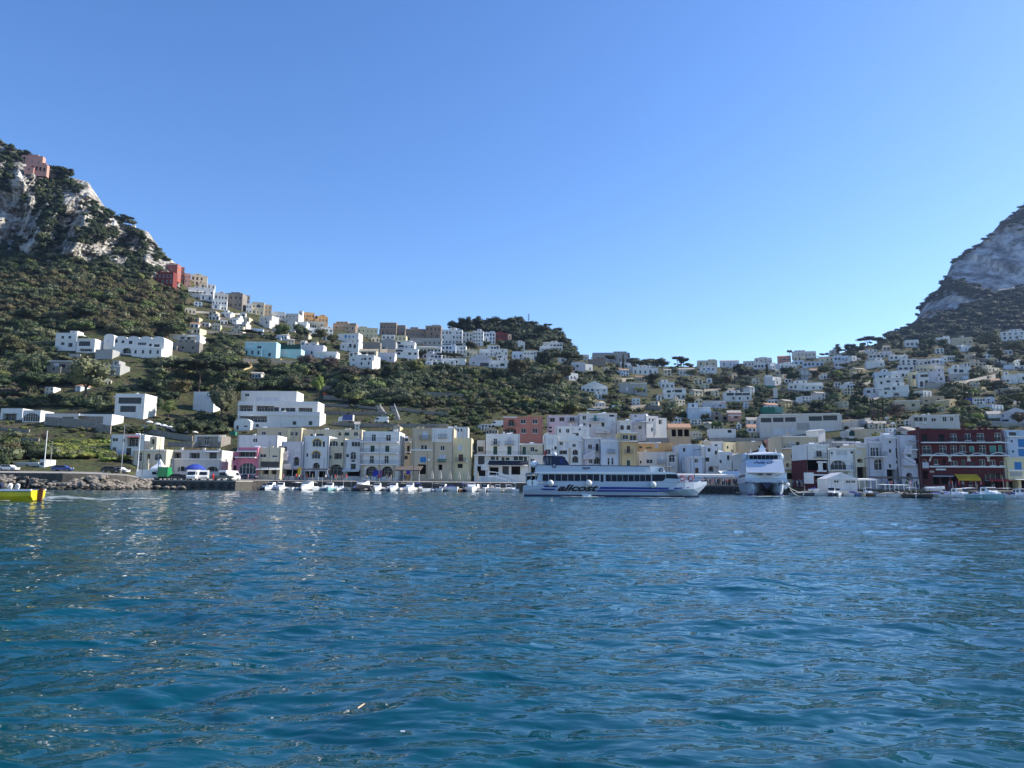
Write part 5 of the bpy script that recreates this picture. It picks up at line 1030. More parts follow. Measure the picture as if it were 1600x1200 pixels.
TR = [
 (up,195,350,14,'d','lone umbrella pine standing against the sky on the cliff edge',1.6),(rt,12,254,20,'d','dark pine at the top left corner of the cliff',1.3),(rt,28,254,14,'d','dark pine left of the pink clifftop villa',1.1),(up,44,250,12,'d','umbrella pine rising behind the pink clifftop villa',2.0),
 (rt,80,272,14,'d','dark pine touching the right side of the pink clifftop villa',1.3),(rt,93,282,17,'d','second dark pine right of the pink clifftop villa',1.3),(rt,106,294,17,'d','dark pine on the cliff edge halfway down to the lone pine',1.2),(rt,118,306,14,'d','dark pine above the bare rock notch of the cliff',1.2),
 (rt,130,326,13,'d','dark bushy pine at the cliff shoulder',1.3),(up,144,338,11,'d','umbrella pine just below the cliff shoulder',1.6),(up,157,344,10,'d','small umbrella pine on the cliff ledge left of the white hut',1.6),(up,168,350,8,'d','lowest umbrella pine on the ledge beside the white hut',1.8),
 (rt,186,352,8,'d','dark shrub tree under the lone umbrella pine',1.4),(rt,245,408,12,'d','scrub tree at the last rock before the red palace',1.2),
 (rt,131,545,22,'g','bright green tree between the two white hillside villas',1.3),(rt,132,632,78,'o','big bushy olive green tree in front of the two small grey cottages',.95),(rt,45,620,44,'d','dark rounded tree left of the big bushy tree',1.3),(rt,12,560,38,'w','large brown-olive tree at the left edge of the terraces',1.4),
 (rt,35,580,20,'g','green tree under the thatched hut at the far left',1.4),(rt,45,510,30,'d','dark clump tree in the left wood',1.8),(rt,130,505,32,'d','wide dark evergreen in the middle of the left wood',1.7),(rt,260,528,26,'d','dark evergreen behind the sunlit white house on stone base',1.8),
 (rt,345,665,66,'o','tall feathery yellow-olive tree in front of the hotel',.7),(up,372,655,62,'d','dark umbrella pine leaning in front of the hotel left end',.9),(up,310,612,54,'d','dark spreading pine with visible trunk above the white block',1.3),(up,350,608,50,'d','second dark spreading pine above the hotel',1.3),(up,285,605,42,'d','left pine of the three spreading above the white block',1.2),
 (rt,238,648,30,'d','dark round tree hiding the right side of the white glazed villa',1.0),(rt,258,640,34,'d','dark tree right of the white glazed villa',1.2),(rt,292,668,20,'o','round grey-green shrub tree behind the row of white parasols',1.3),(rt,262,655,32,'g','light green tree behind the row of white parasols',.9),
 (rt,280,625,34,'w','brown bushy tree on the slope left of the white block',1.4),(rt,330,541,14,'d','small dark tree on the lower terrace right of the stone base',1.5),(up,394,529,14,'d','flat dark pine above the turquoise building',2.0),(rt,457,610,26,'o','silvery olive tree standing on the slope below the turquoise wing',.9),
 (rt,497,620,34,'y','slender yellow-green tree below the lilac house',.7),(rt,440,600,24,'d','dark tree left of the silvery olive',1.4),(rt,480,580,28,'b','brown leafless tree under the lilac-white houses',1.2),(rt,515,585,28,'b','brown leafless tree near the low white yellow-bush house',1.3),(rt,548,600,30,'b','wide brown leafless tree below the white corner house',1.3),
 (rt,580,600,26,'w','olive brown tree below the white corner house right side',1.3),(rt,610,598,30,'d','dark green tree below the lilac shuttered house',1.2),(rt,650,590,30,'g','green tree below the long white row',1.2),(rt,600,575,14,'d','dark hedge tree beside the white corner house',1.6),
 (rt,470,530,24,'d','dark tree between the glass-fronted block and the turquoise wing',1.3),(rt,440,530,24,'g','green tree on the slope above the turquoise building',1.3),(rt,500,535,22,'w','brownish tree under the cream arcade',1.4),(rt,520,540,18,'w','brown tree left of the three-blue-window villa',1.4),(rt,660,560,14,'d','dark round tree beside the tiny white arched house',1.3),
 (rt,540,610,30,'d','dark green tree beneath the brown leafless ones',1.0),(rt,690,590,26,'d','dark tree below the umbrella pine of the white quarter',1.4),
 (up,703,568,18,'d','umbrella pine among the lower white houses',1.9),(rt,802,560,30,'d','tall dark evergreen left of the white two-tier house',.7),(rt,812,553,12,'d','small dark tree above the shaded bluish house',1.2),(rt,851,580,34,'d','dark tree right of the white two-tier house',.9),(up,886,585,38,'d','wide umbrella pine at the right foot of the castle hill',1.1),
 (up,855,518,13,'d','umbrella pine crowning the right shoulder of the castle hill',1.0),(up,836,538,18,'d','umbrella pine in the middle of the castle hill slope',1.3),(up,828,514,12,'d','umbrella pine under the thin mast on the castle hill',1.2),
 (rt,708,518,18,'d','dark pine at the left end of the castle hill',1.3),(rt,727,516,22,'d','dark pine on the castle hill above the white rows',1.3),(rt,748,514,20,'d','dark pine left of the castle wall',1.5),(rt,770,514,20,'d','dark pine in front of the castle wall',1.5),(rt,795,514,20,'d','dark pine right of the castle wall middle',1.4),
 (rt,812,512,20,'o','greyish pine right end of the castle wall',1.1),(rt,870,524,14,'d','dark pine on the descending right edge of the castle hill',1.4),(rt,880,540,14,'d','dark pine low on the right edge of the castle hill',1.4),(rt,893,558,14,'d','last dark pine at the bottom right edge of the castle hill',1.2),(rt,845,530,22,'d','dark tree above the castle-hill hotel',1.5),
 (rt,808,598,40,'w','large half-bare olive brown tree below the white quarter',1.0),(rt,770,590,16,'d','dark clump left of the large half-bare tree',1.5),(rt,865,615,34,'w','half-bare brown tree above the central gardens',1.0),(rt,885,600,32,'w','second half-bare brown tree near the sunlit villa with arches',.9),(rt,840,612,30,'o','olive tree in the central gardens',1.0),
 (rt,765,645,24,'o','reddish olive bush above the terracotta villa',1.5),(rt,708,640,16,'d','dark bush on the stone wall left of the terracotta villa',1.4),(rt,800,632,22,'g','green tree among the central gardens',1.4),(rt,825,640,20,'y','bright green bush in the central gardens',1.4),
 (up,955,574,20,'d','broad dark pine in front of the angular roof',1.1),(cy,974,580,26,'d','left cypress of the pair by the angular roof',1.0),(cy,983,572,20,'d','right cypress of the pair by the angular roof',1.1),(up,988,580,22,'d','dark pine right of the cypress pair',1.0),(up,1004,584,24,'d','spreading pine behind the bright white saddle house',1.3),
 (up,1020,582,23,'d','second spreading pine behind the bright white saddle house',1.2),(rt,1035,578,20,'d','dark tree on the saddle skyline right of the spreading pines',1.4),(up,1059,570,14,'b','brown-crowned flat umbrella pine on the skyline',1.5),(rt,1068,572,14,'d','dark tree just right of the brown-crowned pine',1.5),(rt,950,588,10,'d','low dark hedge tree below the cypress pair',2.0),
 (rt,1020,600,18,'d','dark tree above the small upper white house',1.8),(rt,1080,592,16,'o','bushy grey tree below the saddle houses',1.6),(rt,1115,598,14,'w','brown shrub tree in the saddle middle',1.8),(rt,1137,604,18,'w','brown bushy tree left of the white cube tower',1.5),(rt,1160,592,24,'d','dark tree on the saddle slope',1.4),
 (rt,945,628,13,'o','first of three round olive trees in the middle garden',1.1),(rt,953,628,12,'o','second of three round olive trees in the middle garden',1.1),(rt,963,629,13,'o','third of three round olive trees in the middle garden',1.1),(rt,1000,618,14,'y','yellow green bush tree below the large grey building',1.4),
 (rt,1048,668,28,'w','olive brown tree right of the sunlit white house end',1.1),(rt,1002,685,18,'g','round green tree between chapel arches and pavilion',1.3),(rt,1043,685,16,'g','green bushy tree left of the pavilion',1.2),(rt,1120,672,16,'g','green tree behind the crenellated white house',1.2),(rt,1102,660,14,'d','dark palm-like bush beside the pale blue cube',1.3),
 (cy,1199,588,20,'d','cypress standing above the white cube tower house',1.3),(rt,1234,545+9,8,'d','small round clipped tree on the right ridge skyline',1.2),(rt,1230,590,18,'d','dark grove tree left of the old grey villa',1.4),(rt,1240,600,22,'d','dark tree in front of the old grey villa',1.2),(rt,1273,592,14,'w','brown tree right of the old grey villa',1.4),
 (rt,1288,588,18,'g','light green tree on the right village slope',1.3),(rt,1310,592,14,'y','bright green bush in the right village terraces',1.3),(rt,1340,598,16,'d','dark hedge tree right village terraces',1.8),(rt,1348,570,22,'o','round grey-green tree beside the plain white block',.95),(rt,1320,578,12,'g','green tree on the hedge above the right village',1.3),
 (up,1356,545,20,'d','large flat umbrella pine on the right ridge skyline',1.5),(rt,1328,551,14,'d','dark oak left of the large umbrella pine',1.6),(rt,1345,552,12,'d','dark bush tree under the large umbrella pine',1.4),(up,1375,546,20,'d','umbrella pine joined to the large one on the ridge',1.2),(rt,1395,538,18,'d','dark tree where the ridge meets the mountain',1.4),
 (cy,1409,548,22,'d','dark cypress below the mountain foot',1.3),(rt,1309,546,9,'w','bare skyline tree left of the umbrella pines',1.0),(rt,1310,553,12,'d','dark tree next to the pale square house on the ridge',1.3),
 (rt,1546,546,34,'o','tall grey-green tree right below the mountain',.95),(rt,1530,560,22,'d','dark tree at the foot of the tall grey-green tree',1.4),(rt,1560,566,24,'d','dark tree right of the tall grey-green tree',1.3),(rt,1585,556,28,'o','silver olive tree on the upper right edge',1.3),(rt,1575,572,18,'d','dark tree under the silver olive',1.6),
 (rt,1455,552,26,'d','dark clipped tree left of the beige terrace building',.9),(rt,1474,550,22,'d','dark tree in front of the white flat villa',1.1),(rt,1444,556,20,'d','leftmost dark tree in front of the white flat villa',1.0),(rt,1460,534,14,'o','grey tree at the foot of the mountain',1.6),(rt,1425,560,12,'o','olive tree above the stepped village',1.6),
 (cy,1563,596,16,'d','short dark cypress left of the white flat block',1.3),(rt,1562,618,26,'o','wide olive tree right of the long stone wall',1.6),(rt,1585,625,18,'b','brown thicket tree at the right edge',1.5),(rt,1521,620,14,'y','lemon green tree below the long stone wall',1.2),(pt,1492,630,26,'d','palm tree below the long stone wall',1.0),
 (rt,1505,640,16,'g','green tree right of the palm tree',1.6),(rt,1475,596,10,'d','small round dark tree in front of the lilac house',1.5),(rt,1403,660,30,'b','bare brown tree left of the tan cottage',1.1),(rt,1372,660,22,'b','bare brown tree behind the dark cypress trunks',1.0),(rt,1531,662,18,'y','round yellow olive tree right of the pale bungalow',1.2),
 (rt,1465,642,12,'y','yellow green round bush above the pale bungalow',1.6),(rt,1500,645,12,'g','green bush above the pale bungalow',1.6),(rt,1592,665,22,'b','grey bare tree in front of the white gable',1.3),(rt,1590,635,24,'w','brown tree on the slope at the right edge',1.4),
 (cy,1373.5,664,38,'d','left tall thin black cypress above the lilac wing',.42),(cy,1381,664,44,'d','right tall thin black cypress above the lilac wing',.45),(cy,1362,664,20,'d','short thin cypress left of the two tall ones',.5),
 (bt,69,694,24,'b','bare winter tree beside the tall mast',1.3),(rt,16,715,24,'w','brown shrub tree behind the left harbour hut',1.4),(rt,38,712,22,'d','dark green bush behind the left harbour hut',1.3),
 (pt,672,730,10,'g','small potted palm before the tan house',1.0),(rt,1282,690,10,'g','green roof garden shrub above the red-floored house',1.3),(rt,1372,690,14,'y','olive bush on the yellow meadow edge',1.4),(rt,740,680,12,'g','green shrub tree behind the pale yellow house',1.6),(rt,725,684,8,'d','dark trellis bush right of the three little windows',1.6),
]
for t in TR: T(t[0], t[1], t[2], t[3], t[4], t[5], t[6] if len(t) > 6 else 1.0)
# small pines along the mountain edge
for i, (u, s) in enumerate(((1433, 9), (1438, 14), (1444, 10), (1450, 8), (1472, 9), (1481, 8), (1519, 9), (1494, 7))):
    P = mtn(u, 1.97); h = s*P.y/F*1.1
    for k in (('round_tree', 'd', 0),):
        if k not in TC: TC[k] = (crown_mesh(*k), trunk_mesh(k[0]))
        o = thing('pine', '%s small dark pine along the edge of the far mountain' % ('lowest', 'second', 'third', 'fourth', 'fifth', 'sixth', 'highest', 'next to highest')[i], 'tree', P-Vector((0, 0, h*.25)), i, 'pines along the mountain edge'); o.scale = (h, h, h); link('trunk', TC[k][1], o); link('crown', TC[k][0], o)
# ---- garden walls and terraces
WST = wall_mat('stone'); WGR = mat('plastered_wall', (.33, .31, .28), .9, .2, .8, dirt=.3)
def WALLT(pts, hp, m, label, cat='wall', name='stone_wall', th=.6, step=14):
    """a wall following the ground through photo points"""
    V = []
    for (ua, va), (ub, vb) in zip(pts, pts[1:]):
        n = max(1, int(abs(ub-ua)/step))
        for i in range(n+(1 if (ub, vb) == pts[-1] else 0)): t = i/n; V.append(ground(ua+(ub-ua)*t, va+(vb-va)*t))
    b = MB(); rings = []
    for P in V:
        h = hp*P.y/F*random.uniform(.96, 1.04); rings.append([(P.x, P.y, P.z-1.5), (P.x, P.y, P.z+h), (P.x, P.y+th, P.z+h), (P.x, P.y+th, P.z-1.5)])
    b.loft(rings); o = b.build(name, m); return tag(o, label, cat)
for pts, hp, m, l in [
 ([(440,603),(520,612),(600,618),(690,622),(750,628)],9,WST,'long dark stone wall running across the slope below the brown trees'),
 ([(505,624),(560,627),(606,630)],7,WST,'stone terrace wall under the orange netting'),
 ([(500,634),(560,637),(590,640)],4,WST,'low stone terrace wall above the blue truck road'),
 ([(510,648),(600,648),(612,650)],5,WST,'middle stone terrace wall behind the blue truck'),
 ([(612,640),(660,646),(700,650)],5,WST,'terrace wall right of the white hillside steps'),
 ([(520,664),(560,667),(640,668),(700,668)],6,WST,'road retaining wall directly behind the waterfront roofs'),
 ([(750,628),(830,636),(905,642)],6,WST,'dark retaining wall crossing the central gardens'),
 ([(905,640),(960,640),(1000,641)],5,WGR,'pale road wall with parked cars, central slope'),
 ([(975,643),(1010,640),(1032,642)],8,WST,'broken stone wall right of the parked cars'),
 ([(905,596),(950,597),(990,596)],6,WST,'stone wall below the saddle pines'),
 ([(330,498),(380,501),(430,512)],3,WST,'upper vineyard terrace wall below the ridge houses'),
 ([(340,510),(400,516),(450,524)],3,WST,'second vineyard terrace wall below the ridge houses'),
 ([(320,520),(380,524),(420,530)],4,WST,'lowest vineyard terrace wall above the turquoise building'),
 ([(300,488),(350,492),(385,492)],3,WGR,'pale rubble terrace edge beside the small cream cottage'),
 ([(380,566),(430,568),(500,572)],6,WST,'stone base wall beneath the turquoise building'),
 ([(560,552),(620,552)],7,WST,'retaining wall below the plain grey gabled building'),
 ([(75,556),(110,560),(125,560)],7,wall_mat('grey'),'dark green-grey court wall below the four-window villa'),
 ([(0,672),(45,676)],5,WST,'dark terrace wall at the far left'),([(0,688),(60,690)],5,WST,'lower terrace wall at the far left'),
 ([(70,664),(120,668),(172,678)],13,WST,'tall dark stone wall sloping behind the white two-storey house'),
 ([(225,676),(262,684),(300,690)],9,WST,'stone wall under the row of white parasols'),
 ([(262,698),(300,699),(310,698)],8,WST,'rubble wall between the parasols and the long pale building'),
 ([(1446,608),(1480,607),(1510,604),(1556,594)],10,WGR,'long grey retaining wall below the lilac houses'),
 ([(1353,628),(1395,618),(1420,613)],3,WGR,'low wall under the large white terrace house'),
 ([(1518,560),(1560,570),(1600,580)],4,WST,'stone wall on the right hillside below the dark trees'),
 ([(1300,606),(1340,606),(1360,600)],5,WST,'stone terrace wall right of the long low white villa'),
 ([(1214,628),(1240,628),(1275,630)],3,WGR,'pale terrace edge above the green net house'),
 ([(1220,612),(1260,616),(1300,618)],5,WST,'terrace wall below the long low white villa'),
 ([(1318,672),(1350,666),(1362,664)],12,wall_mat('grey'),'tall shaded wall behind the thin cypresses'),
 ([(1500,665),(1540,668),(1600,668)],7,WGR,'grey wall between the pale bungalow and the white gable'),
 ([(1110,690),(1150,690),(1200,690)],6,WGR,'pale terrace edge above the plain beige building'),
 ([(990,692),(1060,690)],5,WST,'stone wall behind the orange house'),
 ([(1085,586),(1130,590),(1180,592)],3,WST,'dark field wall across the saddle'),
 ([(1100,612),(1150,610),(1200,612)],4,WST,'field wall left of the white cube tower'),
 ([(940,655),(1010,650),(1070,655)],3,WST,'low garden wall above the big white house'),
]: WALLT(pts, hp, m, l)
# castle wall with battlements on the hill
cr_ = thing('castle', 'dark battlemented castle wall on top of the hill', 'castle', (0, 0, 0))
ca, cb = ground(752, 508), ground(802, 508); m = MB(); L_ = (cb-ca).length; cr_.location = ca
m.box(0, cb.x-ca.x, 0, 3, -6, (508-499)*ca.y/F); m.build('wall', WST, cr_)
for i in range(3): x0 = (cb.x-ca.x)*(.15+.33*i); mm = MB(); mm.box(x0, x0+3.2, -.5, 3.5, -6, (508-496.5)*ca.y/F); mm.build('turret', WST, cr_)
# ================================================================ QUAYS, BREAKWATER, BEACH
def Yw_at(u, v):
    a, e = ae(u, v); return CH/-float(e)
def ribbon(name, u0, u1, fY, fz, bY, bz, m, step=20, low=-3):
    rs_ = []
    n = max(2, int((u1-u0)/step))
    for i in range(n+1):
        u = u0+(u1-u0)*i/n; a = float(ae(u, 700.)[0]); y0, z0, y1, z1 = fY(u), fz(u), bY(u), bz(u)
        rs_.append([(a*y0, y0, low), (a*y0, y0, z0), (a*y1, y1, z1), (a*y1, y1, low)])
    b = MB(); b.loft(rs_)
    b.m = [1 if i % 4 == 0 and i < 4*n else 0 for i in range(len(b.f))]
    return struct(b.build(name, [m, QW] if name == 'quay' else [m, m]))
def L0(u):
    a = ae(u, 700.)[0]; E_, Y_ = levels(np.array([a])); return float(Y_[0, 0]), float(E_[0, 0]*Y_[0, 0]+CH), float(Y_[0, 1]), float(E_[0, 1]*Y_[0, 1]+CH)
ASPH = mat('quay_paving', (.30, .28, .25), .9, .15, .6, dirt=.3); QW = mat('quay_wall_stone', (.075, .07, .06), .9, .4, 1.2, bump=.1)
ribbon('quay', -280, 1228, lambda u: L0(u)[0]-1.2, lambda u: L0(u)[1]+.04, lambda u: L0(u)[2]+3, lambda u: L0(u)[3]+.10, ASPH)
ribbon('harbour_pavement', 1335, 1950, lambda u: L0(u)[0]+6, lambda u: L0(u)[1]+.24, lambda u: L0(u)[2]+2, lambda u: L0(u)[3]+.10, ASPH, low=0)
SAND = mat('sand', (.42, .36, .26), .95, .15, 1.0)
ribbon('beach', 1229, 1334, lambda u: L0(u)[0]-6, lambda u: -.15, lambda u: L0(u)[0]+14, lambda u: L0(u)[1]+.6, SAND)
ribbon('shingle', 1334.5, 1950, lambda u: L0(u)[0]-3, lambda u: -.1, lambda u: L0(u)[0]+5.9, lambda u: L0(u)[1]+.15, mat('shingle_grey', (.16, .15, .13), .95, .3, 2))
for (u0, u1, y0, y1, z, l) in ((236, 368, 168, 179, 2.15, 'dark stone pier where the vans and green truck stand'), (1092, 1172, 178, 188, 2.1, 'dark stone ferry pier crowded with waiting people')):
    a0 = at(u0, 755, y0); a1 = at(u1, 755, y0); m = MB(); root = thing('pier', l, 'pier', (a0.x, y0, 0))
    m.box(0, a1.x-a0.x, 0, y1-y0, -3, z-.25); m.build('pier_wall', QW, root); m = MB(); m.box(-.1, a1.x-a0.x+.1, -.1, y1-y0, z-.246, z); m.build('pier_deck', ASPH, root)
    for i in range(9):
        m = MB(); x = (a1.x-a0.x)*(i+.5)/9
        rr = [[(x+(.42+.14*math.cos(q*1.571))*math.cos(t*.785), -.1-.12*math.sin(q*1.571), .95+(.42+.14*math.cos(q*1.571))*math.sin(t*.785)) for q in range(4)] for t in range(8)]; rr.append(rr[0]); m.loft(rr, cap=False); m.build('tyre_fender', IRON, root)
# finger pontoon edge under the moored boats
def stone(j):
    m = MB(); r = random.Random(j); m.ball((0, 0, 0), 1, 7, 5, sc=(1, .8, .6)); m.v = [tuple(c*r.uniform(.78, 1.15) for c in p) for p in m.v]; return m
ROCK = mat('boulder', (.21, .185, .155), .95, .3, .8, bump=.1, dirt=.4); STM = [stone(j).mesh('stone', ROCK) for j in range(7)]; STD = [stone(j+20).mesh('stone', mat('wet_boulder', (.05, .045, .035), .6, .4, 1.5)) for j in range(4)]
bw = thing('breakwater', 'breakwater of pale boulders along the water at the left', 'breakwater', (-110, 150, 0))
rr_ = random.Random(4)
for i in range(285):
    u = rr_.uniform(-30, 236); t = rr_.random()**.8; a = float(ae(u, 700.)[0]); yb = float(np.interp(u, [0, 165, 236], [147, 151, 166])); y = yb-2.5+t*4.2; z = -.25+t*3.1*(1 if u < 170 else .75)
    if u > 90 and u < 190 and t < .3: me = STD[i % 4]
    else: me = (STM if t > .18 else STD)[i % (7 if t > .18 else 4)]
    o = link('stone', me, bw, (a*y+110, y-150, z)); s = rr_.uniform(.45, .95); o.scale = (s*1.3, s, s*.8); o.rotation_euler = (rr_.uniform(-.4, .4), rr_.uniform(-.4, .4), rr_.uniform(0, 6.28))
bw2 = thing('rubble_bank', 'small heap of boulders at the foot of the dark pier below the vans', 'rocks', (-82, 167, 0))
for i in range(24):
    u = rr_.uniform(226, 292); a = float(ae(u, 700.)[0]); y = 166+rr_.uniform(-.8, .6); o = link('stone', STM[i % 7] if i % 3 else STD[i % 4], bw2, (a*y+82, y-167, rr_.uniform(-.1, .7))); s = rr_.uniform(.4, .9); o.scale = (s*1.3, s, s*.8); o.rotation_euler[2] = i
# ================================================================ PEOPLE
SKIN = mat('skin', (.42, .25, .17), .7, .05); HAIR = mat('dark_hair', (.03, .02, .015), .8)
CL = {'black': (.015, .015, .018), 'navy': (.02, .03, .07), 'white': (.7, .7, .68), 'red': (.45, .03, .03), 'grey': (.2, .2, .2), 'blue': (.05, .15, .4), 'beige': (.4, .33, .24), 'green': (.05, .14, .07), 'pink': (.55, .2, .25)}
CM = {k: mat('cloth_'+k, v, .9, .1) for k, v in CL.items()}
def person_mesh(pose):
    if pose == 'stand': J = [(0, 0, .95, .13), (0, 0, 1.15, .12), (0, 0, 1.38, .15), (0, 0, 1.50, .06), (0, .02, 1.62, .095), (0, .02, 1.72, .09), (.17, 0, 1.42, .06), (.22, .0, 1.15, .045), (.2, .08, .90, .035), (.19, .1, .82, .03), (-.17, 0, 1.42, .06), (-.23, 0, 1.15, .045), (-.21, .07, .90, .035), (-.2, .09, .82, .03), (.09, 0, .86, .1), (.1, .02, .48, .065), (.1, -.02, .1, .045), (.1, .1, .04, .04), (-.09, 0, .86, .1), (-.1, .02, .48, .065), (-.1, -.04, .1, .045), (-.1, .08, .04, .04)]
    elif pose == 'walk': J = [(0, 0, .93, .13), (0, 0, 1.13, .12), (0, .02, 1.36, .15), (0, .03, 1.48, .06), (0, .05, 1.60, .095), (0, .05, 1.70, .09), (.17, .02, 1.40, .06), (.21, -.12, 1.16, .045), (.2, -.05, .93, .035), (.2, 0, .86, .03), (-.17, .02, 1.40, .06), (-.21, .14, 1.16, .045), (-.18, .3, 1.0, .035), (-.17, .36, .96, .03), (.09, 0, .85, .1), (.1, .2, .48, .065), (.1, .24, .1, .045), (.1, .36, .06, .04), (-.09, 0, .85, .1), (-.1, -.08, .47, .065), (-.1, -.34, .16, .045), (-.1, -.28, .05, .04)]
    else: J = [(0, 0, .50, .15), (0, 0, .72, .13), (0, .02, .95, .15), (0, .03, 1.07, .06), (0, .05, 1.19, .095), (0, .05, 1.29, .09), (.17, 0, .99, .06), (.23, .05, .74, .045), (.15, .28, .62, .035), (.12, .34, .6, .03), (-.17, 0, .99, .06), (-.23, .05, .74, .045), (-.15, .28, .62, .035), (-.12, .34, .6, .03), (.1, .08, .48, .1), (.12, .45, .5, .07), (.12, .48, .1, .045), (.12, .6, .05, .04), (-.1, .08, .48, .1), (-.12, .45, .5, .07), (-.12, .5, .1, .045), (-.12, .62, .05, .04)]
    Ed = [(0, 1), (1, 2), (2, 3), (3, 4), (4, 5), (2, 6), (6, 7), (7, 8), (8, 9), (2, 10), (10, 11), (11, 12), (12, 13), (0, 14), (14, 15), (15, 16), (16, 17), (0, 18), (18, 19), (19, 20), (20, 21)]
    me = bpy.data.meshes.new('p'); me.from_pydata([j[:3] for j in J], Ed, []); o = bpy.data.objects.new('p', me); C.objects.link(o)
    md = o.modifiers.new('s', 'SKIN'); sv = me.skin_vertices[0].data
    for i, j in enumerate(J): sv[i].radius = (j[3], j[3]*.85); sv[i].use_root = (i == 0)
    o.modifiers.new('ss', 'SUBSURF').levels = 1
    dg = bpy.context.evaluated_depsgraph_get(); r = bpy.data.meshes.new_from_object(o.evaluated_get(dg)); bpy.data.objects.remove(o); r.name = 'person'
    r.materials.clear()
    for m in (SKIN, CM['black'], CM['navy'], HAIR): r.materials.append(m)
    dz = 0 if pose != 'sit' else -.43; hip = .93+dz
    for p in r.polygons:
        c = p.center; z = c.z-dz; arm = abs(c.x) > .155 and z > .8
        if pose == 'sit': low = c.z < .55 or (c.y > .14 and c.z < .58 and abs(c.x) < .2); 
        else: low = z < .93
        hd = z > 1.52
        p.material_index = 3 if (hd and (c.y < .0+(.03 if pose != 'stand' else 0) or z > 1.74)) else 0 if z > 1.50 else 0 if (arm and z < .88) else 2 if low else 1
        p.use_smooth = True
    return r
PMESH = {k: person_mesh(k) for k in ('stand', 'walk', 'sit')}
def person(P, rz, shirt, trs, label, pose='stand', group=None, s=1.0):
    o = link('person', PMESH[pose], None, P, rz); o.scale = (s, s, s)
    for i, m in ((1, CM[shirt]), (2, CM[trs])): o.material_slots[i].link = 'OBJECT'; o.material_slots[i].material = m
    return tag(o, label, 'person', group)
# ================================================================ BOATS
BH = {k: mat('hull_'+k, v, .35, .06, spec=.5) for k, v in {'white': (.66, .67, .66), 'cream': (.55, .5, .4), 'navy': (.015, .025, .06), 'black': (.012, .012, .014), 'teal': (.25, .45, .45), 'grey': (.25, .26, .27), 'blue': (.05, .14, .35), 'brown': (.16, .08, .04)}.items()}
WOOD = mat('teak', (.22, .12, .06), .6, .3, 3); CUSH = mat('grey_cushion', (.30, .29, .27), .9); FCOL = mat('antifouling_red', (.1, .02, .02)); BLUEC = mat('blue_canvas', (.03, .06, .30), .8, .1)
def hull_rings(L, Bm, Hf, rake=.12):
    out = []
    for t in (0, .12, .3, .5, .68, .82, .92, .98, 1.0):
        b = Bm/2*(.86+.14*min(1, t/.3) if t < .35 else max(.02, 1-((t-.35)/.65)**2.2)); sh = Hf*(1+.32*max(0, t-.3)**1.5); k = -.35+(.35+Hf*.55)*max(0, (t-.86)/.14)**1.5; x = L*(t-.5)
        out.append((x, b, sh, k))
    return out
def boat_mesh(L, Bm, Hf):
    R_ = hull_rings(L, Bm, Hf); m = MB(); rings = []
    for x, b, sh, k in R_: rings.append([(x, -b, sh), (x, -b*.93, sh*.45+k*.3), (x, -b*.6, k*.8), (x, 0, k), (x, b*.6, k*.8), (x, b*.93, sh*.45+k*.3), (x, b, sh)])
    m.loft(rings, cap=False, closed=False); m.add(rings[0], [(0, 1, 2, 3, 4, 5, 6)])
    g = MB(); rr = []
    for x, b, sh, k in R_: rr.append([(x, -b-.03, sh-.04), (x, -b-.03, sh+.03), (x, -max(.01, b-.14), sh+.03), (x, -max(.01, b-.14), sh-.04)])
    g.loft(rr); rr2 = [[(p[0], -p[1], p[2]) for p in q][::-1] for q in rr]; g.loft(rr2)
    d = MB(); fl = [[(x, -max(.01, b-.13), (sh+.0 if i > 5 else Hf*.35)), (x, max(.01, b-.13), (sh+.0 if i > 5 else Hf*.35))] for i, (x, b, sh, k) in enumerate(R_)]; d.loft(fl, cap=False, closed=False)
    iw = MB(); 
    for s in (-1, 1): iw.loft([[(x, s*max(.01, b-.13), sh), (x, s*max(.01, b-.13), Hf*.3)] for x, b, sh, k in R_[:7]], cap=False, closed=False)
    iw.add([(R_[0][0]+.05, -R_[0][1]+.13, Hf), (R_[0][0]+.05, R_[0][1]-.13, Hf), (R_[0][0]+.05, R_[0][1]-.13, Hf*.3), (R_[0][0]+.05, -R_[0][1]+.13, Hf*.3)], [(0, 1, 2, 3)])
    return m, g, d, iw
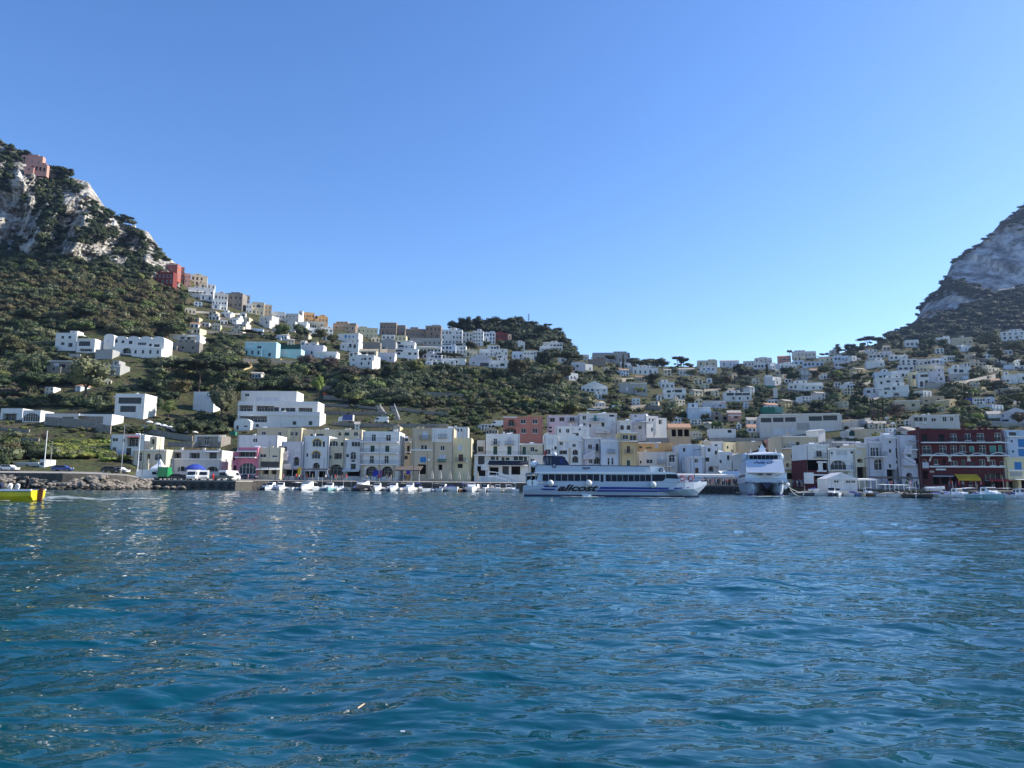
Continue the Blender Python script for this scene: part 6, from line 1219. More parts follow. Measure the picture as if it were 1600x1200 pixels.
def boat(u, v, kind, L, rz, col, label, cat='boat', cover=None, group='small boats moored along the harbour', z=0, Y=None, name='moored_boat'):
    Y = Y or Yw_at(u, v); P = at(u, v, Y); P.z = z; Bm = L*.36 if kind != 'cruiser' else L*.33; Hf = .62 if L < 6.5 else .62+(L-6.5)*.16
    o = thing(name, label, cat, P, R(rz)); m, g, d, iw = boat_mesh(L, Bm, Hf); m.build('hull', BH[col], o); g.build('gunwale', WOOD if kind == 'gozzo' else WHITE, o); d.build('deck', WHITE if kind != 'gozzo' else WOOD, o); iw.build('inner_hull', WHITE, o)
    for i, t in enumerate((-.22, .08)):
        m = MB(); m.box(L*t, L*t+.35, -Bm*.42, Bm*.42, Hf*.6, Hf*.68); m.build('seat', CUSH if kind != 'gozzo' else WOOD, o)
    m = MB(); m.box(-L/2-.35, -L/2-.02, -.2, .2, Hf*.5, Hf+.35); m.box(-L/2-.25, -L/2-.12, -.08, .08, -.5, Hf*.499); m.build('outboard_engine', IRON, o)
    if kind == 'cabin':
        m = MB(); rr = [[(x, -w, Hf), (x, -w*.85, zt), (x, w*.85, zt), (x, w, Hf)] for x, w, zt in ((-.05*L, Bm*.32, Hf+1.15), (.12*L, Bm*.33, Hf+1.15), (.2*L, Bm*.3, Hf+.45), (.33*L, Bm*.2, Hf+.35))]; m.loft(rr); cb = m.build('cabin', WHITE, o)
        m = MB(); m.add([(.128*L+.02, -Bm*.27, Hf+1.07), (.128*L+.02, Bm*.27, Hf+1.07), (.19*L+.03, Bm*.26, Hf+.5), (.19*L+.03, -Bm*.26, Hf+.5)], [(0, 3, 2, 1)]); m.box(0, .1*L, -Bm*.312, -Bm*.305, Hf+.55, Hf+.95); m.build('windscreen', GLASS, cb)
        m = MB()
        for s in (-1, 1): m.tube((.3*L, s*Bm*.3, Hf+.1), (.3*L, s*Bm*.3, Hf+.6), .02, n=4); m.tube((.3*L, s*Bm*.3, Hf+.6), (.49*L, 0, Hf+.75), .02, n=4)
        m.build('bow_rail', IRON, o)
    if kind == 'console':
        m = MB(); m.box(-.02*L, .08*L, -.4, .4, Hf*.4, Hf+.55); cb = m.build('console', WHITE, o); m = MB(); m.add([(.085*L, -.42, Hf+.5), (.085*L, .42, Hf+.5), (.05*L, .38, Hf+.95), (.05*L, -.38, Hf+.95)], [(0, 1, 2, 3)]); m.build('windscreen', GLASS, cb)
    if kind in ('bimini', 'cruiser'):
        m = MB()
        for x in (-.2, .1):
            for s in (-1, 1): m.tube((L*x, s*Bm*.4, Hf), (L*x, s*Bm*.36, Hf+1.25), .025, n=5)
        m.build('canopy_frame', IRON, o); m = MB(); m.loft([[(L*x, -Bm*.42, Hf+1.22+dz), (L*x, 0, Hf+1.36+dz), (L*x, Bm*.42, Hf+1.22+dz), (L*x, Bm*.42, Hf+1.18+dz), (L*x, 0, Hf+1.31+dz), (L*x, -Bm*.42, Hf+1.18+dz)] for x, dz in ((-.25, -.05), (-.08, .03), (.14, 0))]); m.build('canopy', BLUEC if cover == 'blue' else CUSH if cover == 'grey' else WHITE, o)
    if kind == 'cruiser':
        m = MB(); m.loft([[(L*x, -w, Hf), (L*x, -w*.9, zt), (L*x, w*.9, zt), (L*x, w, Hf)] for x, w, zt in ((-.12, Bm*.38, Hf+1.1), (.1, Bm*.38, Hf+1.1), (.22, Bm*.3, Hf+.6), (.38, Bm*.15, Hf+.45))]); cb = m.build('cabin', WHITE, o)
        m = MB(); m.add([(L*.112, -Bm*.32, Hf+1.02), (L*.112, Bm*.32, Hf+1.02), (L*.215, Bm*.26, Hf+.66), (L*.215, -Bm*.26, Hf+.66)], [(0, 3, 2, 1)]); m.build('windscreen', GLASS, cb); m = MB(); m.tube((-.1*L, 0, Hf+1.2), (-.1*L, 0, Hf+2.7), .04, n=5); m.build('mast', IRON, o)
    if cover in ('blue', 'grey') and kind in ('open', 'gozzo', 'console'):
        m = MB(); m.loft([[(L*x, -Bm*w, Hf+.04), (L*x, 0, Hf+h_), (L*x, Bm*w, Hf+.04)] for x, w, h_ in ((-.45, .36, .1), (-.2, .42, .35), (.1, .4, .4), (.3, .2, .2))]); m.build('cover', BLUEC if cover == 'blue' else CUSH, o)
    if int(u) % 3 != 1: MB().tube((-.1*L, .1, Hf*.4), (-.12*L, .1, Hf+1.6+(u % 7)*.3), .035, .02, 5).build('mast', IRON if int(u) % 2 else FRAME, o)
    m = MB()
    for s in (-1, 1): m.ball((0, s*(Bm/2+.1), Hf*.5), .14, 7, 5, sc=(1, 1, 1.6)); 
    MB().ball((L*.1, -(Bm/2+.1), Hf*.5), .14, 7, 5, sc=(1, 1, 1.6)).build('fender', WHITE, o); MB().ball((L*.1, (Bm/2+.1), Hf*.5), .14, 7, 5, sc=(1, 1, 1.6)).build('fender', WHITE, o)
    return o
BO = [
 (412,765,'console',5.5,-60,'navy','dark blue open boat nearest the pier with the vans',None),(425,766,'cabin',6.2,-100,'white','white cabin boat with rails below the cream house with white awning',None),(439,766,'cabin',6.4,-80,'white','white cabin boat second from the pier, below the zigzag stairs',None),
 (455,766,'open',5.5,-70,'white','white open boat below the left edge of the zigzag stairs house',None),(481,765,'cruiser',7.5,-95,'white','white boat with square wheelhouse below the yellow-arched tower',None),(500,765,'open',5.6,-110,'white','open white boat in front of the dark ground arch',None),
 (516,766.5,'cabin',6.4,-85,'teal','pale teal-hulled cabin boat below the fan window house',None),(534,765,'console',5.4,-100,'white','white console boat left of the large cruiser',None),(548,765,'open',5.2,-75,'cream','cream open boat beside the large cruiser',None),
 (567,766,'cruiser',10,-88,'black','large white cruiser with dark hull below the four-storey balconied block','grey'),(590,766,'cabin',6.6,-90,'white','white cabin boat right of the large cruiser',None),(604,765,'open',5.6,-80,'grey','grey open boat below the beige arcades',None),
 (616,766,'cabin',6.8,-95,'white','white cabin boat in front of the brown canopy','blue'),(641,766,'cabin',7.2,-90,'white','white bow-on cabin boat below the narrow recessed cream house',None),(656,764,'console',5.4,-60,'cream','cream console boat below the tan house left edge',None),(672,765,'open',5.8,-120,'white','low white open boat in front of the first closed parasol',None),
 (685,765,'bimini',5.8,-70,'white','white boat with grey canopy below the second closed parasol','grey'),(706,767,'gozzo',8.2,-70,'white','broad white wooden boat with curved bow below the tan houses','blue'),(722,765,'bimini',5.6,-100,'brown','varnished brown boat with blue canopy behind the broad white one','blue'),
 (736,767,'cabin',8,-85,'white','white cabin boat with square bow below the pale yellow house',None),(752,765,'open',5.4,-70,'white','white open boat below the last closed parasol',None),(768,765,'console',5.8,-50,'white','white boat left of the ferry gangway','grey'),(786,766,'open',6,-20,'cream','cream boat lying side-on near the ferry stern','grey'),(801,766,'console',5.4,-60,'white','small white boat tucked beside the ferry stern',None),
 (1260,773,'open',4.6,-75,'navy','small dark blue rowing boat right of the catamaran on the sand','grey'),(1273,768,'open',4,-90,'white','little white dinghy ashore below the red ground house','blue'),(1288,772,'open',4.2,-10,'white','flat white dinghy at the water edge left of the gabled kiosk',None),
 (1309,774,'console',4.6,-110,'white','small white boat at the left of the kiosk boats',None),(1320,775,'gozzo',5.6,-80,'white','white wooden boat below the gabled kiosk left half','grey'),(1343,775.5,'gozzo',5.2,-95,'cream','cream wooden boat below the gabled kiosk right end','grey'),
 (1367,775,'gozzo',5.4,-85,'white','white wooden boat in front of the covered terrace','grey'),(1391,777,'gozzo',5.8,-88,'white','white wooden boat below the big arch wing','grey'),(1413,777,'gozzo',5.4,-92,'cream','cream wooden boat below the tall lilac tower','grey'),
 (1436,778,'gozzo',5.6,-75,'black','black-hulled wooden boat at the left corner of the red hotel',None),(1449,774,'open',4.6,-100,'navy','dark small boat behind the black-hulled one',None),(1465,776,'open',5,-20,'white','white flat boat lying side-on before the red hotel',None),(1461,764,'open',4,-5,'white','upturned white dinghy under the left shop windows of the red hotel',None),
 (1480,776,'console',5.2,-95,'navy','dark console boat left of the white cabin boat by the red hotel',None),(1494,778,'cabin',5.8,-80,'white','white cabin boat below the middle of the red hotel',None),(1516,777,'bimini',5.6,-70,'cream','cream boat with long white canopy below the yellow awning',None),(1543,781,'cabin',7,-88,'teal','large pale green cabin boat at the right of the yellow awning',None),
 (1567,779,'open',4.8,-95,'black','small black boat right of the large pale green one',None),(1581,777,'gozzo',5.2,-85,'blue','blue wooden boat with blue cover below the blue-shuttered building','blue'),(1596,780,'cabin',6,-95,'white','white cabin boat cut by the right edge',None),
]
rb_ = random.Random(5); xs_b = [421, 432, 447, 463, 472, 490, 508, 525, 541, 556, 580, 598, 610, 628, 634, 649, 664, 679, 693, 728, 744, 760, 777, 794, 1299, 1331, 1355, 1379, 1402, 1424, 1457, 1473, 1504, 1528, 1556, 1574, 1589]
LN = [(421, 'pink house'), (447, 'zigzag stairs'), (472, 'left edge of the tower house'), (508, 'yellow-arched tower'), (541, 'wide ground arch'), (580, 'balconied block'), (610, 'right arcade'), (649, 'brown canopy'), (679, 'blue shutters'), (728, 'green shop awning'), (760, 'yellow house'), (794, 'gangway'), (1299, 'sand edge'), (1355, 'gabled kiosk'), (1402, 'big arch wing'), (1457, 'red hotel left corner'), (1504, 'red hotel plaque'), (1556, 'yellow awning'), (1589, 'blue shutters at the right edge')]
for i, u in enumerate(xs_b):
    kd = rb_.choice(['open', 'console', 'cabin', 'bimini', 'gozzo']); co = rb_.choice(['white', 'white', 'cream', 'navy', 'blue', 'grey', 'brown']); cv = rb_.choice([None, 'blue', 'grey']); ln = min(LN, key=lambda q: abs(q[0]-u))[1]
    BO.append((u, (763.5 if u < 900 else 771+(u-1299)*.016), kd, rb_.uniform(4.4, 6.2), rb_.uniform(-115, -65), co, '%s %s %sin second row by %s' % (co, {'open': 'open boat', 'console': 'console boat', 'cabin': 'cabin boat', 'bimini': 'canopied boat', 'gozzo': 'wooden boat'}[kd], {'blue': 'with blue cover ', 'grey': 'with grey cover ', None: ''}[cv], ln), cv))
for b_ in BO:
    zz = 0
    if b_[0] in (1273, 1461): boat(b_[0], b_[1], b_[2], b_[3], b_[4], b_[5], b_[6], cover=b_[7], Y=158 if b_[0] == 1273 else 158, z=.75 if b_[0] == 1273 else 1.5)
    else: boat(b_[0], b_[1], b_[2], b_[3]*1.12, b_[4], b_[5], b_[6], cover=b_[7], Y=(178 if b_[1] > 764 else 184) if b_[0] < 1200 else min(154, Yw_at(b_[0], b_[1])))
# ---- yellow boat with passengers, far left
YY = Yw_at(30, 783); P = at(8, 783, YY); P.z = 0; px = F/YY
yb = thing('tour_boat', 'yellow wooden motor boat with brown rudder carrying four people, at the left edge', 'boat', P, 0)
Lb, Bb, Hb = 7.4, 2.3, .80; prf = []
for t in (0, .03, .15, .35, .6, .8, .95, 1):       # t=1 is the stern at the right
    b = Bb/2*(1-max(0, (.45-t)/.45)**2.2)*(1 if t < .8 else 1-(t-.8)*.9); sh = Hb*(1+.22*(1-t)**2+.10*t*t); k = -.4+.5*max(0, (t-.93)/.07)+.5*max(0, (.06-t)/.06); prf.append((-Lb+2.5+Lb*t+(.12 if t == 1 else 0), max(b, .03), sh, k))
YEL = mat('hull_yellow', (.62, .50, .02), .35, .04, spec=.5); m = MB()
m.loft([[(x, -b, s), (x, -b*.96, s*.5), (x, -b*.6, k*.7), (x, 0, k), (x, b*.6, k*.7), (x, b*.96, s*.5), (x, b, s)] for x, b, s, k in prf], cap=False, closed=False); x, b, s, k = prf[-1]
m.add([(x, -b, s), (x, -b*.96, s*.5), (x, -b*.6, k*.7), (x, 0, k), (x, b*.6, k*.7), (x, b*.96, s*.5), (x, b, s)], [(0, 1, 2, 3, 4, 5, 6)]); m.build('hull', YEL, yb)
m = MB(); rr = [[(x, -b-.05, s-.05), (x, -b-.05, s+.09), (x, -max(.01, b-.14), s+.09), (x, -max(.01, b-.14), s-.05)] for x, b, s, k in prf]; m.loft(rr); m.loft([[(p[0], -p[1], p[2]) for p in q][::-1] for q in rr]); m.build('gunwale', WHITE, yb)
m = MB(); m.loft([[(x, -b-.045, s-.10), (x, -b-.045, s-.055), (x, -b, s-.055), (x, -b, s-.10)] for x, b, s, k in prf[1:]]); m.build('rubbing_strake', BH['navy'], yb)
m = MB(); m.loft([[(x, -max(.01, b-.1), .25), (x, max(.01, b-.1), .25)] for x, b, s, k in prf], cap=False, closed=False); m.build('deck', WOOD, yb)
m = MB(); xs_ = prf[-1][0]; m.prism([(xs_+.02, -.3), (xs_+.32, -.3), (xs_+.38, 1.08), (xs_+.06, 1.05)], -.06, .06); m.build('rudder', mat('rudder_brown', (.13, .045, .03), .6), yb)
for i, x in enumerate((-2.2, -.6, .9)): m = MB(); m.box(x, x+.4, -Bb*.4, Bb*.4, .55, .62); m.build('bench', WOOD, yb)
for (du, sh, tr, pose, s, l) in ((0, 'navy', 'black', 'sit', 1.05, 'person in dark navy seated at the front of the yellow boat'), (14, 'white', 'grey', 'sit', 1.0, 'person in white seated in the middle of the yellow boat'), (25.5, 'white', 'beige', 'sit', .97, 'second person in white seated beside the standing helmsman'), (40.5, 'black', 'black', 'stand', 1.0, 'helmsman in black standing at the stern of the yellow boat')):
    x = at(du, 770, YY).x; person((x, YY+.1, .62-.45*.6 if pose == 'sit' else .30), 1.4 if pose == 'sit' else 2.6, sh, tr, l, pose, None, s)
# ================================================================ FERRY (side on)
def text_mesh(txt, size, depth=.03, bold=0, shear=0):
    cu = bpy.data.curves.new('t', 'FONT'); cu.body = txt; cu.size = size; cu.extrude = depth; cu.offset = bold; cu.shear = shear; cu.align_x = 'LEFT'
    o = bpy.data.objects.new('t', cu); C.objects.link(o); dg = bpy.context.evaluated_depsgraph_get(); me = bpy.data.meshes.new_from_object(o.evaluated_get(dg)); bpy.data.objects.remove(o); me.materials.clear(); return me
def lettering(txt, w, h, m, parent, loc, rot=(R(90), 0, 0), bold=0, shear=0, name='lettering'):
    me = text_mesh(txt, 1, .02, bold, shear); co = np.zeros(len(me.vertices)*3, np.float32); me.vertices.foreach_get('co', co); co = co.reshape(-1, 3); co[:, :2] -= co[:, :2].min(0); mx_ = co[:, :2].max(0); co[:, 0] *= w/mx_[0]; co[:, 1] *= h/mx_[1]
    me.vertices.foreach_set('co', co.ravel()); me.update(); me.materials.append(m); me.name = name; o = link(name, me, parent, loc); o.rotation_euler = rot; return o
FY = 116.0; FP = at(816, 774, FY); FP.z = 0; k_ = FY/F
fer = thing('passenger_ferry', 'long white passenger ferry side-on with blue stripes, black lettering and dark blue funnel', 'ferry', FP, 0)
def fx(u): return at(u, 755, FY).x-FP.x
def fz(u, v): return at(u, v, FY).z
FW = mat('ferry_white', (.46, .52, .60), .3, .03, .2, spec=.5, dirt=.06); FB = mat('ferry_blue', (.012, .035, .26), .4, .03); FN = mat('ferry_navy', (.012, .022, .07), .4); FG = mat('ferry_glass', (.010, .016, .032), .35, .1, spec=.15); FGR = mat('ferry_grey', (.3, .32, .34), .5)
W2 = 3.6
sta = [(818, 1.0, 771, 759), (824, .98, 772, 757.5), (838, 1, 772.5, 754.5), (860, 1, 773, 753), (920, 1, 774, 753), (980, 1, 775, 753.5), (1020, .97, 775.5, 754), (1045, .86, 776, 754), (1065, .68, 776.2, 754), (1080, .48, 776.4, 753.6), (1090, .30, 770, 753.2), (1098, .15, 763, 752.8), (1104, .03, 757, 752.6)]
m = MB(); rr = []
for u, b, vk, vs in sta:
    x = fx(u); zk = min(fz(u, vk), -.4) if vk > 770 else fz(u, vk); zs_ = fz(u, vs); hb = W2*b; bb = hb*(.92 if u < 1045 else .6)
    rr.append([(x, -hb, zs_), (x, -hb*.99, zs_*.55+max(zk, 0)*.45), (x, -bb, max(.25, zk)), (x, -bb*.85, zk), (x, bb*.85, zk), (x, bb, max(.25, zk)), (x, hb*.99, zs_*.55+max(zk, 0)*.45), (x, hb, zs_)])
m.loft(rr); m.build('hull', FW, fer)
m = MB(); 
for A_, B_ in zip(rr[:-3], rr[1:-2]):
    q = [(p[0], p[1]-.012, p[2]) for p in (A_[2], B_[2])]+[(B_[2][0], B_[2][1]-.012, -.3), (A_[2][0], A_[2][1]-.012, -.3)]; q[0] = (q[0][0], q[0][1], .32); q[1] = (q[1][0], q[1][1], .32); m.add(q, [(0, 3, 2, 1)])
m.build('boot_stripe', FN, fer)
def side_y(u):   # half width of the hull side at photo column u
    return np.interp(u, [s_[0] for s_ in sta], [W2*s_[1] for s_ in sta])
def stripe(name, pts_top, pts_bot, mt_):
    m = MB(); o = []
    for (ut, vt_), (ub, vb_) in zip(pts_top, pts_bot):
        o.append([(fx(ut), -side_y(ut)-.03, fz(ut, vt_)), (fx(ub), -side_y(ub)*.995-.03, fz(ub, vb_))])
    m.loft(o, cap=False, closed=False); m.build(name, mt_, fer)
stripe('upper_stripe', [(934, 760.5), (980, 761), (1020, 761.6), (1050, 761.8), (1073, 761)], [(931, 763.8), (980, 764.2), (1020, 764.6), (1050, 764.2), (1070, 762.5)], FB)
stripe('lower_stripe', [(930, 765.2), (980, 765.6), (1020, 766), (1050, 766)], [(928, 767.8), (980, 768), (1020, 768.2), (1040, 767.6)], FB)
stripe('upper_stripe', [(847, 758.5), (870, 759)], [(849, 761), (868, 761.4)], FB); stripe('lower_stripe', [(843, 763), (866, 763.4)], [(846, 765.4), (864, 765.8)], FB)
lettering('alicost', fx(931)-fx(869), fz(900, 756.8)-fz(900, 767), mat('letter_black', (.008, .008, .01), .5), fer, (fx(869), -W2-.05, fz(869, 767)), bold=.035, shear=.45)
# deck house
hz0 = fz(950, 754); hz1 = fz(950, 740.5); HWd = 3.2
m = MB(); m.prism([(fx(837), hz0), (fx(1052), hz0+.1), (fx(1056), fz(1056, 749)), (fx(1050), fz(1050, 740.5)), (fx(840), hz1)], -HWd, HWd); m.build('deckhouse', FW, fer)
for i in range(9):
    u = 846+i*9.7; m = MB(); m.box(fx(u+.4), fx(u+9.1), -HWd-.05, -HWd-.005, fz(u, 751.6), fz(u, 741.6)); m.build('window_pane', FG, fer)
for i in range(8):
    u = 942+i*8.7; m = MB(); m.box(fx(u+.4), fx(u+8.2), -HWd-.05, -HWd-.005, fz(u, 752.2), fz(u, 742.4)); m.build('window_pane', FG, fer)
m = MB(); m.box(fx(934.5), fx(939), -HWd-.04, -HWd-.005, fz(936, 753.4), fz(936, 742)); m.build('door', FG, fer)
m = MB(); m.prism([(fx(1013), fz(1013, 752)), (fx(1029), fz(1029, 752)), (fx(1033), fz(1033, 748)), (fx(1033), fz(1033, 742)), (fx(1013), fz(1013, 742))], -HWd-.05, -HWd-.004); m.build('window_pane', FG, fer)
m = MB(); m.prism([(fx(1034), fz(1034, 747.6)), (fx(1053.5), fz(1053, 748.4)), (fx(1050), fz(1050, 741.6)), (fx(1034), fz(1034, 741.2))], -HWd-.05, -HWd-.004); m.build('wheelhouse_window', FG, fer)
m = MB(); m.add([(fx(1055.4)+.03, -2.9, fz(1055, 748.4)), (fx(1055.4)+.03, 2.9, fz(1055, 748.4)), (fx(1051)+.03, 2.9, fz(1051, 742)), (fx(1051)+.03, -2.9, fz(1051, 742))], [(0, 1, 2, 3)]); m.build('wheelhouse_window', FG, fer)
m = MB(); m.prism([(fx(832), fz(832, 740.4)), (fx(1052), fz(1052, 741.4)), (fx(1046), fz(1046, 738.8)), (fx(1030), fz(1030, 737.8)), (fx(836), fz(836, 737.6))], -HWd-.25, HWd+.25); m.build('roof_overhang', WHITE, fer)
m = MB(); m.prism([(fx(836), fz(836, 737.5)), (fx(1010), fz(1010, 738.6)), (fx(1010), fz(1010, 729.8)), (fx(838), fz(838, 727.6))], -HWd+.05, HWd-.05); m.build('sun_deck_bulwark', FW, fer)
m = MB(); m.prism([(fx(838), fz(838, 727.5)), (fx(1010), fz(1010, 729.7)), (fx(1010), fz(1010, 728.8)), (fx(838), fz(838, 726.6))], -HWd, HWd); m.build('bulwark_rail', FN, fer)
lettering('RELAX', fx(919)-fx(907.5), .33, FN, fer, (fx(907.5), -HWd+.01, fz(908, 733.8)), bold=.02)
m = MB(); m.prism([(fx(1011), fz(1011, 738.6)), (fx(1034), fz(1034, 738.2)), (fx(1031), fz(1031, 731.2)), (fx(1013), fz(1013, 729.2))], -HWd+.4, HWd-.4); m.build('bridge_fairing', WHITE, fer)
m = MB(); m.prism([(fx(1018), fz(1018, 731)), (fx(1034), fz(1034, 737.8)), (fx(1032), fz(1032, 729.5)), (fx(1027), fz(1027, 727.8)), (fx(1018), fz(1018, 729))], -1.2, 1.2); m.build('radar_housing', FGR, fer)
for u, v_, r in ((1027, 735.2, .33), (864, 728.4, .36)):
    m = MB(); m.tube((fx(u), -HWd-.02, fz(u, v_)), (fx(u), -HWd+.3, fz(u, v_)), r, n=14); e_ = m.build('round_emblem', FN, fer); MB().tube((fx(u), -HWd-.04, fz(u, v_)), (fx(u), -HWd-.021, fz(u, v_)), r*.62, n=12).build('emblem_centre', FGR, e_)
m = MB(); m.prism([(fx(861), fz(861, 727.2)), (fx(888.5), fz(888, 727.6)), (fx(885), fz(885, 722)), (fx(878), fz(878, 713.6)), (fx(862), fz(862, 713.2))], -2.4, 2.4); fu = m.build('funnel', FN, fer)
m = MB(); m.prism([(fx(874.5), fz(874, 718)), (fx(876), fz(876, 717.5)), (fx(876.5), fz(876, 721)), (fx(880), fz(880, 723.5)), (fx(873), fz(873, 723.2))], -2.44, -2.405); m.build('funnel_emblem', FB, fu)
m = MB(); m.box(fx(849.5), fx(862), -2.3, 2.3, fz(850, 714.2), fz(850, 713.0)).tube((fx(850), -2.2, fz(850, 714)), (fx(853), -2.2, fz(853, 727)), .1).tube((fx(850), 2.2, fz(850, 714)), (fx(853), 2.2, fz(853, 727)), .1).tube((fx(857), -2.2, fz(857, 714)), (fx(857), -2.2, fz(857, 727)), .1); m.build('funnel_arch', FN, fer)
m = MB(); m.box(fx(851.5), fx(861), -1.9, 1.9, fz(855, 727.5), fz(855, 715)); m.build('stair_housing', FGR, fer)
m = MB(); m.tube((fx(863.5), 0, fz(863, 713.5)), (fx(863.5), 0, fz(863, 690)), .05, .03).tube((fx(859), 0, fz(859, 703)), (fx(868), 0, fz(868, 703)), .035).tube((fx(856), 0, fz(856, 713)), (fx(863.3), 0, fz(863, 700)), .03).tube((fx(871), 0, fz(871, 713)), (fx(863.6), 0, fz(863, 700)), .03); m.build('mast', FGR, fer)
m = MB(); m.ball((fx(866.5), 0, fz(866, 710)), .34, 10, 7); m.build('radar_dome', WHITE, fer)
m = MB(); m.add([(fx(850), 0, fz(850, 705)), (fx(853), .05, fz(853, 704)), (fx(853.5), 0, fz(853, 711)), (fx(850.6), .05, fz(850, 712)), (fx(850), .03, fz(850, 705)), (fx(853), .08, fz(853, 704)), (fx(853.5), .03, fz(853, 711)), (fx(850.6), .08, fz(850, 712))], [(0, 1, 2, 3), (7, 6, 5, 4)]); fl = m.build('flag', CM['red'], fer)
m = MB(); m.ball((fx(834), -1.4, fz(834, 725.6)), .62, 10, 7, sc=(1.1, 1, .85)); m.build('satellite_dome', WHITE, fer)
for i, (u, v_) in enumerate(((827, 755), (834.5, 755))):
    m = MB(); m.tube((fx(u), -3.6, fz(u, v_-.6)), (fx(u), -2.2, fz(u, v_-.6)), .48, n=12); m.build('liferaft_canister', WHITE, fer)
m = MB()
for u in (822, 829, 836, 842): m.tube((fx(u), -3.1, fz(u, 757)), (fx(u), -3.1, fz(u, 739)), .07)
m.build('stern_posts', FGR, fer); m = MB(); m.box(fx(822), fx(838), -2.6, 2.6, fz(830, 757), fz(830, 744)); m.build('stern_dark_box', DARK, fer)  # near-black box filling the open stern deck behind the posts
m = MB(); m.prism([(fx(820), fz(820, 743)), (fx(838), fz(838, 738.5)), (fx(838), fz(838, 737.5)), (fx(822), fz(822, 740))], -3.1, 3.1); m.build('stern_canopy', mat('canvas_greyblue', (.16, .19, .21), .8), fer)
for u, v_ in ((858, 755.2), (915.5, 755), (1012.5, 757.5)):
    m = MB(); m.ball((fx(u), -W2-.5, fz(u, v_)), .5, 14, 9); fd = m.build('ball_fender', mat('fender_white', (.62, .62, .58), .6), fer, smooth=True); MB().tube((fx(u), -W2-.3, fz(u, v_)+.45), (fx(u), -W2+.1, fz(u, v_)+1.4), .02, n=4).build('fender_rope', IRON, fd)
MB().tube((fx(920), -W2-.25, fz(920, 752)), (fx(920.5), -W2-.25, fz(920, 757)), .16, n=8).build('fender', WHITE, fer)
m = MB()
for u in range(1058, 1102, 5): b_ = side_y(u)*.95; m.tube((fx(u), -b_, fz(u, 753.5)), (fx(u), -b_, fz(u, 749.2)), .025, n=4); m.tube((fx(u), -b_, fz(u, 749.2)), (fx(u+5), -side_y(u+5)*.95, fz(u+5, 749.2)), .022, n=4)
m.build('bow_rail', FGR, fer)
for u, c in ((1060, 'red'), (1073, 'red')):
    m = MB(); rr2 = [[(fx(u)+(.36+.09*math.cos(q*2.09))*math.cos(t*.628), -2.6+.09*math.sin(q*2.09), fz(u, 747.6)+(.36+.09*math.cos(q*2.09))*math.sin(t*.628)) for q in range(3)] for t in range(10)]; rr2.append(rr2[0]); m.loft(rr2, cap=False); m.build('lifebuoy', CM['red'], fer)
m = MB(); m.box(fx(1064), fx(1068), -1, 1, fz(1064, 753.4), fz(1064, 746.5)).box(fx(1068.2), fx(1072), -1.4, 1.2, fz(1068, 753.4), fz(1068, 750)); m.build('winch', WHITE, fer)
m = MB(); m.tube((fx(1083), -1.2, fz(1083, 758)), (fx(1092), -.8, fz(1092, 753)), .28, .2, 8); m.build('anchor_pocket', WHITE, fer)
m = MB(); m.tube((fx(905), -W2-.1, fz(905, 771.5)), (fx(917), -W2-1.1, -.1), .10, .5, 7); m.build('water_outlet', mat('splash', (.7, .75, .75), .6), fer)
for i in range(14):
    u = 850+i*12.3+(i % 3); m = MB(); m.box(fx(u), fx(u)+.05, -HWd-.03, -HWd-.006, fz(u, 738.4), fz(u, 737.2)); 
gangL = thing('gangway', 'curved white gangway rails behind the ferry stern', 'gangway', at(763, 739, 180)); m = MB()
pts = [at(763, 737, 180), at(776, 738, 180), at(790, 742, 178), at(806, 749, 176)]
for off in (0, 1.1):
    for p, q in zip(pts, pts[1:]): m.tube(p-gangL.location-Vector((0, 0, off)), q-gangL.location-Vector((0, 0, off)), .09, n=5)
for p in pts: m.tube(p-gangL.location, p-gangL.location-Vector((0, 0, 2.2)), .06, n=4)
m.build('handrail', WHITE, gangL)
# ================================================================ CATAMARAN (bow on)
NY = 142.0; NP = at(1199, 773, NY); NP.z = 0; cat_ = thing('catamaran_ferry', 'white high-speed catamaran seen bow-on with dark wheelhouse windows and navy lettering', 'ferry', NP, R(-14))
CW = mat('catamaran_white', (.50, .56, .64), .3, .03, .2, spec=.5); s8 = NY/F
cat_.scale = (.87, 1, 1)
def nz(v): return at(1199, v, NY).z
def nx(u): return (u-1199)*s8
hw = 4.3
for s in (-1, 1):                                             # two hulls
    m = MB(); rr = []
    for y, wi, wo, zk, zt in ((0, .15, .15, 1.2, 3.0), (1.2, .7, .5, .1, 3.0), (3, 1.5, .9, -.5, 3.0), (6, 1.8, 1.1, -.6, 3.0), (32, 1.8, 1.1, -.6, 3.0)):
        c = s*2.9; rr.append([(c-s*wi, y, zt), (c-s*wi*.9, y, zt*.35+zk*.2), (c-s*.1, y, zk), (c+s*wo*.8, y, zt*.3+zk*.3), (c+s*(wo+.25), y, zt)])
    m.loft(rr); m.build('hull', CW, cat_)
    m = MB(); m.add([(s*2.9-s*.3, 1.0, .32), (s*2.9+s*.42, 1.0, .32), (s*2.9+s*.9, 4, .32), (s*2.9+s*.9, 4, -.4), (s*2.9-s*.3, 1, -.4), (s*2.9-s*1.5, 4, .32), (s*2.9-s*1.5, 4, -.4)], [(0, 1, 2, 3, 4) if s > 0 else (4, 3, 2, 1, 0), (0, 4, 6, 5)]); m.build('boot_stripe', FB, cat_)
m = MB(); m.loft([[(-hw-.1, y, z0), (-hw, y, z1), (hw, y, z1), (hw+.1, y, z0), (hw*.5, y, z0-.2), (.9, y, zc), (-.9, y, zc), (-hw*.5, y, z0-.2)] for y, z0, z1, zc in ((.9, nz(752.5), nz(746.5), nz(753.5)), (2.2, nz(754), nz(745.5), nz(756)), (5, nz(755), nz(745), nz(757)), (32, nz(755), nz(745), nz(757)))]); m.build('bridge_deck', CW, cat_)
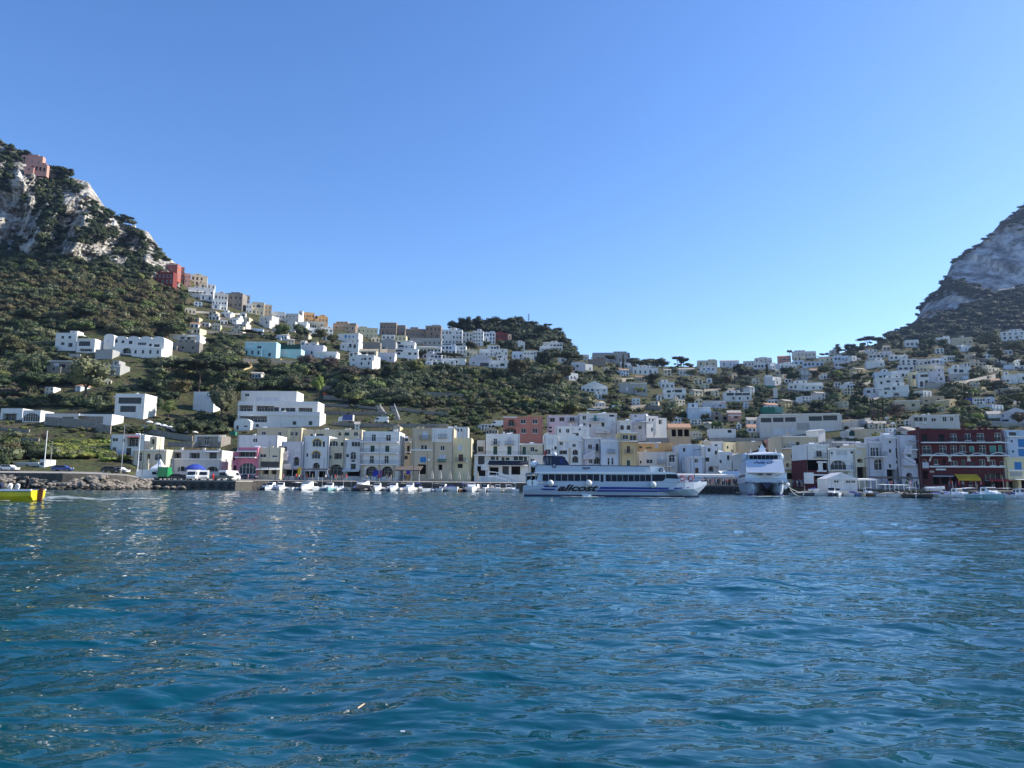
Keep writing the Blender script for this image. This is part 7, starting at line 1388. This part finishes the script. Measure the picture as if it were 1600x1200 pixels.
m = MB(); m.prism([(-1.1, nz(753.8)), (1.1, nz(753.8)), (.9, nz(757.5)), (.18, nz(763.5)), (-.1, nz(763.5)), (-.8, nz(757.5))], .6, 1.6); m.build('tunnel_shade', FN, cat_)  # navy solid paints the dark tunnel between the two hulls
bw_ = MB(); N = 12; vs = []                                   # swept white bulwark curve
for i in range(N+1):
    t = i/N; x = -hw+2*hw*t; zc = nz(738.5+7*math.sin(math.pi*t)); vs.append([(x, .4+.6*abs(2*t-1), zc), (x, .5+.6*abs(2*t-1), nz(746.5)), (x, 1.0+.6*abs(2*t-1), nz(746.5)), (x, .9+.6*abs(2*t-1), zc)])
bw_.loft(vs); bw_.build('bow_bulwark', WHITE, cat_)
m = MB(); m.loft([[(-hw*.97, y, nz(746)), (-hw*.97, y, nz(737)), (hw*.97, y, nz(737)), (hw*.97, y, nz(746))] for y in (4.2, 30)]); m.build('main_cabin', CW, cat_)
for x in (-.95, .95): m = MB(); m.box(x-.55, x+.55, 4.1, 4.19, nz(741.5), nz(739.7)); m.build('window_pane', FG, cat_)
for s in (-1, 1):
    m = MB(); m.add([(s*2.1, 4.15, nz(745)), (s*3.7, 4.15, nz(745)), (s*3.8, 4.15, nz(740)), (s*2.5, 4.15, nz(742))], [(0, 1, 2, 3) if s > 0 else (3, 2, 1, 0)]); m.build('window_pane', FG, cat_)
    for i in range(5): m = MB(); m.box(s*(hw*.97)+(-.03 if s < 0 else .003), s*(hw*.97)+(-.003 if s < 0 else .03), 5.5+i*4.6, 9.3+i*4.6, nz(745), nz(740)); m.build('window_pane', FG, cat_)
m = MB(); m.loft([[(-hw*.94, y0, nz(737)), (-hw*.93, y1, nz(718)), (-hw*.82, y1+.3, nz(716.8)), (hw*.82, y1+.3, nz(716.8)), (hw*.93, y1, nz(718)), (hw*.94, y0, nz(737))] for y0, y1 in ((2.0, 4.6), (28, 26))]); m.build('upper_cabin', CW, cat_)
m = MB(); m.box(-hw*.95, hw*.95, 1.9, 28.2, nz(738.2), nz(737.0)-.004); m.build('cabin_ledge', WHITE, cat_)
def sl(v): return 2.0+(4.6-2.0)*(737-v)/19.0
lt = lettering('NLG', 4.5, .62, FN, cat_, (nx(1179)+.1, sl(723)-.06, nz(723.4)), rot=(R(90)-math.atan2(2.6, nz(718)-nz(737)), 0, 0), bold=.012, shear=.5)
m = MB(); m.loft([[(-3.25, y, nz(716.8)), (-3.35, y-.25 if y < 10 else y, nz(709)), (3.35, y-.25 if y < 10 else y, nz(709)), (3.25, y, nz(716.8))] for y in (5.6, 14)]); wh = m.build('wheelhouse', CW, cat_)
for i in range(7): x = -3.1+i*.89; m = MB(); m.add([(x+.03, 5.55, nz(716)), (x+.85, 5.55, nz(716)), (x+.85, 5.32, nz(709.6)), (x+.03, 5.32, nz(709.6))], [(0, 1, 2, 3)]); m.build('window_pane', FG, cat_)
m = MB(); m.loft([[(-3.6, y, nz(709)), (-3.3, y+.2, nz(706)), (-1.4, y+.8, nz(704.3)), (1.4, y+.8, nz(704.3)), (3.3, y+.2, nz(706)), (3.6, y, nz(709))] for y in (4.9, 14.5)]); m.build('wheelhouse_roof', WHITE, cat_)
m = MB(); m.loft([[(-w, 8-w, z), (w, 8-w, z), (w, 8+w, z), (-w, 8+w, z)] for w, z in ((.85, nz(704.4)), (.6, nz(698)), (.35, nz(694)), (.2, nz(691)))]); m.box(-.9, .9, 7.5, 8.5, nz(697.6), nz(696.8)); m.tube((0, 8, nz(691)), (0, 8, nz(686)), .04); m.build('mast', WHITE, cat_)
for x in (-2.6, 2.9): m = MB(); m.tube((x, 7, nz(706)), (x, 7, nz(698)), .12, .02, 6); m.build('antenna', WHITE, cat_)
for s in (-1, 1): m = MB(); m.ball((s*3.9, 7, nz(712)), .85, 10, 7, sc=(.8, 1, 1)); m.box(s*3.9-.6, s*3.9+.6, 6.6, 8, nz(717.5), nz(713)); m.build('bridge_wing', CW, cat_)
for s in (-1, 1): m = MB(); m.box(s*2.9-.45, s*2.9+.45, -.35, .6, nz(755.5), nz(754)); m.tube((s*2.6, -.2, nz(755)), (s*3.2-.9*s, -.3, nz(759.5)), .13, n=5); m.build('anchor', IRON, cat_)
for u_, v_ in ((1238, 757), (1233, 761)): m = MB(); m.ball((nx(u_), 3.5, nz(v_)), .42, 10, 7); m.build('ball_fender', WHITE, cat_)
def rope(p, q, label):
    n = thing('mooring_rope', label, 'rope', p); q = q-p; m = MB(); pr = Vector((0, 0, 0))
    for i in range(1, 9): t = i/8; c = q*t-Vector((0, 0, 1.0*math.sin(math.pi*t)*.4)); m.tube(pr, c, .045, n=4); pr = c
    m.build('rope', FRAME, n)
rope(at(1164, 764, 146), at(1150, 769, 160), 'slack mooring rope from the catamaran to the dark pier'); rope(at(1235, 765, 146), at(1252, 775, 142), 'mooring rope sloping from the catamaran right hull to the water'); rope(at(1232, 761, 147), at(1262, 770, 160), 'second mooring rope running from the catamaran to the sand')
# ================================================================ VEHICLES
WHEEL = mat('tyre_rubber', (.015, .015, .015), .9); CARC = {'white': (.68, .68, .66), 'green': (.02, .26, .08), 'black': (.012, .013, .016), 'grey': (.10, .11, .10), 'blue': (.02, .05, .22), 'navy': (.015, .025, .06), 'silver': (.4, .41, .42)}
def wheel(o, x, y, r=.33):
    w = MB().tube((x, y-.11, r), (x, y+.11, r), r, n=12).build('wheel', WHEEL, o); MB().tube((x, y-.12, r), (x, y-.111, r), r*.55, n=10).build('rim', FGR, w)
def vehicle(kind, P, rz, c, label, cat='van', group=None):
    o = thing({'van': 'van', 'box': 'box_truck', 'car': 'parked_car', 'pickup': 'pickup', 'truck': 'truck'}[kind], label, cat, P, R(rz), group); cm = mat('paint_'+c, CARC[c], .3, .03, spec=.5)
    if kind == 'van':
        prof = [(-2.6, .35), (2.5, .35), (2.6, .9), (2.35, 1.15), (1.75, 1.95), (1.45, 2.35), (-2.55, 2.4), (-2.6, .9)]; wd, xs2 = .98, (-1.7, 1.7)
        MB().prism(prof, -wd, wd).build('body', cm, o)
        m = MB(); m.add([(2.34, -.85, 1.22), (2.34, .85, 1.22), (1.79, .8, 1.94), (1.79, -.8, 1.94)], [(0, 1, 2, 3)]); m.v = [(x+.04, y, z+.02) for x, y, z in m.v]; m.build('windscreen', FG, o)
        for s in (-1, 1): m = MB(); m.prism([(.9, 1.25), (2.15, 1.25), (1.65, 1.9), (.9, 1.9)], s*wd-.01 if s > 0 else -wd-.02, s*wd+.02 if s > 0 else -wd+.01); m.build('side_window', FG, o)
        m = MB(); m.box(-2.64, -2.605, -.75, -.06, 1.3, 1.95).box(-2.64, -2.605, .06, .75, 1.3, 1.95); m.build('rear_window', FG, o)
    elif kind == 'box':
        MB().box(-2.8, .9, -1.1, 1.1, .75, 3.0).build('cargo_box', cm, o); MB().prism([(.95, .4), (2.4, .4), (2.45, 1.2), (2.1, 2.1), (.95, 2.15)], -.98, .98).build('cab', cm, o); MB().box(-2.8, .94, -.8, .8, .45, .745).build('chassis', WHEEL, o)
        m = MB(); m.add([(2.47, -.85, 1.25), (2.47, .85, 1.25), (2.15, .8, 2.02), (2.15, -.8, 2.02)], [(0, 1, 2, 3)]); m.build('windscreen', FG, o); wd, xs2 = 1.0, (-1.9, 1.6)
    elif kind == 'truck':
        MB().box(-3, 1.0, -1.15, 1.15, 1.0, 3.1).build('cargo_cover', cm, o); MB().box(-3.05, 1.05, -1.2, 1.2, .8, .996).box(-3.05, -2.9, -1.2, 1.2, 1, 3.16).box(.95, 1.06, -1.2, 1.2, 1, 3.16).box(-2.9, .94, -1.2, -1.156, 2.95, 3.16).build('cargo_frame', FRAME, o)
        MB().prism([(1.2, .5), (2.7, .5), (2.75, 1.4), (2.45, 2.4), (1.2, 2.45)], -1, 1).build('cab', mat('paint_white', CARC['white'], .3, .03, spec=.5), o); MB().prism([(1.6, 1.5), (2.5, 1.5), (2.3, 2.2), (1.6, 2.2)], -1.03, -1.001).build('side_window', FG, o); wd, xs2 = 1.05, (-2, 1.9)
    elif kind == 'pickup':
        MB().prism([(-2.5, .5), (2.4, .5), (2.5, 1.0), (1.3, 1.15), (.75, 1.75), (-.5, 1.8), (-.6, 1.1), (-2.5, 1.1)], -.88, .88).build('body', cm, o); MB().prism([(-.35, 1.18), (1.05, 1.18), (.65, 1.66), (-.35, 1.7)], -.9, -.882).build('side_window', FG, o); wd, xs2 = .9, (-1.6, 1.6)
    else:
        MB().prism([(-2.0, .35), (2.0, .35), (2.05, .75), (1.2, .95), (.6, 1.4), (-1.2, 1.42), (-1.9, .95), (-2.05, .8)], -.84, .84).build('body', cm, o)
        MB().prism([(-1.55, .97), (1.0, .97), (.55, 1.33), (-1.15, 1.35)], -.855, -.842).build('side_window', FG, o); wd, xs2 = .86, (-1.3, 1.3)
    for x in xs2:
        for s in (-1, 1): wheel(o, x, s*(wd-.08))
    for s in (-1, 1): MB().box((2.5 if kind == 'van' else 2.46 if kind in ('box', 'pickup') else 2.7 if kind == 'truck' else 2.02), (2.62 if kind == 'van' else 2.52 if kind in ('box', 'pickup') else 2.78 if kind == 'truck' else 2.08), s*.7-.15, s*.7+.15, .72, .9).build('headlight', WHITE, o)
    return o
def onq(u, Y, z=2.15): P = at(u, 750, Y); P.z = z; return P
vehicle('van', onq(232, 174), 12, 'white', 'white van parked left of the green box truck'); vehicle('box', onq(258, 175), 101, 'green', 'bright green box truck standing on the pier', 'truck')
vehicle('car', onq(278, 173), 20, 'black', 'dark car between the green truck and the white vans', 'car'); vehicle('car', onq(288, 176), 30, 'silver', 'silver car behind the dark car on the pier', 'car')
vehicle('van', onq(302, 171), -80, 'white', 'white van with dark windscreen under the blue parasol'); vehicle('van', onq(318, 174), -72, 'white', 'white van right beside the van under the blue parasol')
vehicle('pickup', onq(347, 172), 10, 'grey', 'grey-green pickup at the end of the pier', 'pickup truck'); vehicle('van', onq(359, 177), 70, 'white', 'white van seen end-on at the pier head right of the pickup')
vehicle('car', onq(389, 196, 2.5), 0, 'navy', 'navy car in front of the blue arched doorway', 'car'); vehicle('car', onq(172, 172, 3.7), 15, 'black', 'black car parked behind the breakwater near the pole', 'car')
vehicle('car', onq(186, 174, 3.6), 0, 'white', 'white car behind the breakwater below the white two-storey house', 'car'); vehicle('car', onq(96, 172, 3.9), 10, 'blue', 'blue car parked behind the boulders', 'car'); vehicle('car', onq(12, 172, 3.9), 0, 'white', 'white car at the far left behind the boulders', 'car')
def ong(u, v): P = ground(u, v); return P
vehicle('truck', ong(540, 661), 180, 'blue', 'truck with dark blue tarpaulin on the hillside road', 'truck'); vehicle('van', ong(596, 661), 178, 'white', 'white van on the hillside road right of the blue truck')
vehicle('van', ong(778, 667), 180, 'white', 'white van parked left of the terracotta pink villa')
for i, u in enumerate((898, 908, 917, 926, 935)): vehicle('car', ong(u, 642), 0, ('white', 'silver', 'white', 'white', 'silver')[i], ('leftmost car in the row on the pale road wall', 'silver car second in the road wall row', 'white car in the middle of the road wall row', 'white car fourth in the road wall row', 'silver car at the right end of the road wall row')[i], 'car', 'cars parked on the middle road')
vehicle('van', ong(964, 641), 0, 'white', 'white van parked beyond the row of cars on the middle road')
# ================================================================ CROWDS
rp = random.Random(21); KEYS = ['black', 'black', 'navy', 'grey', 'white', 'red', 'blue', 'beige', 'green', 'pink']
def crowd(n, u0, u1, y0, y1, z, where, g):
    for i in range(n):
        u = rp.uniform(u0, u1); y = rp.uniform(y0, y1); P = at(u, 750, y); P.z = z(u) if callable(z) else z; sh = rp.choice(KEYS); tr = rp.choice(['black', 'navy', 'grey', 'beige'])
        person(P, rp.uniform(0, 6.28), sh, tr, 'person in %s top and %s trousers %s' % (sh, tr, where), rp.choice(['stand', 'stand', 'walk']), g, rp.uniform(.92, 1.05))
crowd(74, 1096, 1166, 178.8, 186, 2.1, 'waiting in the crowd on the ferry pier', 'people waiting on the ferry pier')
crowd(26, 440, 545, 191, 198, 2.45, 'walking on the quay below the tower houses', 'people on the quay below the tower houses')
crowd(16, 566, 640, 191, 198, 2.45, 'by the arcades of the balconied block', 'people by the arcades')
crowd(9, 325, 400, 181, 188, 2.35, 'standing beyond the vans on the pier', 'people near the pier vans')
crowd(18, 1236, 1292, 176, 184 if False else 176.5, 1.9, 'near the dark red ground house', 'people by the red-floored house')
crowd(16, 1376, 1440, 160, 168, 1.75, 'on the waterfront below the lilac tower', 'people below the lilac tower')
crowd(14, 1480, 1560, 160, 167, 1.75, 'strolling in front of the red hotel', 'people in front of the red hotel')
person(onq(333, 170, 2.15), 1, 'red', 'red', 'person all in red standing right of the white vans', 'stand'); person(onq(188, 160, 3.2), 2, 'white', 'beige', 'lone person in white above the boulders', 'stand')
# ================================================================ POLES, LAMPS, PARASOLS, SIGNS
def pole(u, vt, vb, Y, label, r=.06, cat='pole', m=None, lamp=False, name='pole'):
    P = at(u, vb, Y); o = thing(name, label, cat, P); h = at(u, vt, Y).z-P.z; mb = MB(); mb.tube((0, 0, -.4), (0, 0, h), r*1.3, r*.8, 7); mb.build('shaft', m or FGR, o)
    if lamp: MB().tube((0, 0, h-.1), (1.3, 0, h+.15), .05, n=5).build('arm', m or FGR, o); MB().box(1.2, 1.9, -.15, .15, h+.05, h+.2).build('lamp_head', IRON, o)
    else: MB().ball((0, 0, h), r*1.5, 7, 5).build('cap', m or FGR, o)
    return o
pole(69, 674, 728, 178, 'tall white mast beside the narrow white kiosk', .09, 'mast', WHITE, name='mast'); pole(79, 690, 722, 180, 'thin pole right of the tall white mast', .06)
pole(190, 664, 727, 168, 'tall thin lamp post left of the two-storey white house front', .07, 'lamp post', lamp=True, name='lamp_post'); pole(215, 678, 734, 168, 'white lamp pole in front of the cream house', .08, 'lamp post', FRAME, True, 'lamp_post')
pole(222, 690, 740, 170, 'dark flagpole left of the white tent', .05, 'flagpole', IRON, name='flagpole'); pole(247, 680, 735, 172, 'dark thin pole behind the green truck', .05, 'pole', IRON); pole(270, 700, 742, 172, 'dark pole between the green truck and the dark car', .05, 'pole', IRON); pole(281, 704, 742, 174, 'pale pole near the silver car', .05)
for u, vt, vb in ((361, 715, 745), (374, 712, 745), (406, 715, 745), (419, 690, 745), (505, 716, 752), (517, 712, 752), (430, 720, 752), (646, 683, 740), (667, 705, 745), (592, 690, 745), (1353, 716, 752), (1046, 712, 745), (1085, 703, 745), (1041, 704, 745)):
    pole(u, vt, vb, 192 if u < 1300 else 166, {361: 'grey pole at the left corner of the pink house', 374: 'lamp post before the pink arch', 406: 'double grey pole between the pink and cream houses', 419: 'tall dark pole before the cream house with white awning', 505: 'thin pole under the yellow-arched tower', 517: 'dark pole before the wide ground arch', 430: 'short post by the white awning', 646: 'tall dark pole on the tan house', 667: 'slim pole before the blue shutters', 592: 'dark pole down the middle of the balconied block', 1353: 'wall lamp post by the narrow cream house', 1046: 'curved lamp post before the single arched window', 1085: 'tall lamp post at the white cubic house', 1041: 'thin lamp post left of the single arched window'}[u], .055, 'lamp post' if u > 1000 else 'pole', IRON, u > 1000, 'lamp_post' if u > 1000 else 'pole')
Pm_ = ground(826, 506); mm = thing('radio_mast', 'thin red and white radio mast on top of the castle hill', 'mast', Pm_); hh = 18*Pm_.y/F; MB().tube((0, 0, -2), (0, 0, hh), .32, .15, 5).build('lattice', FGR, mm)
for i in range(4): MB().box(-.9, .9, -.3, .3, hh*(.35+.15*i), hh*(.35+.15*i)+.5).build('antenna', IRON, mm)
def parasol_closed(u, i):
    P = onq(u, 191, 2.3); h = 2.9; o = thing('closed_parasol', ('first', 'second', 'third', 'fourth', 'fifth', 'sixth')[i]+' closed beige parasol from the left below the tan houses', 'parasol', P, 0, 'closed beige parasols'); MB().tube((0, 0, 0), (0, 0, h+.2), .05).build('pole', WOOD, o)
    m = MB(); m.loft([[(r*math.cos(t*.785)*(1.15 if t % 2 else .8), r*math.sin(t*.785)*(1.15 if t % 2 else .8), z) for t in range(8)] for r, z in ((.42, .75), (.46, 1.2), (.34, 2.1), (.16, 2.7), (.05, 2.95))]); m.build('canopy', mat('beige_canvas', (.50, .43, .33), .9), o)
for i, u in enumerate((675, 688, 703, 717, 731, 746)): parasol_closed(u, i)
def parasol(P, r, h, m, label, group=None, dome=.35, n=10):
    o = thing('parasol', label, 'parasol', P, 0, group); MB().tube((0, 0, 0), (0, 0, h), .05).build('pole', FGR, o); mb = MB()
    rg = [[(rr*math.cos(2*math.pi*t/n), rr*math.sin(2*math.pi*t/n), h-dome*(rr/r)**2-dz) for t in range(n)] for rr, dz in ((r, .18), (r, 0), (r*.75, 0), (r*.4, 0), (.05, 0))]; mb.loft(rg); mb.build('canopy', m, o)
bp_ = onq(304, 186, 2.4); parasol(bp_, 2.5, 3.9, BLUEC, 'large bright blue domed parasol behind the white vans', dome=1.3, n=14)
tp = onq(248, 186, 2.4); o = thing('tent', 'white peaked tent between the cream and long pale houses', 'tent', tp); m = MB(); m.loft([[(-r, -r, z), (r, -r, z), (r, r, z), (-r, r, z)] for r, z in ((1.6, 2.3), (1.55, 2.7), (.7, 3.6), (.05, 5.0))]); m.build('canopy', WHITE, o)
for x in (-1.5, 1.5):
    for y in (-1.5, 1.5): MB().tube((x, y, 0), (x, y, 2.4), .05).build('leg', FGR, o)
dk = MB(); A1, A2 = ground(224, 668), ground(296, 677); A1.y -= 2; A2.y -= 2; ter = thing('terrace_deck', 'sloping pale terrace slab carrying the row of white parasols', 'terrace', A1)
dv = A2-A1; zt = at(224, 663.5, A1.y).z-A1.z; zt2 = at(296, 672, A2.y).z-A1.z
dk.add([(0, 0, zt-1.0), (dv.x, dv.y, zt2-1.0), (dv.x, dv.y+7, zt2-1.0), (0, 7, zt-1.0), (0, 0, zt), (dv.x, dv.y, zt2), (dv.x, dv.y+7, zt2), (0, 7, zt)], [(0, 3, 2, 1), (4, 5, 6, 7), (0, 1, 5, 4), (1, 2, 6, 5), (2, 3, 7, 6), (3, 0, 4, 7)]); dk.build('slab', CONC, ter)
for i, u in enumerate((231, 244, 254, 264, 275, 285, 295, 306)):
    t = (u-224)/72; P = A1+dv*t+Vector((0, 3, zt+(zt2-zt)*t)) if u < 300 else A1+dv+Vector((1.5, 3, zt2)); parasol(P, 1.25, 2.1, WHITE, ('leftmost', 'second', 'third', 'fourth', 'fifth', 'sixth', 'seventh', 'rightmost')[i]+' white parasol on the sloping terrace slab', 'row of white parasols', .5)
def canopy(u0, u1, vt, Y, h, d, m, label, z=2.3, posts=4, slope=.25):
    P = onq((u0+u1)/2, Y, z); a, b = at(u0, 745, Y).x-P.x, at(u1, 745, Y).x-P.x; H = at((u0+u1)/2, vt, Y).z-z; o = thing('canopy', label, 'canopy', P)
    mb = MB(); mb.add([(a, 0, H-slope-h), (b, 0, H-slope-h), (b, 0, H-slope), (a, 0, H-slope), (a, d, H), (b, d, H), (a, d, H-.1), (b, d, H-.1)], [(0, 1, 2, 3), (3, 2, 5, 4), (6, 7, 1, 0), (4, 5, 7, 6), (0, 3, 4, 6), (1, 7, 5, 2)]); mb.build('roof', m, o)
    for i in range(posts): x = a+.2+(b-a-.4)*i/(posts-1); MB().tube((x, .15, 0), (x, .15, H-slope-.05), .07).build('post', FRAME, o)
canopy(1057, 1148, 740, 192, .55, 5, AWN['white'], 'long white canopy stretched behind the ferry pier crowd', posts=8)
canopy(1132, 1166, 735, 198, .2, 6, AWN['white'], 'bright white sloping awning left of the catamaran', posts=3, slope=1.6)
canopy(617, 656, 727, 196, .3, 7, AWN['brown'], 'brown tent canopy between the balconied block and tan house', posts=4, slope=1.2)
canopy(455, 512, 731, 197, .25, 6, AWN['brown'], 'dark canopy along the yellow-arched tower ground floor', posts=5)
canopy(1341, 1371, 747, 160, .3, 5, AWN['white'], 'white terrace canopy right of the gabled kiosk', z=1.6, posts=4)
canopy(1381, 1399, 756.5, 152, .12, 3, AWN['white'], 'left low white sunshade before the lilac tower', z=1.3, posts=3, slope=.1); canopy(1402, 1422, 757, 152, .12, 3, AWN['white'], 'right low white sunshade before the lilac tower', z=1.3, posts=3, slope=.1)
canopy(1372, 1437, 744, 166, .3, 5, AWN['brown'], 'long dark restaurant canopy beneath the lilac houses', z=1.7, posts=6)
# gabled kiosk over the water
B(1293, 1340, 748.5, 767, 'white', 'low white kiosk with shallow gable and four windows at the water edge', 'w 1307 751 7 6; w 1315.5 751 8 7; w 1325.5 751 7 7; w 1333.5 751 6 7; M 1293 1340 747.6', Y=158, dep=5, roof='front', cat='kiosk', name='beach_kiosk')
def board(u, v, w, h, Y, m, label, cat='sign', d=.08, name='board', post=True):
    P = at(u, v, Y); o = thing(name, label, cat, (P.x, P.y, P.z)); w *= Y/F; h *= Y/F; MB().box(-w/2, w/2, 0, d, -h/2, h/2).build('panel', m, o)
    if post:
        for s in (-1, 1): MB().box(s*w/2*.9-.04, s*w/2*.9+.04, .02+d, .1+d, -h/2-1.2, h/2).build('post', IRON, o)
board(467.5, 736.5, 5, 12, 195, AWN['yellow'], 'upright yellow banner on the quay before the tower houses', 'banner'); board(587, 740, 9, 9, 193, mat('sign_blue', (.02, .03, .3)), 'blue ticket panel before the beige arcades', 'panel'); board(595, 739, 3.5, 9, 193, mat('sign_violet', (.15, .05, .2)), 'narrow violet panel right of the blue one', 'panel'); board(638, 738, 6, 5, 194, mat('sign_blue', (.02, .03, .3)), 'small blue panel by the tan house', 'panel')
board(1266, 747, 11, 17, 168, FRAME, 'white kiosk panel with round dark porthole before the red ground house', 'panel', 1.6, post=False); 
NETO = mat('orange_netting', (.55, .10, .03), .9); NETG = mat('green_netting', (.03, .16, .11), .9)
board(511, 615, 13, 3.5, ground(511, 618).y-3, NETO, 'orange safety netting at the left end of the long stone wall', 'netting', name='netting'); board(609, 623.5, 18, 4, ground(609, 627).y-3, NETO, 'orange safety netting above the white hillside steps', 'netting', name='netting')
board(1201, 641, 20, 10, ground(1201, 647).y-4, NETG, 'dark green netting behind the industrial building', 'netting', 3, name='netting'); board(1215, 640.5, 17, 9, ground(1215, 646).y-2, mat('pale_green_sheet', (.2, .36, .30)), 'pale green sheet hut beside the dark green netting', 'hut', 4, name='sheet_hut', post=False)
board(1196, 604, 30, 3, ground(1196, 607).y-2, NETG, 'green net roof under the white cube tower house', 'netting', 4, name='netting'); board(1300, 627, 9, 5, ground(1300, 630).y-2, NETG, 'small bright green tarpaulin among right terraces', 'tarpaulin', 2, name='tarpaulin'); board(1212, 614, 6, 16, ground(1212, 624).y-2, wall_mat('pale'), 'pale vertical wall pillar below the white cube tower', 'pillar', 1, name='pillar', post=False)
board(1524, 625, 20, 6, ground(1524, 630).y-2, BLUEC, 'blue tarpaulin on the slope below the lemon green tree', 'tarpaulin', 3, name='tarpaulin'); board(448, 541, 33, 5, ground(448, 545).y-9, NETG, 'green net stretched above the lower turquoise wing', 'netting', 3, name='netting'); board(363, 677, 9, 6, ground(363, 682).y-2, NETG, 'green tarpaulin bundle left of the blank white house', 'tarpaulin', 2, name='tarpaulin')
for (ua, va, ub, vb, l) in ((589, 632, 600, 650, 'white rail of the hillside steps, left run'), (613, 634, 621, 656, 'white rail of the hillside steps, right run')):
    pa, pb = ground(ua, va), ground(ub, vb); o = thing('steps', l, 'steps', pb); d_ = pa-pb; n = 12; m = MB()
    for i in range(n): q = d_*(i/n); q2 = d_*((i+1)/n); m.box(q.x-1.0, q.x+1.0, q.y-.8, q2.y+.8, q.z-1.2, q.z+.25)
    m.build('treads', WGR, o); m = MB(); m.tube((.9, -.5, .9), (d_.x+.9, d_.y-.5, d_.z+.9), .13, n=5); m.build('rail', FRAME, o)
# dark hillside pergola posts right
for i, (u, vt, vb) in enumerate(((1239, 630, 646), (1246, 631, 646), (1287, 624, 650), (1266, 632, 646))): pole(u, vt, vb, ground(u, vb).y, ('first dark post above the industrial building', 'second dark post above the industrial building', 'tall dark post above the industrial building right bay', 'third dark post above the industrial building')[i], .16, 'post', IRON)
# floating stick, wake, foam
sp_ = Yw_at(563, 1119); P = at(563, 1119, sp_); o = MB().tube((-.012, -.045, .02), (.016, .045, .024), .006, .005, 6).build('driftwood', mat('pale_wood', (.5, .38, .26), .8), None, (P.x, P.y, .045)); tag(o, 'short pale piece of wood floating on the near water', 'driftwood')
sp_ = Yw_at(629, 1150); P = at(629, 1150, sp_); o = MB().box(-.014, .014, -.006, .006, .0, .006).build('floating_scrap', WHITE, None, (P.x, P.y, .025)); tag(o, 'tiny white scrap floating right of the piece of wood', 'litter')
FOAM = bpy.data.materials.new('sea_foam'); FOAM.use_nodes = True; nt = FOAM.node_tree; b_ = nt.nodes['Principled BSDF']; b_.inputs['Base Color'].default_value = (.7, .76, .78, 1); b_.inputs['Roughness'].default_value = .8
g_ = nt.nodes.new('ShaderNodeNewGeometry'); n_ = nt.nodes.new('ShaderNodeTexNoise'); n_.inputs['Scale'].default_value = 1.6; n_.inputs['Detail'].default_value = 6; mp2 = nt.nodes.new('ShaderNodeMapping'); mp2.inputs['Scale'].default_value = (.6, 1.4, 1)
r_ = nt.nodes.new('ShaderNodeMapRange'); r_.inputs[1].default_value = .46; r_.inputs[2].default_value = .66; nt.links.new(g_.outputs['Position'], mp2.inputs[0]); nt.links.new(mp2.outputs[0], n_.inputs['Vector']); nt.links.new(n_.outputs['Fac'], r_.inputs[0]); nt.links.new(r_.outputs[0], b_.inputs['Alpha'])
def foam(pts, label, name='wake'):
    """pts: (u, v, half thickness px)"""
    m = MB(); rr = []
    for (ua, va, wa), (ub, vb, wb) in zip(pts, pts[1:]):
        for i in range(6):
            t = i/6; u, v, w = ua+(ub-ua)*t, va+(vb-va)*t+random.uniform(-.25, .25), wa+(wb-wa)*t
            q = []
            for vv in (v-w, v+w): y = Yw_at(u, vv); p = at(u, vv, y); q.append((p.x, p.y, .10))
            rr.append(q)
    m.loft(rr, cap=False, closed=False); o = m.build(name, FOAM); tag(o, label, None, None, 'stuff')
foam([(66, 781, 1.6), (82, 778.5, 2.2), (100, 778, 2.4), (130, 780, 1.6), (155, 782.5, 1.5), (180, 781.5, .9), (210, 780, .9), (260, 781.5, .4)], 'white foam wake trailing behind the yellow boat')
foam([(-10, 783.5, 1), (20, 784, 1.2)], 'white foam beside the yellow boat hull'); foam([(70, 783, .6), (96, 784.5, .8), (118, 783, .3)], 'second thin foam line behind the yellow boat')
foam([(845, 774.6, .2), (880, 776, .5), (918, 777, .6), (950, 777.5, .15)], 'foam at the ferry waterline', 'foam'); foam([(985, 777.8, .15), (1030, 778.6, .3), (1078, 778.9, .6)], 'foam under the ferry bow', 'foam')
foam([(1100, 770.6, .7), (1130, 771, .8), (1168, 771.5, .8)], 'pale foam between the ferry and the catamaran', 'foam'); foam([(1232, 772, 1.2), (1262, 773, .8), (1300, 774, .4)], 'pale foam right of the catamaran', 'foam'); foam([(1160, 775.8, .2), (1200, 776.5, .8), (1240, 775.3, .3)], 'foam under the catamaran bows', 'foam')
HAZE = .000045
# ================================================================ air
m = bpy.data.materials.new('haze'); m.use_nodes = True; nt = m.node_tree; nt.nodes.remove(nt.nodes['Principled BSDF'])
pv = nt.nodes.new('ShaderNodeVolumePrincipled'); pv.inputs['Density'].default_value = HAZE; pv.inputs['Color'].default_value = (.42, .60, 1.0, 1); pv.inputs['Anisotropy'].default_value = .3
nt.links.new(pv.outputs[0], nt.nodes['Material Output'].inputs['Volume'])
b = MB(); b.box(-3400, 3400, -420, 3100, -6, 720); o = b.build('haze', m); o['kind'] = 'stuff'; o['label'] = 'thin blue haze over the bay'
